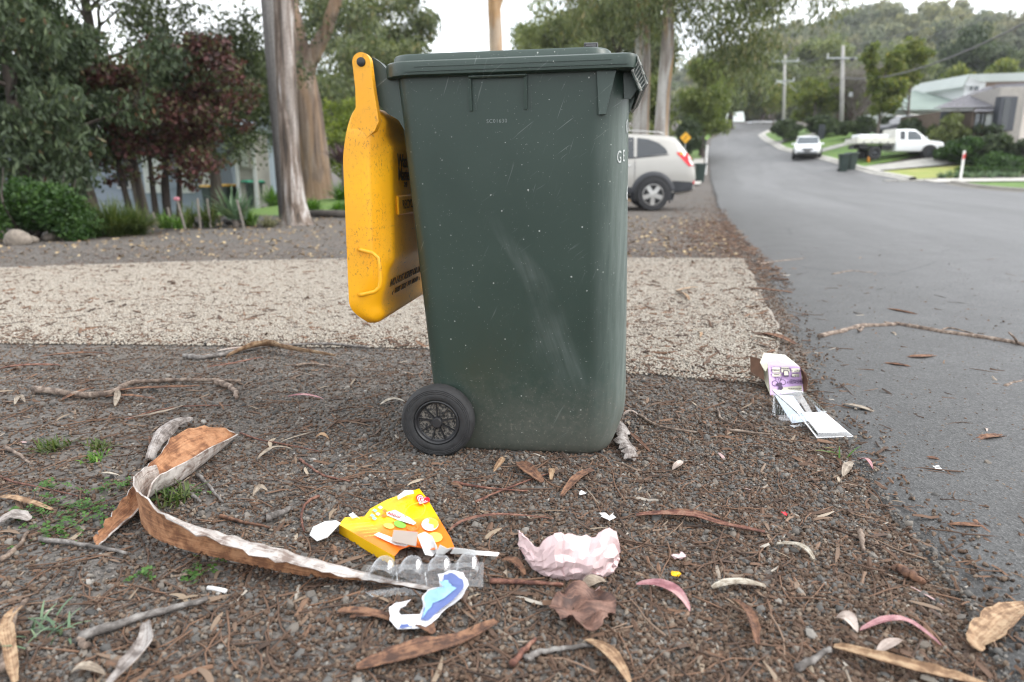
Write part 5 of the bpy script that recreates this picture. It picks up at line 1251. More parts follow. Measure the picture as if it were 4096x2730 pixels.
# ---- leaves
LT = [
 ([(1030, 1836), (1075, 1812), (1120, 1800), (1168, 1797)], .026, K_leaf, 'big grey brown dry leaf left of the bin wheel'),
 ([(1150, 1588), (1220, 1590), (1295, 1597)], .014, K_pink, 'pinkish narrow leaf in front of the pebbled drive'),
 ([(1792, 2128), (1850, 2098), (1960, 2078), (2080, 2074), (2215, 2076)], .020, K_red, 'long dark red leaf right of the yellow carton'),
 ([(1975, 1888), (2005, 1858), (2018, 1830)], .020, K_tan, 'tan leaf touching the bottom of the bin'),
 ([(2008, 1842), (2040, 1840)], .016, K_leaf, 'yellowish small leaf beside the tan one under the bin'),
 ([(2545, 2338), (2620, 2345), (2690, 2374), (2735, 2410), (2760, 2446)], .026, K_pink, 'pink curved gum leaf right of the pink paper'),
 ([(3440, 2522), (3540, 2498), (3640, 2508), (3765, 2582)], .025, K_pink, 'pink curved gum leaf at the lower right'),
 ([(3345, 2470), (3390, 2490), (3430, 2530)], .030, K_pale, 'pale pink curled leaf at the head of the lower right one'),
 ([(3508, 2618), (3560, 2596), (3612, 2562)], .026, K_pale, 'pale pointed leaf below the lower right pink leaf'),
 ([(2325, 2362), (2370, 2340), (2425, 2328)], .030, K_leaf, 'oval yellowish dry leaf under the edge of the pink paper'),
 ([(2340, 2560), (2410, 2610), (2470, 2670), (2525, 2745)], .036, K_tan, 'tan leaf strip at the bottom edge below the crumpled brown leaf'),
 ([(3372, 1906), (3388, 1880), (3412, 1852)], .028, K_leaf, 'pale upright leaf at the edge of the asphalt'),
 ([(3430, 1842), (3465, 1852), (3492, 1878)], .018, K_pink, 'pink leaf curled on the asphalt edge'),
 ([(2690, 1880), (2715, 1868), (2730, 1846)], .022, K_pale, 'pale pink leaf right of the white crumpled bark'),
 ([(2492, 1665), (2520, 1655), (2555, 1662)], .018, K_pale, 'pale leaf just right of the front face of the bin'),
 ([(1520, 1620), (1570, 1606), (1620, 1608)], .016, K_cream, 'cream leaf behind the bin wheel'),
 ([(390, 1900), (430, 1908), (480, 1905)], .018, K_cream, 'cream curled leaf left of the forked bark end'),
 ([(460, 1625), (472, 1590), (468, 1560)], .026, K_leaf, 'broad dry leaf under the short curved stick'),
 ([(60, 1618), (80, 1595), (100, 1610)], .024, K_leaf, 'dry leaf at the far left among the sticks'),
 ([(530, 1670), (600, 1668), (680, 1650), (740, 1620)], .014, K_leaf, 'long bent leaf behind the grey bark scrap'),
 ([(1120, 1772), (1190, 1760), (1260, 1728)], .016, K_leaf, 'narrow leaf above the big grey brown one'),
 ([(1262, 1752), (1290, 1750), (1315, 1756)], .016, K_tan, 'small yellow brown leaf right of the narrow leaf'),
 ([(240, 1880), (262, 1890), (290, 1872)], .020, K_leaf, 'pale brown leaf in the weeds left of the bark'),
 ([(1012, 1985), (1040, 1962), (1070, 1965)], .018, K_leaf, 'small brown leaf left of the yellow carton'),
 ([(280, 2700), (340, 2690), (420, 2698)], .030, K_leaf, 'pale leaf lying flat at the bottom left'),
 ([(3560, 1330), (3590, 1350)], .016, K_leaf, 'greenish leaf under the long branch'),
 ([(3408, 1250), (3430, 1260), (3460, 1262)], .014, K_pale, 'white curled leaf on the asphalt far right of the drive'),
 ([(3000, 1345), (3050, 1358), (3105, 1362)], .018, K_cream, 'cream strip leaf beside the dark red brown slab'),
 ([(2790, 1330), (2805, 1340), (2800, 1352)], .020, K_tan, 'brown leaf on the pebbled drive near its right edge'),
 ([(2010, 2300), (2030, 2310)], .012, K_leaf, 'tiny leaf near the clear tray'),
 ([(3940, 1720), (3948, 1735)], .010, K_pale, 'tiny pale curl on the asphalt at the right'),
]
for i, (pts, w, mt, lab) in enumerate(LT): strip('gum_leaf', lab, 'leaf', pts, w * .82, [mt, mt], .010, .5, (-1) ** i * 12, .010, .0008, 'dry gum leaves on the ground', taper=(.12, .06), rag=.05, seed=i * 3, n=14, m=5)
# crumpled brown leaf
rows = []; r_ = random.Random(12); c0 = G(2330, 2470, .0)
for i in range(13):
    row = []
    for j in range(13):
        x, y = i / 12 * 2 - 1, j / 12 * 2 - 1; k = .052 * (1 + .16 * math.sin(4 * math.atan2(y, x) + 1) + r_.uniform(-.05, .05))
        s = 1 / max(1, (abs(x) ** 3 + abs(y) ** 3) ** (1 / 3) * 1.0); row.append((c0.x + x * k * s, c0.y + y * k * 1.05 * s, .012 + .016 * (x * x + y * y) * .6 + .007 * math.sin(5 * x + 2 * y) + .006 * math.cos(7 * y - 3 * x) + r_.uniform(0, .004)))
    rows.append(row)
prop(shell('crumpled_leaf', rows, [K_crisp, K_crisp], None, .0012), 'large crumpled dark brown leaf in the foreground below the pink paper', 'leaf')
# ---- sticks
stick('fallen_branch', 'long peeling branch lying across the asphalt on the right', 'branch', [(3275, 1346), (3360, 1328), (3430, 1308), (3560, 1302), (3600, 1300), (3760, 1328), (3900, 1348), (4050, 1372), (4130, 1392)], .0135, K_stick, None, None, 34, [([(3760, 1326, 0), (3800, 1312, .01), (3895, 1335, .0)], .006), ([(3590, 1300, 0), (3560, 1292, .01), (3535, 1288, .014)], .006), ([(4070, 1378, 0), (4060, 1355, .03), (4035, 1330, .045)], .008), ([(3450, 1310, 0), (3440, 1325, .0), (3428, 1316, .02)], .009)], taper=.9)
ST = [
 ([(735, 1426), (830, 1428), (930, 1410), (1020, 1392), (1090, 1380), (1160, 1382), (1300, 1376), (1480, 1392)], .0105, K_sgrey, 'grey stick along the near edge of the pebbled drive left of the bin'),
 ([(135, 1556), (260, 1572), (400, 1580), (470, 1560), (530, 1532), (680, 1522), (830, 1522), (960, 1526)], .0125, K_stick, 'long grey brown stick lying across the left middle ground'),
 ([(866, 1530), (910, 1542), (935, 1562), (950, 1594)], .012, K_stick, 'short curved stick at the right end of the long left stick'),
 ([(1185, 1462), (1240, 1456), (1300, 1462), (1365, 1470)], .006, K_stick, 'short stick just left of the bin near the drive'),
 ([(500, 1680), (640, 1640), (760, 1625), (920, 1622)], .003, K_red, 'thin red twig behind the grey bark scrap'),
 ([(960, 1732), (1040, 1760), (1150, 1780), (1275, 1806)], .003, K_red, 'thin red twig left of the bin wheel'),
 ([(1200, 1838), (1290, 1900), (1400, 1925)], .004, K_red, 'bent red twig between the dry leaf and the yellow carton'),
 ([(1275, 1985), (1230, 2010), (1205, 2060), (1215, 2125)], .004, K_red, 'curved red twig above the white tab of the carton'),
 ([(790, 1900), (840, 1950), (890, 2010)], .0055, K_sgrey, 'grey stick pointing down beside the wide bark end'),
 ([(750, 1975), (780, 1990), (805, 2008)], .006, K_sgrey, 'short crooked stick below the white bark fold'),
 ([(1065, 2075), (1110, 2055), (1170, 2030)], .010, K_sgrey, 'thick dark stick piece left of the yellow carton'),
 ([(880, 2065), (980, 2090), (1080, 2110)], .005, K_brown, 'dark stick behind the long bark strip'),
 ([(1905, 2008), (2000, 1966), (2120, 1920), (2225, 1885)], .0035, K_red, 'thin red twig slanting up in front of the bin'),
 ([(1815, 1930), (1900, 1946), (2000, 1958), (2110, 1964)], .004, K_red, 'thin tan red twig in front of the bin bottom'),
 ([(320, 2548), (430, 2515), (560, 2470), (700, 2430), (835, 2398)], .009, K_sgrey, 'grey stick in the left foreground below the bark strip'),
 ([(345, 2590), (325, 2560), (350, 2520)], .007, K_stick, 'crooked end of a stick at the bottom left'),
 ([(160, 2160), (280, 2172), (400, 2190), (510, 2214)], .006, K_sgrey, 'dark stick under the forked tip of the bark'),
 ([(0, 2240), (60, 2200), (110, 2130)], .006, K_stick, 'brown stick at the left edge'),
 ([(20, 2680), (35, 2560), (60, 2460), (110, 2400)], .008, K_stick, 'bent grey brown stick at the bottom left edge'),
 ([(2105, 2640), (2160, 2610), (2260, 2592), (2370, 2582)], .006, K_sgrey, 'grey twig beside the crumpled brown leaf'),
 ([(2050, 2660), (2090, 2610), (2140, 2555)], .006, K_red, 'reddish twig left of the grey one at the bottom'),
 ([(1960, 2325), (2080, 2330), (2250, 2340)], .006, K_red, 'straight red brown twig under the pink paper'),
 ([(2555, 1660), (2620, 1700), (2700, 1718), (2790, 1730)], .0055, K_stick, 'curved brown stick right of the bin'),
 ([(2870, 1640), (2890, 1680), (2960, 1702)], .0045, K_stick, 'bent twig left of the clear container'),
 ([(2900, 1720), (3000, 1730), (3090, 1740)], .005, K_stick, 'twig below the clear container'),
 ([(3040, 1058), (3100, 1048), (3210, 1036)], .011, K_stick, 'thin stick on the asphalt beside the far corner of the drive'),
 ([(3330, 1100), (3400, 1086), (3450, 1090), (3500, 1094), (3495, 1102)], .009, K_stick, 'curly twig on the asphalt far out'),
 ([(4020, 1548), (4050, 1534), (4110, 1522)], .009, K_stick, 'short stick cut by the right edge of the picture'),
 ([(3440, 2125), (3446, 2160), (3456, 2205)], .007, K_stick, 'short upright stick on the right among the bark chips'),
 ([(3590, 2272), (3640, 2300), (3700, 2335)], .011, K_brown, 'thick knobbly brown stick at the edge of the asphalt'),
 ([(3900, 2090), (3960, 2140), (4096, 2215)], .007, K_brown, 'dark stick running off the right edge over the asphalt'),
 ([(3190, 2672), (3250, 2640), (3320, 2595)], .007, K_sgrey, 'grey stick crossing the end of the long brown bark spear'),
 ([(0, 1905), (60, 1930), (200, 1960), (310, 1985)], .003, K_red, 'thin red brown twig through the left weeds'),
 ([(20, 1790), (70, 1815), (130, 1860)], .006, K_stick, 'brown stick at the left edge above the clover'),
]
for i, (pts, rd, mt, lab) in enumerate(ST): stick('stick', lab, 'stick', pts, rd, mt, None, 'sticks and twigs on the ground', max(8, len(pts) * 4), seed=i)

# ---- weeds at the left
L_clov = leafmat('clover_leaves', [(0, (.03, .075, .015)), (.5, (.06, .14, .028)), (1, (.10, .20, .045))], .35)
def clover(label, px, py, w, n, seed):
    r = np.random.default_rng(seed); c = G(px, py); V = []; 
    for i in range(int(n * .62)):
        x, y = r.normal(0, w, 2); z = r.uniform(.006, .022); a0 = r.uniform(0, 6.28); s = r.uniform(.005, .009); tx, ty = r.normal(0, .3, 2)
        for k in range(3):
            a = a0 + k * 2.094; d = np.array([math.cos(a), math.sin(a), 0]); e = np.array([-math.sin(a), math.cos(a), 0])
            q = [np.zeros(3), d * s * .8 + e * s * .62, d * s * 1.15, d * s * .8 - e * s * .62]
            V += [np.array([x, y, z]) + p + np.array([0, 0, p[0] * tx + p[1] * ty]) for p in q]
    V = np.array(V); o = place_mesh('clover_patch', np_mesh('clover_patch', V, np.arange(len(V)).reshape(-1, 4), L_clov, np.repeat(np.clip(r.normal(.55, .22, len(V) // 4), 0, 1), 4)))
    o.location = c; return prop(o, label, 'weed', 'green weeds in the dirt')
for i, (px, py, w, n, lab) in enumerate([(140, 2050, .030, 60, 'clover patch at the far left of the weeds'), (330, 2050, .036, 100, 'largest clover patch beside the forked bark tip'), (265, 2130, .040, 80, 'clover patch in front of the largest one'), (190, 1970, .018, 26, 'small clover patch above the left one'), (455, 1965, .022, 45, 'clover patch just left of the bark fork'), (800, 2300, .018, 34, 'small clover sprig in the left foreground'), (560, 2310, .016, 24, 'tiny clover sprig left of the foreground one'), (700, 1985, .03, 40, 'clover growing inside the curl of the bark')]):
    clover(lab, px, py, w, n, 900 + i)
for i, (px, py, h, n, mt, lab) in enumerate([(205, 1800, .045, 70, L_strap, 'seeding grass tuft at the left'), (400, 1795, .03, 60, L_strap, 'flat star shaped grass tuft left of the grey bark'), (375, 1840, .025, 50, L_agap, 'low grass tuft below the star shaped one'), (700, 2010, .05, 60, L_strap, 'grass tuft inside the curl of the bark'), (200, 2540, .038, 24, L_agave, 'grey green weed at the bottom left'), (3342, 1820, .05, 6, L_agap, 'single green blades at the edge of the asphalt')]):
    blades('weed_tuft', lab, 'weed', G(px, py), 950 + i, n, h, .0016, mt, 1.1, .5, 'green weeds in the dirt')

# ---- the yellow carton
def carton_mat():
    t = NT('carton_print'); x, y, z = t.n('SeparateXYZ', {0: t.obj()}).outputs
    g = t.math('ADD', t.math('MULTIPLY', y, -8.0), t.math('MULTIPLY', x, 1.8)); nz = t.noise(t.obj(), 14, 3)
    f = t.math('ADD', g, t.math('MULTIPLY', nz, .5))
    c = t.ramp(f, [(.0, (.86, .50, .004)), (.42, (.88, .52, .01)), (.62, (.86, .38, .02)), (.85, (.84, .20, .02))])
    return t.done(t.bsdf(Base_Color=c, Roughness=.35))
M_card = carton_mat(); M_cardside = plain('yellow_card', (.82, .47, .005), .4); M_cardin = plain('grey_card', (.34, .28, .24), .8); M_paper = plain('white_paper', (.66, .655, .645), .7, .05)
M_org = plain('orange_print', (.82, .21, .02), .4); M_redp = plain('red_print', (.68, .015, .03), .4); M_wp = plain('white_print', (.68, .68, .67), .5); M_grn = plain('green_print', (.20, .42, .06), .5); M_dgr = plain('dark_green_print', (.04, .16, .06), .5); M_lem = plain('lemon_print', (.88, .66, .06), .4); M_blu = plain('teal_print', (.28, .50, .52), .5); M_lgr = plain('pale_green_print', (.55, .62, .12), .4)
CZ = .019
ct = thing('torn_carton', 'torn open bright yellow and orange ice cream carton', 'carton', G(1590, 2100)); co = Vector(ct.location)
poly = [(1355, 2099), (1380, 2070), (1457, 2067), (1482, 2035), (1546, 2000), (1597, 1981), (1677, 1955), (1712, 2000), (1801, 2150), (1820, 2197), (1720, 2200), (1674, 2191), (1640, 2186), (1600, 2200), (1578, 2226)]
top = [G(x, y, CZ + .012 * ((y - 1955) / 270)) - co for x, y in poly]; bot = [Vector((p.x, p.y, .004)) for p in top]; n = len(top)
cen = sum(top, Vector()) / n + Vector((0, 0, .004))
zb = lambda x, y: .0022 * math.sin(x * .045 + y * .03) + .0016 * math.sin(x * .08 - y * .06) + .0012 * math.sin(y * .11)
cxp, cyp = 1615, 2095; RG = []
bdp = [(x0 + (x1 - x0) * f, y0 + (y1 - y0) * f) for (x0, y0), (x1, y1) in zip(poly, poly[1:] + poly[:1]) for f in (0, .25, .5, .75)]
for f in (1, .86, .7, .54, .38, .2, .02): RG.append([G(cxp + (x - cxp) * f, cyp + (y - cyp) * f, CZ + .012 * ((cyp + (y - cyp) * f - 1955) / 270) + .004 * (1 - f) + zb(cxp + (x - cxp) * f, cyp + (y - cyp) * f) * (f < 1)) - co for x, y in bdp])
m = MB(); m.rings(RG); m.build('front_panel', M_card, ct, True)
m = MB()
for i in list(range(0, 9)) + [14]: m.add([top[i], top[(i + 1) % n], bot[(i + 1) % n], bot[i]], [(0, 1, 2, 3)], 0 if i in (14, 0) else 1)
m.build('side_panel', [M_cardside, M_cardin], ct)
m = MB(); m.add(bot, [tuple(range(n))]); m.build('back_panel', M_cardin, ct)
def cp(px, py, dz=.0): return G(px, py, CZ + .012 * ((py - 1955) / 270) + .0052 + dz + zb(px, py)) - co
def decal(name, pts, mat, dz=.0): return MB().add([cp(x, y, dz) for x, y in pts], [tuple(range(len(pts)))]).build(name, mat, ct)
def disc(name, px, py, rx, ry, mat, dz, rot=0, n=20, ring=0):
    P = [(px + rx * math.cos(a) * math.cos(rot) - ry * math.sin(a) * math.sin(rot), py + rx * math.cos(a) * math.sin(rot) + ry * math.sin(a) * math.cos(rot)) for a in [2 * pi * k / n for k in range(n)]]
    if not ring: return decal(name, P, mat, dz)
    Q = [(px + (x - px) * ring, py + (y - py) * ring) for x, y in P]
    return MB().rings([[cp(x, y, dz) for x, y in P], [cp(x, y, dz) for x, y in Q]]).build(name, mat, ct)
# heart shaped swirl logo
hp = []
for k in range(36):
    a = 2 * pi * k / 36; hx_, hy_ = 16 * math.sin(a) ** 3, -(13 * math.cos(a) - 5 * math.cos(2 * a) - 2 * math.cos(3 * a) - math.cos(4 * a)); hp.append((hx_ / 17, hy_ / 17))
ca, sa = math.cos(.45), math.sin(.45)
H_ = lambda s: [(1689 + (x * ca - y * sa) * s, 2000 + (x * sa + y * ca) * s * .82) for x, y in hp]
decal('logo_heart', H_(31), M_redp, .0006)
for s0, s1 in ((25, 21), (17, 13)): MB().rings([[cp(x, y, .0011) for x, y in H_(s0)], [cp(x, y, .0011) for x, y in H_(s1)]]).build('logo_swirl', M_wp, ct)
decal('logo_swirl', H_(7), M_wp, .0011)
disc('lemon_print', 1720, 2098, 34, 26, M_wp, .0006); disc('lemon_print', 1722, 2096, 31, 23, M_lem, .0011); disc('lemon_print', 1740, 2150, 30, 20, M_lgr, .0006); disc('lemon_print', 1660, 2045, 46, 30, M_lem, .0006, -.5, 20, .93); disc('lemon_print', 1650, 2110, 24, 14, M_org, .0006, 0, 20, .8)
disc('lime_print', 1600, 2098, 26, 14, M_grn, .0006, .3); disc('lime_print', 1556, 2104, 22, 11, M_lgr, .0006, .2)
decal('title_band', [(1545, 2050), (1580, 2040), (1640, 2072), (1665, 2092), (1655, 2100), (1590, 2080), (1548, 2062)], M_wp, .0008)
def squiggle(x0, y0, x1, y1, amp, nn, mat, w=.0012, dz=.0016):
    P = [cp(x0 + (x1 - x0) * k / nn, y0 + (y1 - y0) * k / nn + amp * (-1) ** k, dz) for k in range(nn + 1)]
    MB().tube(P, w, 4, flat=.25).build('print_line', mat, ct)
squiggle(1552, 2052, 1602, 2070, 4, 9, M_redp); squiggle(1610, 2074, 1658, 2094, 5, 9, M_dgr); squiggle(1565, 2062, 1640, 2088, 2, 12, M_dgr, .0006)
for k, (x, y) in enumerate([(1500, 2042), (1522, 2030), (1540, 2044), (1490, 2062), (1512, 2056), (1535, 2062), (1498, 2074)]): decal('nutrition_box', [(x - 11, y), (x - 2, y - 7), (x + 10, y), (x + 1, y + 8)], (M_blu, M_wp, M_org)[k % 3], .0008)
for k in range(5): squiggle(1400 + k * 14, 2098 + k * 12, 1480 + k * 14, 2090 + k * 12, 1.2, 14, M_lgr, .0005)
decal('white_label', [(1495, 2140), (1515, 2130), (1640, 2178), (1622, 2187), (1580, 2180)], M_wp, .001)
q = [cp(1575, 2121, .012), cp(1672, 2130, .02), cp(1664, 2186, .018), cp(1566, 2166, .004)]
shell('torn_flap', [[q[0], q[0].lerp(q[1], .5), q[1]], [q[0].lerp(q[3], .5), (q[0] + q[1] + q[2] + q[3]) / 4, q[1].lerp(q[2], .5)], [q[3], q[3].lerp(q[2], .5), q[2]]], [M_cardin, M_cardin], ct, .0012)
def flap(name, stations, mats, th=.001):
    rows = [[G(a, b, za) - co, (G(a, b, za) + G(c, d, zc)) / 2 - co, G(c, d, zc) - co] for (a, b, za), (c, d, zc) in stations]
    return shell(name, rows, mats, ct, th)
flap('torn_strip', [((1815, 2192, .035), (1800, 2215, .02)), ((1860, 2196, .03), (1850, 2216, .02)), ((1905, 2204, .032), (1900, 2220, .022)), ((1950, 2206, .024), (1950, 2224, .018)), ((1998, 2212, .02), (1990, 2226, .016))], [M_org, M_wp])
flap('torn_strip', [((1815, 2190, .03), (1770, 2222, .03)), ((1790, 2196, .05), (1760, 2230, .03)), ((1760, 2180, .06), (1738, 2226, .03))], [M_wp, M_paper])
flap('torn_flap', [((1668, 2140, .052), (1700, 2220, .022)), ((1700, 2128, .055), (1730, 2226, .02)), ((1728, 2146, .05), (1742, 2212, .02)), ((1748, 2190, .04), (1750, 2226, .018))], [M_card, M_paper])
flap('torn_corner', [((1590, 1985, .036), (1592, 2000, .034)), ((1620, 1962, .040), (1630, 1980, .034)), ((1652, 1962, .036), (1655, 1975, .034))], [M_paper, M_paper])
flap('torn_corner', [((1395, 2060, .036), (1410, 2075, .034)), ((1412, 2050, .04), (1430, 2070, .034)), ((1428, 2066, .036), (1440, 2076, .033))], [M_paper, M_paper])
tb = [(1238, 2140), (1252, 2108), (1300, 2086), (1345, 2082), (1362, 2092), (1310, 2148), (1268, 2164)]
P = [G(x, y, .012 + .0002 * (x - 1238)) for x, y in tb]
m = MB(); m.add(P + [p - Vector((0, 0, .0015)) for p in P], [tuple(range(7)), tuple(range(7, 14))] + [(i, (i + 1) % 7, 7 + (i + 1) % 7, 7 + i) for i in range(7)])
prop(m.build('paper_tab', M_paper), 'blank white card tab at the left tip of the yellow carton', 'paper')

# ---- clear moulded tray with four domes
M_clear = clear_mat('clear_plastic', (.93, .94, .95), .07)
tr = thing('plastic_tray', 'clear ribbed plastic tray with four cups below the yellow carton', 'tray', G(1690, 2330)); to = Vector(tr.location)
for i, (px, py) in enumerate([(1528, 2278), (1642, 2276), (1756, 2272), (1868, 2266)]):
    c = G(px, py, .030) - to; rows = []
    for k in range(19):                                     # ribbed half barrel, its axis running away from the camera
        f = k / 18; rr = .0255 * (1 + .05 * math.cos(k * pi)) * (.72 + .28 * math.sin(pi * min(1, .25 + f * .75)))
        rows.append([(c.x + rr * math.cos(a), c.y - .024 + .060 * f, c.z - .012 + rr * 1.05 * math.sin(a)) for a in np.linspace(-.35, pi + .35, 15)])
    m = MB().rings(rows, False); m.add(rows[0], [tuple(range(15))]); m.add([Vector(p) * .96 + c * .04 for p in rows[-1]], [tuple(range(15))])
    m.build('cup', M_clear, tr, 40)
fl = [((1446, 2318), .030), ((1462, 2368), .006), ((1492, 2388), .004), ((1700, 2376), .004), ((1905, 2356), .004), ((1932, 2350), .010), ((1936, 2250), .034), ((1470, 2262), .034)]
P = [G(x, y, z) - to for (x, y), z in fl]
m = MB(); ctr = sum(P, Vector()) / len(P); m.add(P + [ctr], [(i, (i + 1) % 8, 8) for i in range(8)]); m.tube([tuple(p) for p in P[:6]], .0014, 6)
for x in (1585, 1700, 1812): m.tube([G(x, 2290, .028) - to, G(x + 6, 2330, .014) - to, G(x + 8, 2376, .005) - to], .0010, 5)
m.build('flange', M_clear, tr)

# ---- torn blue and white wrapper
Z6 = lambda L, z: [G(1100 + x * .6375, 1850 + y * .6375, z) for x, y in L]
M_b1 = plain('blue_print', (.085, .12, .29), .5, .15, 30); M_b2 = plain('sky_blue_print', (.22, .40, .58), .5, .3, 40); M_wpap = plain('wrapper_paper', (.62, .62, .64), .6, .05)
wr = thing('torn_wrapper', 'torn hook shaped white wrapper with a blue printed inside', 'wrapper', G(1690, 2440)); wo = Vector(wr.location)
out = [(1020, 700), (1100, 680), (1180, 690), (1215, 770), (1170, 850), (1040, 950), (980, 1010), (930, 1040), (770, 1045), (720, 990), (715, 910), (760, 880), (855, 860), (800, 910), (770, 930), (800, 970), (900, 985), (930, 900), (925, 840), (960, 800), (1040, 780), (1030, 740)]
from mathutils.geometry import tessellate_polygon
def sheetpoly(name, P, mat, parent, th=.0008):
    r = random.Random(len(P)); P = [p.lerp(q, f) + Vector((r.uniform(-1, 1), r.uniform(-1, 1), r.uniform(-.6, .6))) * (.0016 if f else .0004) for p, q in zip(P, P[1:] + P[:1]) for f in (0, .36, .7)]
    n = len(P); tri = tessellate_polygon([[Vector((p.x, p.y, 0)) for p in P]]); m = MB()
    m.add(list(P) + [p - Vector((0, 0, th)) for p in P], [tuple(t) for t in tri] + [tuple(i + n for i in t) for t in tri] + [(i, (i + 1) % n, n + (i + 1) % n, n + i) for i in range(n)])
    return m.build(name, mat, parent)
zz = [.05, .055, .05, .04, .032, .026, .022, .018, .014, .02, .03, .03, .024, .018, .014, .012, .012, .018, .022, .03, .04, .046]
P = [G(1100 + x * .6375, 1850 + y * .6375, z) - wo for (x, y), z in zip(out, zz)]
sheetpoly('paper', P, M_wpap, wr)
def onw(L, dz): return [G(1100 + x * .6375, 1850 + y * .6375, float(np.interp(y, [680, 780, 860, 950, 1040], [.053, .041, .031, .024, .018])) + dz) - wo for x, y in L]
sheetpoly('blue_print', onw([(1060, 705), (1110, 692), (1178, 735), (1180, 790), (1120, 860), (1020, 940), (960, 990), (912, 985), (945, 900), (935, 845), (975, 800), (1055, 782), (1050, 745)], .004), M_b1, wr, .0004)
sheetpoly('sky_blue_print', onw([(1030, 745), (1085, 740), (1110, 775), (1140, 790), (1060, 850), (990, 885), (945, 950), (925, 975), (945, 900), (935, 845), (975, 800), (1055, 782)], .0055), M_b2, wr, .0004)
sheetpoly('blue_corner', onw([(790, 1010), (840, 1020), (860, 1035), (780, 1040)], .005), M_b1, wr, .0004)

# ---- crumpled pink paper
M_pinkp = plain('pink_paper', (.62, .465, .465), .75, .07, 20)
def crumple(name, label, cat, pts, mat, seed, back=.07):
    """pts: (px, py_bottom, height of wall, lean) along the front; the wall folds over and falls behind; creased in random directions"""
    r = random.Random(seed); n, m = 30, 15; pp = spline([(p[0], p[1], p[2] * 1000, p[3] * 1000) for p in pts], n); rows = []
    cr = [(r.uniform(0, pi), r.uniform(7, 26), r.uniform(0, 6), r.uniform(.25, 1)) for _ in range(9)]
    for i, (px, py, hgt, ln) in enumerate(pp):
        b = G(px, py, .004); row = []; hgt /= 1000; ln /= 1000; hgt *= .93 + .06 * math.sin(i * .55) * math.sin(i * .23 + 1)
        for j in range(m):
            f = j / (m - 1)
            if f < .6: k = f / .6; y = b.y + ln * k * k - .016 * math.sin(pi * k); z = .004 + hgt * k
            else: k = (f - .6) / .4; y = b.y + ln + back * k; z = .004 + hgt * (1 - k) * .96
            u, v = i / n * 1.4, f * 1.5; d = sum(w * (abs(((u * math.cos(a) + v * math.sin(a)) * q * .42 + ph) % 2 - 1) - .5) for a, q, ph, w in cr) * .0062
            e = .0034 * (f > .02); row.append((b.x + d * .35 * (f > .02) + r.uniform(-e, e), y - d * (f > .02) + r.uniform(-e, e), max(.003, z + d * .5 * (f > .02) + r.uniform(-e, e))))
        rows.append(row)
    o = shell(name, rows, [mat, mat], None, .0010); o.data.polygons.foreach_set('use_smooth', [False] * len(o.data.polygons))
    return prop(o, label, cat)
crumple('crumpled_paper', 'crumpled sheet of pale pink paper on the dirt', 'paper', [(2078, 2190, .030, .010), (2096, 2222, .050, .0), (2120, 2258, .058, -.004), (2145, 2284, .062, -.006), (2172, 2302, .082, -.004), (2205, 2313, .100, .0), (2235, 2318, .108, .006), (2262, 2321, .110, .012), (2290, 2322, .104, .016), (2320, 2321, .092, .018), (2350, 2319, .090, .016), (2380, 2316, .098, .012), (2410, 2311, .108, .008), (2435, 2302, .106, .006), (2455, 2288, .090, .004), (2470, 2264, .050, .002)], M_pinkp, 33, .06)
# small scraps
def scrap(label, px, py, s, mat, seed, cat='paper', name='paper_scrap', z=.012):
    r = random.Random(seed); c = G(px, py, z); rows = [[(c.x + (i / 3 - .5) * s + r.uniform(-.2, .2) * s, c.y + (j / 3 - .5) * s * .9 + r.uniform(-.2, .2) * s, max(.003, c.z + r.uniform(-.3, .45) * s * .6)) for j in range(4)] for i in range(4)]
    o = shell(name, rows, [mat, mat], None, .0008); o.data.polygons.foreach_set('use_smooth', [False] * len(o.data.polygons)); return prop(o, label, cat)
scrap('small white paper scrap above the pink paper', 2432, 2066, .026, M_paper, 1)
scrap('tiny pale pink scrap right of the pink paper', 2712, 2226, .022, M_pinkp, 2)
scrap('white feathery scrap on the asphalt', 3752, 1880, .030, M_paper, 3)
scrap('tiny white scrap above the twig in front of the bin', 2330, 1972, .014, M_paper, 4)
scrap('tiny red scrap among the bark chips', 3138, 2055, .012, M_redp, 5)
scrap('tiny yellow scrap below the right foreground chips', 2705, 2298, .018, M_cardside, 6)
o = MB().tube([G(832, 2352, .008), G(870, 2358, .009), G(905, 2366, .008)], .0042, 10).build('plastic_stub', M_paper, None, True); prop(o, 'short white plastic tube on the dirt in the left foreground', 'plastic scrap')

# ---- purple drinks carton lying by the drive
M_pur = plain('lilac_print', (.50, .33, .58), .5, .06, 20); M_crm = plain('cream_print', (.62, .60, .47), .5, .06, 20); M_kraft = plain('brown_card', (.135, .068, .040), .8, .15, 30); M_ink = plain('dark_purple_ink', (.055, .025, .075), .6); M_crm2 = plain('pale_cream_print', (.72, .71, .62), .5)
pb_ = thing('drink_carton', 'lilac and cream printed carton lying open on its side by the drive', 'carton', G(3145, 1590)); po = Vector(pb_.location)
q = lambda x, y, z: G(x, y, z) - po
A, B, C_, D = q(3073, 1466, .094), q(3200, 1469, .094), q(3214, 1566, .010), q(3082, 1584, .004)
m = MB(); m.add([A, B, C_, D, A + Vector((0, .0015, 0)), B + Vector((0, .0015, 0)), C_ + Vector((0, .0015, 0)), D + Vector((0, .0015, 0))], [(0, 1, 2, 3), (4, 5, 6, 7), (0, 1, 5, 4), (1, 2, 6, 5), (2, 3, 7, 6), (3, 0, 4, 7)]); m.build('front_panel', M_pur, pb_)
bk_ = Vector((-.035, .15, 0)); E, F = q(3056, 1412, .118), q(3140, 1420, .120); Gp = A.lerp(B, .82) + Vector((.0, .085, .016))
m = MB(); m.add([A, B, Gp, F, E], [(0, 1, 2, 3, 4)]); m.build('top_panel', M_crm2, pb_)
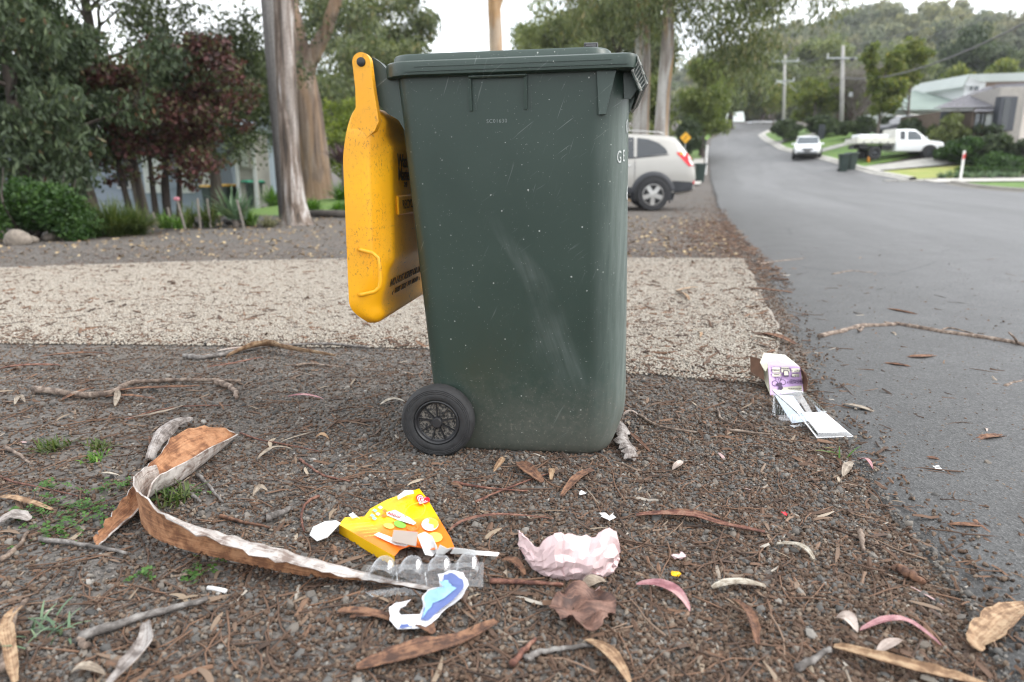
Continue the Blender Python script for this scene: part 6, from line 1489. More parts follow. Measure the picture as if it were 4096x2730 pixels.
m = MB(); m.add([A, E, q(3045, 1470, .06), q(3052, 1510, .04), D], [(0, 1, 2, 3, 4)]); m.add([D, q(3052, 1510, .03), C_ + bk_, C_], [(0, 1, 2, 3)]); m.build('side_panel', M_crm, pb_)
m = MB(); m.add([B, Gp, Gp + Vector((.01, .01, -.08)), C_ + Vector((.012, .06, 0)), C_], [(0, 1, 2, 3, 4)], 0); m.build('inner_panel', M_kraft, pb_)
shell('open_flap', [[q(3000, 1426, .10), q(3042, 1436, .105)], [q(3002, 1455, .075), q(3052, 1470, .08)], [q(3003, 1490, .048), q(3058, 1522, .045)]], [M_kraft, M_kraft], pb_, .0015)
shell('open_flap', [[q(3202, 1470, .09), q(3226, 1500, .085)], [q(3210, 1510, .055), q(3231, 1530, .05)], [q(3214, 1564, .015), q(3224, 1566, .02)]], [M_kraft, M_kraft], pb_, .0015)
shell('open_flap', [[E, E.lerp(A, .5), A], [q(3040, 1450, .10), q(3050, 1470, .085), q(3062, 1488, .075)]], [M_crm, M_crm], pb_, .0012)
ux = (B - A).normalized(); uy = (A - D).normalized(); uz = ux.cross(uy).normalized()
def ontext(txt, size, u, v, mat, rot=180, sx=1.0):
    p = A.lerp(B, u) * (1 - v) + D.lerp(C_, u) * v + uz * .0016
    Mx = Matrix.Translation(p) @ Matrix((ux, uy, uz)).transposed().to_4x4() @ Matrix.Rotation(R(rot), 4, 'Z')
    return place_mesh('lettering', text_mesh(txt, size, mat, .0002, .0001), pb_, Mx)
for tx, sz, u, v in (('ALL', .017, .27, .44), ('DELICATELY', .0115, .80, .62), ('BREWED', .0115, .82, .54), ('DAYS', .012, .80, .36), ('FIZZY and', .0115, .84, .16), ('Sparkling', .010, .54, .08), ('Certified', .010, .24, .14), ('Our kombucha is', .006, .24, .30), ('We only ever brew in small batches,', .0055, .60, .90), ('using the best all-natural ingredients', .0055, .60, .83), ('kombucha', .006, .82, .28)): ontext(tx, sz, u, v, M_ink)
def onface(name, pts, mat, dz=.0018): return MB().add([A.lerp(B, u) * (1 - v) + D.lerp(C_, u) * v + uz * dz for u, v in pts], [tuple(range(len(pts)))]).build(name, mat, pb_)
for u0, v0, w_, h_ in ((.12, .04, .24, .18), (.40, .02, .26, .2), (.72, .06, .26, .16), (.72, .28, .22, .12), (.1, .26, .28, .1), (.35, .76, .62, .2)): onface('print_block', [(u0, v0), (u0 + w_, v0), (u0 + w_, v0 + h_), (u0, v0 + h_)], M_crm, .0009)
onface('jar_print', [(.46, .14), (.60, .14), (.62, .18), (.62, .34), (.59, .40), (.48, .40), (.45, .34), (.45, .18)], M_ink); onface('jar_print', [(.475, .18), (.59, .18), (.60, .33), (.47, .33)], M_crm, .0024)
def wheelring(u, v, r1): 
    c = A.lerp(B, u) * (1 - v) + D.lerp(C_, u) * v + uz * .0018
    MB().rings([[c + (ux * math.cos(a) + uy * math.sin(a)) * rr for a in np.linspace(0, 2 * pi, 14, False)] for rr in (r1, r1 * .78)]).build('bicycle_print', M_ink, pb_)
wheelring(.16, .60, .011); wheelring(.40, .58, .011); onface('bicycle_print', [(.18, .62), (.30, .58), (.38, .60), (.36, .68), (.40, .80), (.30, .88), (.22, .84), (.28, .72), (.22, .68)], M_ink)
tp_ = lambda u, v: A.lerp(B, u) * (1 - v) + E.lerp(Gp, u) * v + Vector((0, -.0006, .0016))
MB().add([tp_(u, v) for u, v in ((.0, .02), (.98, .02), (.92, .4), (.45, .62), (.02, .3))], [(0, 1, 2, 3, 4)]).build('top_print', M_pur, pb_)
MB().rings([[tp_(.64 + .19 * math.cos(a) * k, .42 + .20 * math.sin(a) * k) + Vector((0, 0, .0012)) for a in np.linspace(0, 2 * pi, 18, False)] for k in (1, .8)]).build('label_ring', M_wp, pb_)

# ---- clear clamshell container
M_clear2 = clear_mat('clear_container_plastic', (.92, .93, .95), .18); M_lbl = plain('white_label', (.68, .68, .69), .45, .03); M_lblue = plain('pale_blue_label', (.60, .68, .76), .5, .05)
cs = thing('clear_container', 'clear plastic clamshell container open with a white label on its lid', 'container', G(3220, 1690)); so = Vector(cs.location)
q = lambda x, y, z: G(x, y, z) - so
T = [q(3092, 1563, .062), q(3210, 1568, .062), q(3304, 1650, .050), q(3190, 1652, .050)]; Bt = [q(3088, 1662, .006), q(3190, 1655, .004), q(3276, 1695, .003), q(3176, 1712, .003)]
M_cedge = clear_mat('clear_plastic_edge', (.95, .95, .96), .55); MB().tube([tuple(p) for p in T + [T[0]]], .0028, 8).build('tray_rim', M_cedge, cs)
m = MB().rings([T, [t.lerp(b, .1) + ((sum(Bt, Vector()) / 4) - b) * .03 for t, b in zip(T, Bt)], Bt], True, False, True)
for k in range(8):
    f = .1 + k * .11; m.tube([Bt[0].lerp(Bt[3], f).lerp(T[0].lerp(T[3], f), .12), Bt[0].lerp(Bt[3], f).lerp(T[0].lerp(T[3], f), .6)], .0008, 4)
m.build('tray', M_clear2, cs)
lb = [T[0].lerp(Bt[0], .25).lerp(T[1].lerp(Bt[1], .25), f) for f in (.08, .72)] + [Bt[0].lerp(Bt[1], f).lerp(Bt[3].lerp(Bt[2], f), .8) for f in (.86, .12)]
lb = [p + Vector((0, .004, .003)) for p in lb]
MB().add(lb, [(0, 1, 2, 3)]).build('inner_label', M_lblue, cs)
me = text_mesh('CHEER', .015, plain('faint_blue_print', (.45, .56, .68), .5), .0002)
for v_ in me.vertices: v_.co.x *= -1
lx = (lb[1] - lb[0]).normalized(); ly = (lb[0] - lb[3]).normalized(); lz = lx.cross(ly).normalized()
place_mesh('lettering', me, cs, Matrix.Translation(lb[0].lerp(lb[1], .62).lerp(lb[3].lerp(lb[2], .62), .16) + lz * .001 + Vector((0, -.0015, .001))) @ Matrix((lx, ly, lz)).transposed().to_4x4())
Ld = [q(3188, 1650, .040), q(3302, 1656, .040), q(3412, 1748, .010), q(3268, 1752, .008)]
m = MB(); cL = sum(Ld, Vector()) / 4; In = [p.lerp(cL, .13) + Vector((0, 0, .007)) for p in Ld]
m.rings([Ld, [p.lerp(cL, .06) for p in Ld], In], True, False, True); m.build('lid', M_clear2, cs); MB().tube([tuple(p) for p in Ld + [Ld[0]]], .0026, 8).build('lid_rim', M_cedge, cs)
m = MB(); m.add([p.lerp(cL, .05) + Vector((0, 0, .0012)) for p in In], [(0, 1, 2, 3)]); m.build('lid_label', M_lbl, cs)
# ================================================================== STREET: VEHICLES, HOUSES, POLES, BINS
def paint(name, c, rough=.28):
    return plain(name, c, rough, .03, 2, 0, 0, 80, .5, .6)
M_silver = paint('champagne_paint', (.37, .355, .325)); M_wcar = paint('white_car_paint', (.80, .81, .82)); M_dcar = paint('dark_car_paint', (.03, .032, .042))
M_glass = glass_mat('dark_window_glass'); M_glass2 = glass_mat('window_glass', (.06, .075, .085), .06)
M_trim = plain('grey_black_trim', (.040, .042, .048), .6, .2, 8); M_tyre = plain('car_tyre', (.025, .025, .027), .8, .2, 20)
M_alloy = plain('alloy_wheel', (.46, .45, .43), .35, .1, 8, 0, .6); M_red = plain('red_lens', (.62, .02, .03), .2); M_amb = plain('amber_lens', (.85, .38, .01), .2); M_lens = plain('white_lens', (.78, .76, .76), .2); M_chrome = plain('chrome', (.6, .6, .6), .15, .05, 4, 0, 1.0)
def prof(st, x, k): return float(np.interp(x, [s[0] for s in st], [s[k] for s in st]))
def car_body(st, W, mat, parent, name='body', tumble=.80):
    """stations (x, bottom, belt, top, width factor)"""
    rs = []
    for x, zb, be, tp, wf in st:
        w = W / 2 * wf; g = sstep(tp - be, .03, .35); wr = w * (1 - (1 - tumble) * g); tr = max(be + .01, tp)
        half = [(0, zb), (w * .86, zb), (w * .965, zb + .06), (w * .995, zb + (be - zb) * .4), (w, zb + (be - zb) * .62), (w * .985, be - (be - zb) * .10), (w * .955, be), (w * .955 + (wr * .97 - w * .955) * .75, be + (tr - be) * .72), (wr * .93, tr - (tr - be) * .08), (wr * .80, tr - (tr - be) * .015), (0, tr)]
        rs.append([(x, -y, z) for y, z in half] + [(x, y, z) for y, z in half[-2:0:-1]])
    m = MB().rings(rs, True, True, True); return m.build(name, mat, parent, 42)
def side_y_car(st, W, x, z, tumble=.80):
    zb, be, tp, wf = [prof(st, x, k) for k in (1, 2, 3, 4)]; w = W / 2 * wf; g = sstep(tp - be, .03, .35); wr = w * (1 - (1 - tumble) * g)
    if z >= be: return float(np.interp(z, [be, be + (tp - be) * .72, tp - (tp - be) * .08], [w * .955, w * .955 + (wr * .97 - w * .955) * .75, wr * .93]))
    return float(np.interp(z, [zb, zb + .06, zb + (be - zb) * .4, zb + (be - zb) * .62, be - (be - zb) * .10, be], [w * .86, w * .965, w * .995, w, w * .985, w * .955]))
def side_panel(st, W, poly, mat, parent, name, sides=(-1, 1), off=.006, sub=6):
    for s in sides:
        P = []
        for (x0, z0), (x1, z1) in zip(poly, poly[1:] + poly[:1]):
            for k in range(sub): P.append((x0 + (x1 - x0) * k / sub, z0 + (z1 - z0) * k / sub))
        cx, cz = sum(p[0] for p in P) / len(P), sum(p[1] for p in P) / len(P); V = []; n = len(P); rg_ = 4; F = []
        for r in range(rg_ + 1):
            f = r / rg_
            for x, z in P:
                xx, zz_ = cx + (x - cx) * (1 - f * .98), cz + (z - cz) * (1 - f * .98); V.append((xx, s * (side_y_car(st, W, xx, zz_) + off), zz_))
        for r in range(rg_):
            for i in range(n): F.append((r * n + i, r * n + (i + 1) % n, (r + 1) * n + (i + 1) % n, (r + 1) * n + i))
        F.append(tuple(rg_ * n + i for i in range(n)))
        MB().add(V, F).build(name, mat, parent, True)
def end_panel(P, mat, parent, name): return MB().add(P, [tuple(range(len(P)))]).build(name, mat, parent)
def car_wheel(parent, x, y, r, w, spokes=5, rimf=.66, mat=None, dark=False):
    s = 1 if y > 0 else -1
    wt = bpy.data.objects.new('wheel', None); wt.empty_display_size = .1; col.objects.link(wt); wt.parent = parent; wt.location = (x, y, r); wt.rotation_euler = (0, R(17), 0)
    Mx = Matrix.Rotation(R(-90 * s), 4, 'X'); h = w / 2; rr = r * rimf
    MB().lathe([(rr, -h), (r * .95, -h), (r, -h * .6), (r, h * .6), (r * .95, h), (rr * 1.03, h * 1.0), (rr, h * .8)], 32, Mx).build('tyre', M_tyre, wt, 40)
    m = MB(); m.lathe([(rr, -h * .5), (rr * 1.0, h * .86), (rr * .94, h * .9), (rr * .90, h * .5)], 32, Mx); m.lathe([(0, h * .8), (rr * .24, h * .78), (rr * .26, h * .3)], 16, Mx)
    for k in range(spokes):
        Q = Mx @ Matrix.Rotation(2 * pi * k / spokes, 4, 'Z'); a = rr * (.17 if spokes < 7 else .11)
        m.add([Q @ Vector(p) for p in ((rr * .15, -a * 1.1, h * .74), (rr * .95, -a * 1.15, h * .62), (rr * .95, a * 1.15, h * .62), (rr * .15, a * 1.1, h * .74), (rr * .15, -a * 1.3, h * .3), (rr * .95, -a * 1.4, h * .3), (rr * .95, a * 1.4, h * .3), (rr * .15, a * 1.3, h * .3))], [(0, 1, 2, 3), (0, 1, 5, 4), (2, 3, 7, 6)])
    m.build('rim', M_trim if dark else (mat or M_alloy), wt, 40)
    MB().lathe([(0, h * .2), (rr, h * .2)], 24, Mx).build('brake_disc', M_blk, wt)
def arch(parent, st, W, x, r, mat, sides=(-1, 1), width=.09, off=.012):
    for s in sides:
        rs = []
        for a in np.linspace(-.10 * pi, 1.10 * pi, 22):
            row = []
            for rad in (r, r + width):
                px, pz = x + rad * math.cos(a), r * .92 + rad * math.sin(a); yy = side_y_car(st, W, px, max(pz, prof(st, px, 1)))
                row += [(px, s * (yy + off), pz)] if rad == r else [(px, s * (yy + off), pz), (px, s * (yy - .02), pz)]
            rs.append(row)
        MB().rings(rs, False).build('arch_trim', mat, parent, True)
        yy = W / 2 + .004; MB().prism([(x + r * 1.01 * math.cos(a), r * .92 + r * 1.01 * math.sin(a)) for a in np.linspace(-.12 * pi, 1.12 * pi, 24)], s * yy, s * (yy - .25)).build('wheel_well', M_blk, parent)

# ---- silver car nosed in behind the bin, seen from its side
SV = [(-2.32, .60, .74, .76, .84), (-2.29, .44, .92, .94, .92), (-2.21, .40, 1.08, 1.11, .955), (-2.10, .38, 1.13, 1.30, .97), (-1.97, .36, 1.155, 1.50, .98), (-1.86, .35, 1.16, 1.615, .985), (-1.55, .34, 1.15, 1.665, .995), (-.8, .33, 1.11, 1.71, 1), (0, .33, 1.07, 1.70, 1), (.5, .33, 1.04, 1.62, 1), (.8, .33, 1.03, 1.48, 1), (1.2, .33, 1.02, 1.12, .99), (1.35, .33, 1.01, 1.04, .985), (2.0, .36, .90, .92, .95), (2.24, .42, .74, .77, .88), (2.32, .5, .66, .68, .78)]
sw = GT(2620, 846)
sv = thing('silver_car', 'champagne silver four wheel drive parked side on behind the bin, tail to the road', 'car', (sw.x + .04, sw.y + .93, 0), R(180 - 4))
sv.location = (sw.x - 1.38 * math.cos(R(4)), sw.y + .93 + .1, 0.004)
car_body(SV, 1.85, M_silver, sv)
side_panel(SV, 1.85, [(.72, 1.10), (.62, 1.52), (.42, 1.60), (.05, 1.625), (.05, 1.10)], M_glass, sv, 'front_window')
side_panel(SV, 1.85, [(-.02, 1.10), (-.02, 1.63), (-.5, 1.63), (-.93, 1.60), (-.93, 1.17)], M_glass, sv, 'rear_window')
side_panel(SV, 1.85, [(-1.0, 1.18), (-1.0, 1.595), (-1.25, 1.565), (-1.48, 1.48), (-1.63, 1.36), (-1.68, 1.265), (-1.64, 1.245)], M_glass, sv, 'quarter_window')
side_panel(SV, 1.85, [(.8, 1.075), (.1, 1.085), (-.95, 1.145), (-1.7, 1.215), (-1.7, 1.235), (-.95, 1.165), (.1, 1.105), (.8, 1.095)], M_trim, sv, 'window_seal', off=.004, sub=3)
side_panel(SV, 1.85, [(-1.86, 1.275), (-2.0, 1.285), (-2.12, 1.255), (-2.20, 1.15), (-2.255, .985), (-2.14, .975), (-2.02, 1.10)], M_red, sv, 'tail_lamp', off=.008)
side_panel(SV, 1.85, [(-2.12, 1.225), (-2.165, 1.17), (-2.235, 1.03), (-2.25, 1.005), (-2.20, 1.0), (-2.14, 1.10)], M_lens, sv, 'reverse_lens', off=.016)
side_panel(SV, 1.85, [(-1.94, 1.265), (-2.0, 1.268), (-2.01, 1.235), (-1.96, 1.225)], M_amb, sv, 'indicator', off=.016, sub=3)
side_panel(SV, 1.85, [(-1.86, .40), (-2.20, .44), (-2.295, .50), (-2.30, .60), (-2.2, .64), (-1.80, .66)], M_trim, sv, 'rear_bumper', off=.012)
side_panel(SV, 1.85, [(.85, .37), (.85, .52), (-.9, .52), (-.9, .37)], M_trim, sv, 'sill_cladding', off=.012)
side_panel(SV, 1.85, [(-2.262, .60), (-2.30, .60), (-2.30, .66), (-2.262, .66)], M_red, sv, 'reflector', off=.02, sub=3)
end_panel([(-2.125, -.70, 1.20), (-2.125, .70, 1.20), (-1.90, .60, 1.585), (-1.90, -.60, 1.585)], M_glass2, sv, 'tailgate_glass').location = (-.012, 0, .006)
end_panel([(1.19, -.78, 1.13), (1.19, .78, 1.13), (.62, .66, 1.62), (.62, -.66, 1.62)], M_glass, sv, 'windscreen').location = (.02, 0, .012)
for s in (-1, 1):
    for x in (-.78, .28): MB().box((x, s * 0.932, .985), (.15, .02, .035), ch=.008).build('door_handle', M_chrome, sv)
    MB().tube([(-1.62, s * .62, 1.655), (-1.5, s * .63, 1.715), (-.8, s * .64, 1.755), (0, s * .64, 1.745), (.3, s * .63, 1.69)], .018, 8).build('roof_rail', M_alloy, sv, True)
    m = MB(); m.box((-.96, s * .922, .82), (.006, .012, .62)); m.build('door_gap', M_trim, sv)
    for x in (-1.38, 1.33): car_wheel(sv, x, s * .885, .358, .235)
for x in (-1.38, 1.33): arch(sv, SV, 1.85, x, .405, M_trim)
for s in (-1, 1): MB().box((-1.76, s * .86, .30), (.02, .16, .26)).build('mud_flap', M_trim, sv)
side_panel(SV, 1.85, [(1.9, .78), (2.2, .72), (2.2, .62), (1.95, .66)], M_lens, sv, 'headlamp', off=.008)

# ---- white car facing us, parked on the right
WV = [(-2.2, .5, .80, .82, .85), (-2.12, .36, .98, 1.0, .94), (-1.9, .34, 1.05, 1.30, .97), (-1.5, .33, 1.06, 1.58, .99), (-.7, .33, 1.03, 1.66, 1), (.1, .33, 1.0, 1.64, 1), (.5, .33, .98, 1.50, 1), (1.0, .33, .98, 1.12, .99), (1.15, .33, .97, 1.02, .985), (1.7, .34, .92, .95, .96), (2.0, .36, .82, .86, .92), (2.16, .38, .68, .72, .84), (2.2, .45, .60, .62, .78)]
wp = GT(3240, 640)
wc = thing('white_car', 'white car parked facing us against the right hand kerb', 'car', (wp.x + .3, wp.y + 1.4, H(wp.x, wp.y) + .03), R(-90 - 22))
WC_W = 1.82
car_body(WV, WC_W, M_wcar, wc)
side_panel(WV, WC_W, [(.88, 1.03), (.45, 1.46), (.1, 1.56), (-.5, 1.57), (-.5, 1.06)], M_glass, wc, 'front_window'); side_panel(WV, WC_W, [(-.56, 1.07), (-.56, 1.57), (-1.2, 1.53), (-1.6, 1.35), (-1.65, 1.15)], M_glass, wc, 'rear_window')
end_panel([(1.06, -.74, 1.06), (1.06, .74, 1.06), (.44, .64, 1.545), (.44, -.64, 1.545)], M_glass2, wc, 'windscreen').location = (.025, 0, .014)
end_panel([(2.215, -.34, .60), (2.215, .34, .60), (2.165, .36, .72), (2.165, -.36, .72)], M_blk, wc, 'grille').location = (.01, 0, .006)
end_panel([(2.215, -.22, .48), (2.215, .22, .48), (2.215, .22, .57), (2.215, -.22, .57)], M_trim, wc, 'number_plate').location = (.012, 0, 0)
end_panel([(2.19, -.62, .36), (2.19, .62, .36), (2.19, .66, .45), (2.19, -.66, .45)], M_trim, wc, 'air_intake').location = (.025, 0, 0)
for s in (-1, 1):
    end_panel([(2.15, s * .42, .68), (2.02, s * .74, .72), (1.98, s * .76, .80), (2.08, s * .45, .76)], M_lens, wc, 'headlamp').location = (.012, 0, .012)
    MB().box((.78, s * .97, 1.07), (.12, .2, .13), ch=.03).build('mirror', M_wcar, wc)
    for x in (-1.35, 1.32): car_wheel(wc, x, s * .855, .345, .225, 5, .64)
for x in (-1.35, 1.32): arch(wc, WV, WC_W, x, .385, M_trim, width=.05)

# ---- white utility truck in the side drive
UV = [(.0, .55, 1.10, 1.12, .93), (.02, .50, 1.15, 1.80, .95), (.10, .48, 1.16, 1.86, .97), (.8, .48, 1.15, 1.88, .98), (1.25, .48, 1.14, 1.84, .98), (1.55, .48, 1.13, 1.62, .98), (1.95, .48, 1.13, 1.24, .97), (2.1, .48, 1.12, 1.17, .97), (2.7, .50, 1.08, 1.12, .96), (2.93, .55, 1.0, 1.04, .92), (3.0, .6, .90, .93, .88)]
up_ = GT(3578, 648); UW = 1.86
ut = thing('white_ute', 'white extra cab utility truck with a drop side tray in the side drive', 'truck', (up_.x, up_.y + .9, H(up_.x, up_.y) + .12), R(-3))
car_body(UV, UW, M_wcar, ut, 'cab')
side_panel(UV, UW, [(1.80, 1.20), (1.42, 1.62), (1.2, 1.74), (.72, 1.76), (.72, 1.20)], M_glass2, ut, 'door_window'); side_panel(UV, UW, [(.56, 1.22), (.56, 1.75), (.25, 1.74), (.25, 1.22)], M_glass, ut, 'rear_window')
end_panel([(2.0, -.72, 1.24), (2.0, .72, 1.24), (1.42, .62, 1.74), (1.42, -.62, 1.74)], M_glass, ut, 'windscreen').location = (.02, 0, .012)
m = MB(); m.box((-1.25, 0, 1.02), (2.35, 1.80, .06)); m.box((-1.25, -.89, 1.18), (2.35, .035, .28)); m.box((-1.25, .89, 1.18), (2.35, .035, .28)); m.box((-2.42, 0, 1.18), (.035, 1.80, .28)); m.build('tray', plain('cream_tray', (.68, .67, .60), .5), ut)
m = MB(); m.box((-1.25, 0, 1.42), (1.9, 1.2, .28), ch=.06); m.build('tray_cover', M_wcar, ut)
m = MB()
for x in (-.08, ): m.tube([(x, -.85, 1.05), (x, -.85, 1.86), (x, .85, 1.86), (x, .85, 1.05)], .03, 6); m.box((x, 0, 1.5), (.03, 1.7, .7))
m.build('head_board', plain('cream_rack', (.66, .65, .6), .5), ut)
m = MB(); m.box((-.9, 0, .78), (3.0, .8, .22)); m.box((-1.95, 0, .82), (.5, 1.5, .25)); m.box((-.5, 0, .75), (.5, 1.4, .3)); m.build('chassis', M_blk, ut)
for x in (-2.0, -1.5, -1.0, -.5): MB().box((x, -.92, 1.05), (.06, .03, .12)).build('tray_latch', M_trim, ut)
m = MB(); m.tube([(2.75, -.92, .62), (3.08, -.85, .66), (3.12, -.5, .70), (3.12, .5, .70), (3.08, .85, .66), (2.75, .92, .62)], .11, 8); m.tube([(3.1, -.5, .7), (3.08, -.42, 1.14), (3.08, .42, 1.14), (3.1, .5, .7)], .04, 6); m.build('bull_bar', M_blk, ut, True)
side_panel(UV, UW, [(2.7, .98), (2.9, .90), (2.9, .78), (2.7, .80)], M_lens, ut, 'headlamp')
for s in (-1, 1):
    MB().box((1.72, s * 1.02, 1.28), (.10, .18, .20), ch=.03).build('mirror', M_wcar, ut); MB().box((.9, s * .925, 1.0), (.14, .02, .03)).build('door_handle', M_trim, ut)
    for x in (-1.25, 2.12): car_wheel(ut, x, s * .86, .40, .26, 6, .55, None, True)
arch(ut, UV, UW, 2.12, .45, M_blk, width=.06)
# ---- dark car behind it
dp = GT(3600, 600)
dc = thing('dark_car', 'dark parked car half hidden behind the white utility truck', 'car', at(3600, 588, 56) * 1.0, R(200))
dc.location = (at(3600, 588, 56).x, 56, H(at(3600, 588, 56).x, 56) + .02)
car_body(WV, 1.82, M_dcar, dc); side_panel(WV, 1.82, [(.88, 1.03), (.45, 1.46), (.1, 1.56), (-.5, 1.57), (-.5, 1.06)], M_glass2, dc, 'front_window'); side_panel(WV, 1.82, [(-.56, 1.07), (-.56, 1.57), (-1.2, 1.53), (-1.6, 1.35), (-1.65, 1.15)], M_glass2, dc, 'rear_window')
for s in (-1, 1):
    MB().tube([(-1.6, s * .6, 1.58), (-1.2, s * .6, 1.66), (.1, s * .6, 1.68)], .02, 6).build('roof_rail', M_alloy, dc)
    for x in (-1.35, 1.32): car_wheel(dc, x, s * .855, .345, .225, 5, .64)

# ---- other wheelie bins along the street
M_binf = plain('dark_green_plastic', (.014, .030, .024), .45, .15, 6); M_ylid = plain('yellow_lid_plastic', (.62, .36, .05), .45, .1, 6); M_glid = plain('green_lid_plastic', (.02, .30, .17), .45, .1, 6); M_llid = plain('lime_lid_plastic', (.30, .50, .03), .5); M_klid = plain('dark_lid_plastic', (.018, .034, .030), .5)
def small_bin(label, base, rz, lid, group):
    t = thing('wheelie_bin', label, 'wheelie bin', base, rz, group)
    m = MB().rings([rrect(0, -.20, .20, .20, .04, .04, .03, 3), rrect(0, -.22, .22, .22, .05, .05, .3, 3), rrect(0, -.265, .265, .265, .05, .05, .95, 3), rrect(0, -.30, .30, .29, .05, .05, .955, 3), rrect(0, -.30, .30, .29, .05, .05, 1.0, 3)], True, True, True); m.build('body', M_binf, t, 35)
    m = MB().rings([rrect(0, -.33, .345, .30, .05, .06, 1.003, 3), rrect(0, -.34, .355, .305, .05, .06, 1.015, 3), rrect(0, -.33, .345, .295, .05, .06, 1.05, 3), rrect(0, -.25, .26, .22, .05, .06, 1.075, 3)], True, True, True); m.build('lid', lid, t, 35)
    MB().tube([(-.37, -.22, .99), (-.37, .22, .99)], .016, 8).build('handle', M_binf, t)
    m = MB()
    for s in (-1, 1): m.box((-.33, s * .22, .97), (.10, .03, .06))
    m.build('hinge_bracket', M_binf, t)
    for s in (-1, 1): MB().lathe([(0, -.025), (.1, -.025), (.1, .025), (0, .026)], 16, Matrix.Translation((-.20, s * .23, .1)) @ Matrix.Rotation(R(90), 4, 'X')).build('wheel', M_rub, t)
    return t
gB = 'other wheelie bins along the street'
small_bin('wheelie bin with a bright green lid in the left garden', foot(1003, 23.5), R(-128), M_glid, gB)
small_bin('wheelie bin with a yellow lid left of the green lidded one', foot(905, 23.8), R(-122), M_ylid, gB)
small_bin('wheelie bin with a faded yellow lid half hidden by the maroon tree', foot(842, 24.6), R(-122), M_ylid, gB)
p = GT(3370, 690); small_bin('left one of two dark green bins in the gutter on the right', p, R(-100), M_klid, gB)
small_bin('right one of two dark green bins in the gutter, nearer the kerb', (p.x + .72, p.y + .55, H(p.x + .7, p.y + .5)), R(-80), M_klid, gB)
p = GT(2798, 731); small_bin('dark green bin on the verge just behind the tail of the silver car', p, R(0), M_klid, gB)
p = GT(2808, 606); small_bin('far bin with a lime lid on the left verge, closest to the road', p, R(20), M_llid, gB)
p = GT(2770, 602); small_bin('far dark bin on the left verge, left of the lime lidded one', p, R(20), M_klid, gB)

# ---- power poles and wires
M_conp = plain('pale_pole', (.34, .33, .31), .85, .15, 3); M_ins = plain('insulator', (.52, .53, .52), .4); M_gal = plain('galvanised_steel', (.40, .42, .43), .45, .15, 5, 0, .4)
def utility_pole(label, base, top, r, arms, lamp=None):
    t = thing('utility_pole', label, 'power pole', base); b = Vector(base); tp_v = Vector(top) - b
    MB().tube([(0, 0, -.3), tuple(tp_v * .5), tuple(tp_v)], [r * 1.15, r, r * .75], 12).build('pole', M_conp, t, True); MB().tube([tuple(tp_v * .02), tuple(tp_v * .13)], r * 1.2, 12).build('base_band', plain('pale_blue_band', (.36, .44, .46), .7), t, True)
    for f, hl, nn in arms:
        c = tp_v * f; a = MB().box((c.x, c.y - r, c.z), (hl * 2, .09, .11)).build('cross_arm', M_gal, t)
        for k in range(nn):
            x = c.x - hl * .95 + 2 * hl * .95 * k / max(1, nn - 1); MB().lathe([(.04, .05), (.07, .10), (.05, .18), (.08, .25), (.03, .38)], 8, Matrix.Translation((x, c.y - r, c.z))).build('insulator', M_ins, a)
    return t
p1b = foot(3347, 62); p1t = at(3372, 184, 62.5); p2b = foot(3116, 88); p2t = at(3140, 216, 88.5)
pl1 = utility_pole('nearer concrete power pole with one wide cross arm on the right', p1b, p1t, .17, [(.86, 1.45, 2)])
MB().box((.35, -.15, 3.3), (.25, .2, .35)).build('meter_box', M_gal, pl1); MB().box((.15, -.18, 6.1), (.3, .2, .25)).build('cable_clamp', M_blk, pl1)
pl2 = utility_pole('farther power pole with two cross arms at the bend of the road', p2b, p2t, .19, [(.90, 1.6, 3), (.64, 1.1, 3)])
MB().tube([(0, 0, 5.2), (-1.3, -.3, 5.5), (-1.6, -.3, 5.2)], .05, 6).build('lamp_arm', M_gal, pl2)
M_wire = plain('power_cable', (.16, .16, .165), .6); M_cable = plain('bundled_cable', (.11, .105, .11), .7)
def wire(label, a, b, sag, r, mat=M_wire):
    P = []
    for k in range(25):
        f = k / 24; q_ = Vector(a).lerp(Vector(b), f); P.append((q_.x, q_.y, q_.z - sag * 4 * f * (1 - f)))
    o = MB().tube(P, r, 5).build('power_line', mat, None, True); prop(o, label, 'power line', 'overhead wires')
wire('thick bundled cable swinging from the near pole up to the right edge', at(3376, 312, 62), at(4180, 52, 30), .9, .045, M_cable)
wire('upper wire from the near pole to the top right corner', at(3374, 186, 62), at(4180, -60, 34), .35, .014)
wire('second wire from the near pole arm to the upper right', at(3420, 205, 62), at(4180, -10, 36), .4, .014)
wire('wire from the left end of the cross arm to the far pole', at(3312, 208, 62), at(3100, 232, 88), .9, .014)
wire('wire from the pole top to the far pole', at(3374, 190, 62), at(3142, 222, 88), .8, .014)
wire('wire from the right end of the cross arm to the far pole', at(3425, 208, 62), at(3185, 232, 88), 1.2, .014)
wire('thick bundled cable sagging between the two poles', at(3372, 320, 62), at(3146, 320, 88), 1.7, .045, M_cable)
wire('faint wire crossing the top right of the sky', at(3560, 330, 110), at(4200, -120, 60), .2, .018)

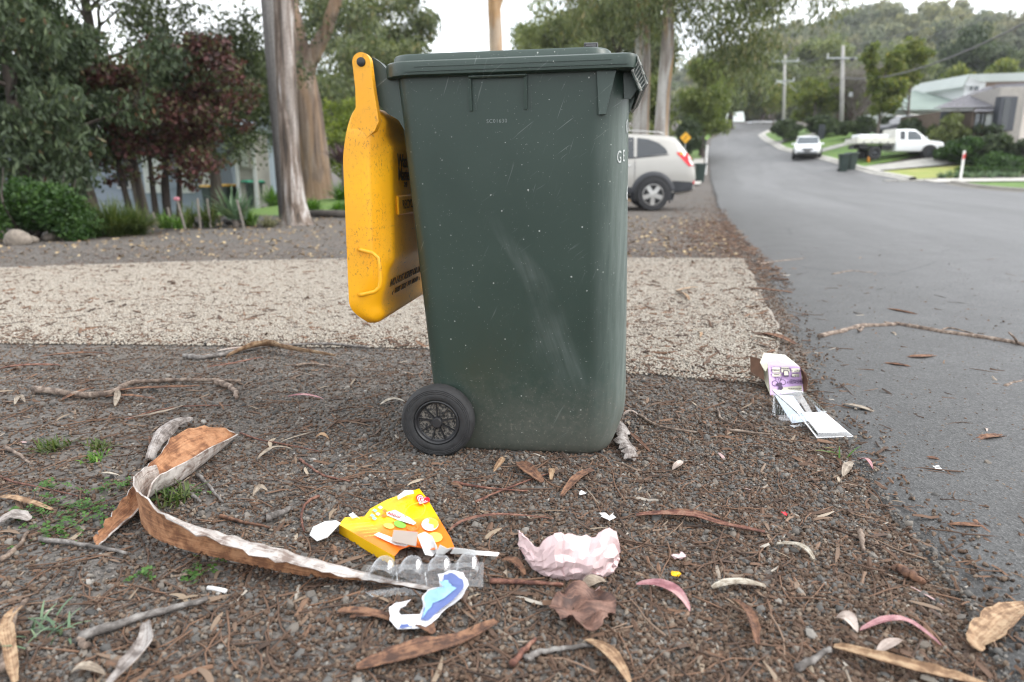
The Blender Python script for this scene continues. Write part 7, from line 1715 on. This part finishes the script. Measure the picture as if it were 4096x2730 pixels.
# ---- warning sign, posts, marker
M_ysign = plain('yellow_sign', (.80, .40, .01), .5, .04); M_post = plain('white_post', (.72, .71, .69), .6, .08); M_rband = plain('red_reflector', (.62, .03, .03), .4)
sg = GT(2742, 640); ys = thing('road_sign', 'yellow diamond warning sign with a black bend arrow on the left verge', 'sign', at(2742, 560, 46))
ys.location = (at(2742, 560, 46).x, 46, H(at(2742, 560, 46).x, 46)); hz = at(2742, 552, 46).z - ys.location.z
MB().tube([(0, .03, -.2), (0, .03, hz + .2)], .03, 8).build('post', M_gal, ys)
MB().prism([(0, hz - .36), (.36, hz), (0, hz + .36), (-.36, hz)], -.01, .01).build('board', M_ysign, ys)
MB().tube([(-.05, -.018, hz - .17), (-.05, -.018, hz - .02), (.06, -.018, hz + .06), (.04, -.018, hz + .17)], .022, 6).build('arrow', M_blk, ys)
ps = thing('guide_post', 'white timber guide post beside the far left verge', 'post', GT(2822, 700)); MB().box((0, 0, .85), (.14, .05, 1.9), ch=.01).build('post', M_post, ps)
g3 = GT(2885, 540); ps = thing('guide_post', 'small leaning white post at the far bend', 'post', g3, 0, None, (0, R(14), 0)); MB().box((0, 0, .5), (.16, .06, 1.1)).build('post', M_post, ps)
mp = foot(3843, 37.0); mk = thing('marker_post', 'white post with a red reflector band beside the concrete drive', 'post', mp)
hh = at(3843, 604, 37).z - mp.z; MB().box((0, 0, hh / 2), (.125, .06, hh), ch=.012).build('post', M_post, mk); MB().prism([(-.064, hh * .70), (.064, hh * .76), (.064, hh * .93), (-.064, hh * .86)], -.035, -.032).build('red_band', M_rband, mk)
bp = GT(3448, 660); bo = thing('orange_bollard', 'small orange bollard beside the gutter bins', 'bollard', bp + Vector((.5, .2, 0))); MB().tube([(0, 0, 0), (0, 0, .75)], [.09, .07], 10).build('post', plain('orange_plastic', (.75, .28, .03), .5), bo, True)
for i, (px, d) in enumerate([(3563, 36.8), (3614, 36.6), (3666, 36.5), (3718, 36.6)]):
    q_ = foot(px, d); o = MB().box((0, 0, .03), (.62, .42, .08), ch=.01).build('stepping_stone', M_conc, None, False, q_ + Vector((0, 0, .05)))
    prop(o, ['pale concrete stepping stone nearest the gutter bins', 'second pale stepping stone from the gutter bins', 'third pale stepping stone from the gutter bins', 'pale stepping stone nearest the dark bed'][i], 'paving stone', 'stepping stones in the dry lawn')

# ---- left house
M_lhw = plain('blue_grey_cladding', (.22, .26, .31), .8, .1, 1.5); M_board = plain('weatherboard', (.36, .34, .31), .8, .12, 2); M_fasc = plain('white_fascia', (.62, .63, .64), .6, .06); M_roofm = plain('blue_grey_roof', (.25, .30, .35), .5, .1, 2, 0, .2); M_dkin = plain('dark_interior', (.012, .012, .014), .9); M_curt = plain('pale_curtain', (.50, .52, .50), .8, .15, 3)
lh = thing('left_house', 'low blue grey house behind the maroon tree with a white edged flat roof', 'house', foot(700, 25)); lo = Vector(lh.location)
gz = -.55
A_, B_ = at(-420, 520, 24.5), at(905, 520, 24.5); ez = B_.z
def lbox(name, x0, x1, y0, y1, z0, z1, mat, par=lh, ch=0): return MB().box(((x0 + x1) / 2 - lo.x, (y0 + y1) / 2 - lo.y, (z0 + z1) / 2 - lo.z), (x1 - x0, y1 - y0, z1 - z0), ch=ch).build(name, mat, par)
lbox('wall', A_.x, B_.x, 24.6, 30, gz - .4, ez, M_lhw); lbox('fascia', A_.x - .3, B_.x + .6, 24.2, 24.32, ez + .02, ez + .17, M_fasc); lbox('roof', A_.x - .3, B_.x + .6, 24.33, 30.5, ez + .05, ez + .13, M_roofm)
for k in range(7): lbox('cladding_board', A_.x + .02, B_.x - .02, 24.57, 24.598, gz + .1 + k * .4, gz + .1 + k * .4 + .37, M_lhw)
for px0, px1, z0, z1, pale in ((448, 500, .35, 2.05, 0), (560, 640, .2, 2.0, 1), (690, 760, .2, 2.0, 1), (790, 860, .1, 2.0, 1)):
    w_ = lbox('window', at(px0, 600, 24.5).x, at(px1, 600, 24.5).x, 24.52, 24.565, z0, z1, M_fasc); lbox('pane', at(px0 + 4, 600, 24.5).x, at(px1 - 4, 600, 24.5).x, 24.49, 24.518, z0 + .06, z1 - .06, M_curt if pale else M_dkin, lh)
# gabled wing at the right end
C1, C2 = at(925, 520, 23.2), at(1008, 520, 23.2); zt = C2.z
lbox('wing_wall', C1.x, C2.x, 23.3, 24.55, gz - .4, zt - .1, M_board)
for k in range(14): lbox('weatherboard', C1.x + .08, C2.x - .08, 23.272, 23.298, gz + k * .2, gz + k * .2 + .185, M_board)
for x_ in (C1.x, C2.x - .1): lbox('corner_trim', x_, x_ + .11, 23.22, 23.27, gz, zt - .1, M_fasc)
lbox('window', at(958, 600, 23.2).x, at(1000, 600, 23.2).x, 23.22, 23.268, at(980, 676, 23.2).z, at(980, 560, 23.2).z, M_board); lbox('pane', at(962, 600, 23.2).x, at(986, 600, 23.2).x, 23.19, 23.218, at(980, 668, 23.2).z, at(980, 566, 23.2).z, M_curt)
lbox('wing_fascia', C1.x - .9, C2.x + .1, 22.85, 22.97, zt - .09, zt + .09, M_board)
m = MB(); r0, r1 = at(860, 512, 23) - lo, at(1012, 512, 23) - lo; m.add([(r0.x, 22.86 - lo.y, r0.z), (r1.x, 22.86 - lo.y, r0.z), (r1.x - .12, 25.2 - lo.y, r0.z + .55), (r0.x + .6, 25.2 - lo.y, r0.z + .55)], [(0, 1, 2, 3)]); m.add([(r1.x, 22.86 - lo.y, r0.z), (r1.x - .12, 25.2 - lo.y, r0.z + .55), (r1.x, 25.3 - lo.y, r0.z)], [(0, 1, 2)]); m.build('wing_roof', M_roofm, lh)
an = thing('tv_antenna', 'television antenna on a thin mast right of the left house', 'antenna', foot(1028, 27)); ao = Vector(an.location); zb_, zt_ = ao.z, at(1020, 425, 27).z - ao.z
MB().tube([(.12, 0, 0), (0, 0, zt_)], .03, 6).build('mast', M_gal, an)
m = MB(); zz0 = at(1020, 446, 27).z - ao.z; m.tube([(-.75, 0, zz0), (.5, 0, zz0)], .02, 6)
for k in range(12): m.tube([(-.7 + k * .105, -.3, zz0), (-.7 + k * .105, .3, zz0 + .02)], .012, 5)
m.tube([(-.1, 0, at(1020, 484, 27).z - ao.z), (.12, 0, at(1020, 484, 27).z - ao.z)], .05, 6); m.build('boom', M_gal, an)
sh = thing('garden_shed', 'small pale shed with a white roof right of the left house', 'shed', foot(1050, 33)); s0 = Vector(sh.location)
a_, b_ = at(1012, 650, 33) - s0, at(1086, 650, 33) - s0
MB().box(((a_.x + b_.x) / 2, .8, a_.z - .1), (b_.x - a_.x + .2, 2.2, .30), ch=.08).build('roof', M_fasc, sh); MB().box(((a_.x + b_.x) / 2, 1.0, a_.z / 2 - .4), (b_.x - a_.x - .1, 1.6, a_.z + .5)).build('wall', plain('shed_wall', (.34, .35, .33), .8), sh)
for f in (.3, .7): MB().box((a_.x + (b_.x - a_.x) * f, .18, a_.z / 2 - .2), (.22, .03, 1.0)).build('window', M_glass2, sh)

# ---- garden stakes and edging log
M_stake = plain('weathered_stake', (.17, .15, .13), .9, .2, 10); M_tag = plain('pink_tag', (.42, .16, .19), .6)
for i, (px, pyt, pyb, d, ln, tag_, lab) in enumerate([(612, 850, 905, 10.2, -.10, 0, 'short leaning stake right of the strappy grass'), (545, 850, 890, 10.4, -.04, 0, 'short stake beside the last strappy grass clump'), (722, 775, 900, 10.1, -.13, 1, 'leaning stake with a pink painted top'), (780, 785, 905, 10.2, .0, 0, 'upright stake right of the pink topped one'), (824, 785, 900, 10.4, -.03, 0, 'thin stake left of the spiky rosette'), (962, 775, 890, 10.2, -.12, 0, 'tall stake leaning in front of the green lidded bin'), (665, 800, 870, 11.0, -.05, 0, 'pale stake behind the leaning ones')]):
    b = foot(px, d); hgt = max(.25, (pyb - pyt) * d / 2731); t = thing('garden_stake', lab, 'stake', b, 0, 'stakes in the garden bed')
    m = MB(); m.tube([(0, 0, -.1), (ln * .7, 0, hgt)], .017, 5); m.build('stake', M_stake, t)
    if tag_: MB().box((ln * .7, 0, hgt - .02), (.07, .06, .05), ch=.01).build('painted_top', M_tag, t)
o = MB().tube([(-2.9, 13.05, .06), (-3.6, 13.2, .07), (-4.3, 13.5, .03)], .075, 8).build('edging_log', plain('dark_sleeper', (.06, .052, .045), .9, .3, 8), None, True); prop(o, 'dark log edging the lawn between the gum trunks and the yellow lid', 'log')

# ---- houses on the right
def brick_mat():
    t = NT('pale_brick'); v = t.obj(); c = t.mix(t.ramp(t.noise(v, 3, 5), [(.3, 0), (.7, 1)]), (.44, .40, .36), (.54, .505, .46)); return t.done(t.bsdf(Base_Color=c, Roughness=.9))
M_brick, M_mort = brick_mat(), plain('mortar', (.33, .31, .29), .9); M_tile = plain('grey_roof_tile', (.17, .165, .18), .85, .3, 5); M_grn2 = plain('pale_green_roof', (.19, .235, .21), .95, .06, 1); M_winf = plain('charcoal_window_frame', (.045, .05, .062), .5); M_brown = plain('brown_brick', (.135, .10, .078), .9, .15, 3); M_whw = plain('white_weatherboard', (.66, .68, .69), .7, .05)
bh = thing('brick_house', 'pale brick house at the right edge with a tall dark box window', 'house', foot(4000, 46)); bo_ = Vector(bh.location)
def fr(px, py, d): return at(px, py, d) - bo_
L0, L1 = fr(3962, 585, 46), fr(4068, 585, 45.6); ztop = fr(3990, 350, 46).z; zbot = -1.2
F0, F1 = Vector((L0.x, L0.y, 0)), Vector((L1.x, L1.y, 0)); side = Vector((4.2, 3.6, 0)); back = Vector((1.4, 7, 0))
MB().rings([[tuple(p + Vector((0, 0, z))) for p in (F0, F1, F1 + side, F0 + back)] for z in (zbot, ztop)], True, True, True).build('wall', M_mort, bh)
bm_ = MB().box((0, 0, 0), (.225, .03, .062)).mesh('brick', M_brick); dirx = (F1 - F0).normalized(); ang = math.atan2(dirx.y, dirx.x); wl = (F1 - F0).length
nb = 0; stuffb = MB()
for k in range(int((ztop - .3) / .075)):
    for j in range(int(wl / .24) + 1):
        u = .12 + j * .24 + (.12 if k % 2 else 0)
        if u > wl - .1: continue
        p = F0 + dirx * u + Vector((0, 0, .35 + k * .075)); stuffb.box(p + Vector((dirx.y, -dirx.x, 0)) * .012, (.225, .03, .062), Matrix.Rotation(ang, 3, 'Z'))
for k in range(int((ztop - .3) / .075)):
    ds = side.normalized(); as_ = math.atan2(ds.y, ds.x)
    for j in range(10):
        p = F1 + ds * (.15 + j * .24 + (.12 if k % 2 else 0)) + Vector((0, 0, .35 + k * .075)); stuffb.box(p + Vector((ds.y, -ds.x, 0)) * .012, (.225, .03, .062), Matrix.Rotation(as_, 3, 'Z'))
prop(stuffb.build('bricks', M_brick, bh), kind='stuff')
w0, w1 = fr(3984, 390, 45.7), fr(4028, 526, 45.7); wc_ = Vector(((w0.x + w1.x) / 2, w0.y - .25, (w0.z + w1.z) / 2))
wnd = MB().box(wc_, (w1.x - w0.x, .55, w0.z - w1.z), ch=.01).build('box_window', M_winf, bh); MB().box(wc_ + Vector((-.10, -.285, 0)), ((w1.x - w0.x) * .42, .02, (w0.z - w1.z) * .92)).build('pane', M_glass, wnd)
# tiled hip roof with courses, garage, front room
m = MB(); Rf = [fr(3728, 432, 47), fr(3900, 436, 46.5), fr(3968, 436, 46.6), fr(4200, 330, 53), fr(3955, 345, 53)]
def course(a, b, c, d, n):
    """stepped rows of tiles between the eave a-b and the ridge d-c"""
    for k in range(n):
        f0, f1 = k / n, (k + 1) / n; p0, p1, p2, p3 = a.lerp(d, f0), b.lerp(c, f0), b.lerp(c, f1), a.lerp(d, f1); up = Vector((0, 0, .05))
        m.add([p0 + up, p1 + up, p2, p3, p0, p1], [(0, 1, 2, 3), (0, 1, 5, 4)])
course(fr(3735, 434, 46), fr(3970, 430, 46), fr(3972, 346, 54), fr(3952, 347, 54), 14); m.build('roof', M_tile, bh)
m = MB(); course(fr(3893, 448, 45.4), fr(3975, 446, 45.4), fr(3985, 398, 49), fr(3955, 400, 49), 8); m.build('porch_roof', M_tile, bh)
m = MB(); course(fr(3968, 352, 50), fr(4250, 345, 50), fr(4250, 325, 56), fr(3985, 340, 56), 6); m.build('upper_roof', M_tile, bh)
def rbox(name, px0, px1, py0, py1, d, dep, mat, par=bh, org_=None):
    a, b = (at(px0, py0, d), at(px1, py1, d)); oo = Vector(par.location) if org_ is None else org_
    return MB().box(((a.x + b.x) / 2 - oo.x, d + dep / 2 - oo.y, (a.z + b.z) / 2 - oo.z), (abs(b.x - a.x), dep, abs(a.z - b.z))).build(name, mat, par)
rbox('garage_wall', 3770, 3965, 446, 590, 47.2, 5, M_brown); rbox('fascia', 3764, 3893, 430, 444, 46.3, .12, M_fasc); rbox('dark_opening', 3850, 3890, 446, 580, 46.9, .2, M_dkin); rbox('garage_door', 3805, 3848, 455, 580, 46.95, .1, M_curt); rbox('post', 3768, 3776, 446, 580, 46.6, .15, M_winf)
rbox('front_room_wall', 3893, 3975, 448, 590, 45.9, 3, M_brown)
for a, b in ((3905, 3918), (3922, 3934), (3938, 3962)): rbox('window', a, b, 455, 536, 45.8, .05, M_curt if a > 3930 else M_glass2)
uh = thing('upper_house', 'two storey house with a pale metal gable roof above the brick house', 'house', foot(3960, 62)); uo = Vector(uh.location)
ru = lambda n, *a: rbox(n, *a, uh, uo)
ru('wall', 3925, 4250, 322, 480, 62.3, 8, M_brown); ru('gable_wall', 3862, 3922, 330, 470, 61.2, 8, M_whw)
P = [at(3856, 345, 60.5) - uo, at(3878, 300, 60.5) - uo, at(3922, 318, 60.5) - uo, at(4300, 312, 60.5) - uo, at(4300, 282, 60.5) - uo]
back_ = Vector((0, 8, .2))
g = [at(3850, 347, 60.6) - uo, at(3877, 298, 60.6) - uo, at(3924, 320, 60.6) - uo]
m = MB(); m.add([g[1], at(4300, 284, 60.6) - uo, at(4300, 314, 60.6) - uo, g[2]], [(0, 1, 2, 3)]); up = Vector((0, 0, -.16)); m.add([g[2], at(4300, 314, 60.6) - uo, at(4300, 314, 60.6) - uo + up, g[2] + up], [(0, 1, 2, 3)])
m.add([g[1], g[0], g[0] + up, g[1] + up], [(0, 1, 2, 3)]); m.add([g[1], g[2], g[2] + up, g[1] + up], [(0, 1, 2, 3)]); m.add([g[1], g[1] + back_, g[0] + back_, g[0]], [(0, 1, 2, 3)]); m.build('roof', plain('pale_metal_roof', (.40, .44, .42), .5, .05, 1), uh)
m = MB(); m.add([at(3865, 330, 61.0) - uo, at(3878, 306, 61.0) - uo, at(3921, 324, 61.0) - uo, at(3921, 345, 61.0) - uo, at(3865, 345, 61.0) - uo], [(0, 1, 2, 3, 4)]); m.build('gable', M_whw, uh)
for a, b in ((3884, 3889), (3902, 3914)): ru('window', a, b, 345, 362, 61.0, .1, M_glass2)
gh = thing('green_roofed_house', 'house with a wide pale green metal roof behind the yellow green trees', 'house', foot(3740, 68)); go_ = Vector(gh.location)
m = MB()
e0, e1, t0_, t1_ = at(3560, 440, 58) - go_, at(3800, 440, 58) - go_, at(3655, 362, 68) - go_, at(3892, 361, 68) - go_
for k in range(24):
    f0, f1 = k / 24, (k + .96) / 24; m.add([e0.lerp(e1, f0), e0.lerp(e1, f1), t0_.lerp(t1_, f1), t0_.lerp(t1_, f0)], [(0, 1, 2, 3)]); m.tube([tuple(e0.lerp(e1, f0)), tuple(t0_.lerp(t1_, f0))], .03, 4)
m.build('roof', M_grn2, gh); rbox('wall', 3575, 3790, 442, 560, 60, 6, M_whw, gh, go_)
fh = thing('far_house', 'small pale house at the end of the road beyond the bend', 'house', foot(2942, 112)); fo_ = Vector(fh.location)
rbox('wall', 2915, 2972, 486, 535, 112.5, 6, plain('cream_wall', (.50, .50, .42), .8), fh, fo_); m = MB(); m.add([at(2902, 490, 111.5) - fo_, at(2980, 490, 111.5) - fo_, at(2974, 448, 117) - fo_, at(2910, 450, 117) - fo_], [(0, 1, 2, 3)]); m.build('roof', plain('grey_far_roof', (.40, .43, .41), .7), fh)
rbox('door', 2925, 2938, 500, 535, 112.3, .1, M_fasc, fh, fo_); rbox('window', 2948, 2962, 498, 514, 112.3, .1, M_glass2, fh, fo_)
cp_ = thing('carport', 'white roofed carport beside the far pole', 'carport', foot(3060, 104)); cq = Vector(cp_.location)
rbox('roof', 3010, 3108, 484, 492, 103, 6, M_fasc, cp_, cq)
for px in (3014, 3042, 3100): rbox('post', px, px + 5, 490, 525, 103.1, .2, M_fasc, cp_, cq)
rbox('back_wall', 3046, 3104, 492, 522, 108, .3, plain('blue_green_fence', (.16, .22, .22), .8), cp_, cq)
fp = foot(3068, 88); ph = thing('letter_box', 'pale letter box post on the far lawn by the pole', 'letter box', GT(3165, 517)); MB().box((0, 0, .55), (.35, .3, 1.1)).build('post', M_post, ph)
ph = thing('letter_box', 'dark letter box post on the lawn behind the white car', 'letter box', GT(3283, 562)); MB().box((0, 0, .5), (.4, .3, 1.5)).build('post', M_winf, ph)

# ---- faint haze over the valley
hz_m = bpy.data.materials.new('haze'); hz_m.use_nodes = True; hn = hz_m.node_tree; hn.nodes.clear()
h_o = hn.nodes.new('ShaderNodeOutputMaterial'); h_v = hn.nodes.new('ShaderNodeVolumePrincipled')
h_v.inputs['Color'].default_value = (.93, .96, 1, 1); h_v.inputs['Density'].default_value = .0003
hn.links.new(h_v.outputs[0], h_o.inputs['Volume'])
prop(MB().box((0, 0, 46.5), (2700, 2900, 97)).build('haze', hz_m), kind='stuff')
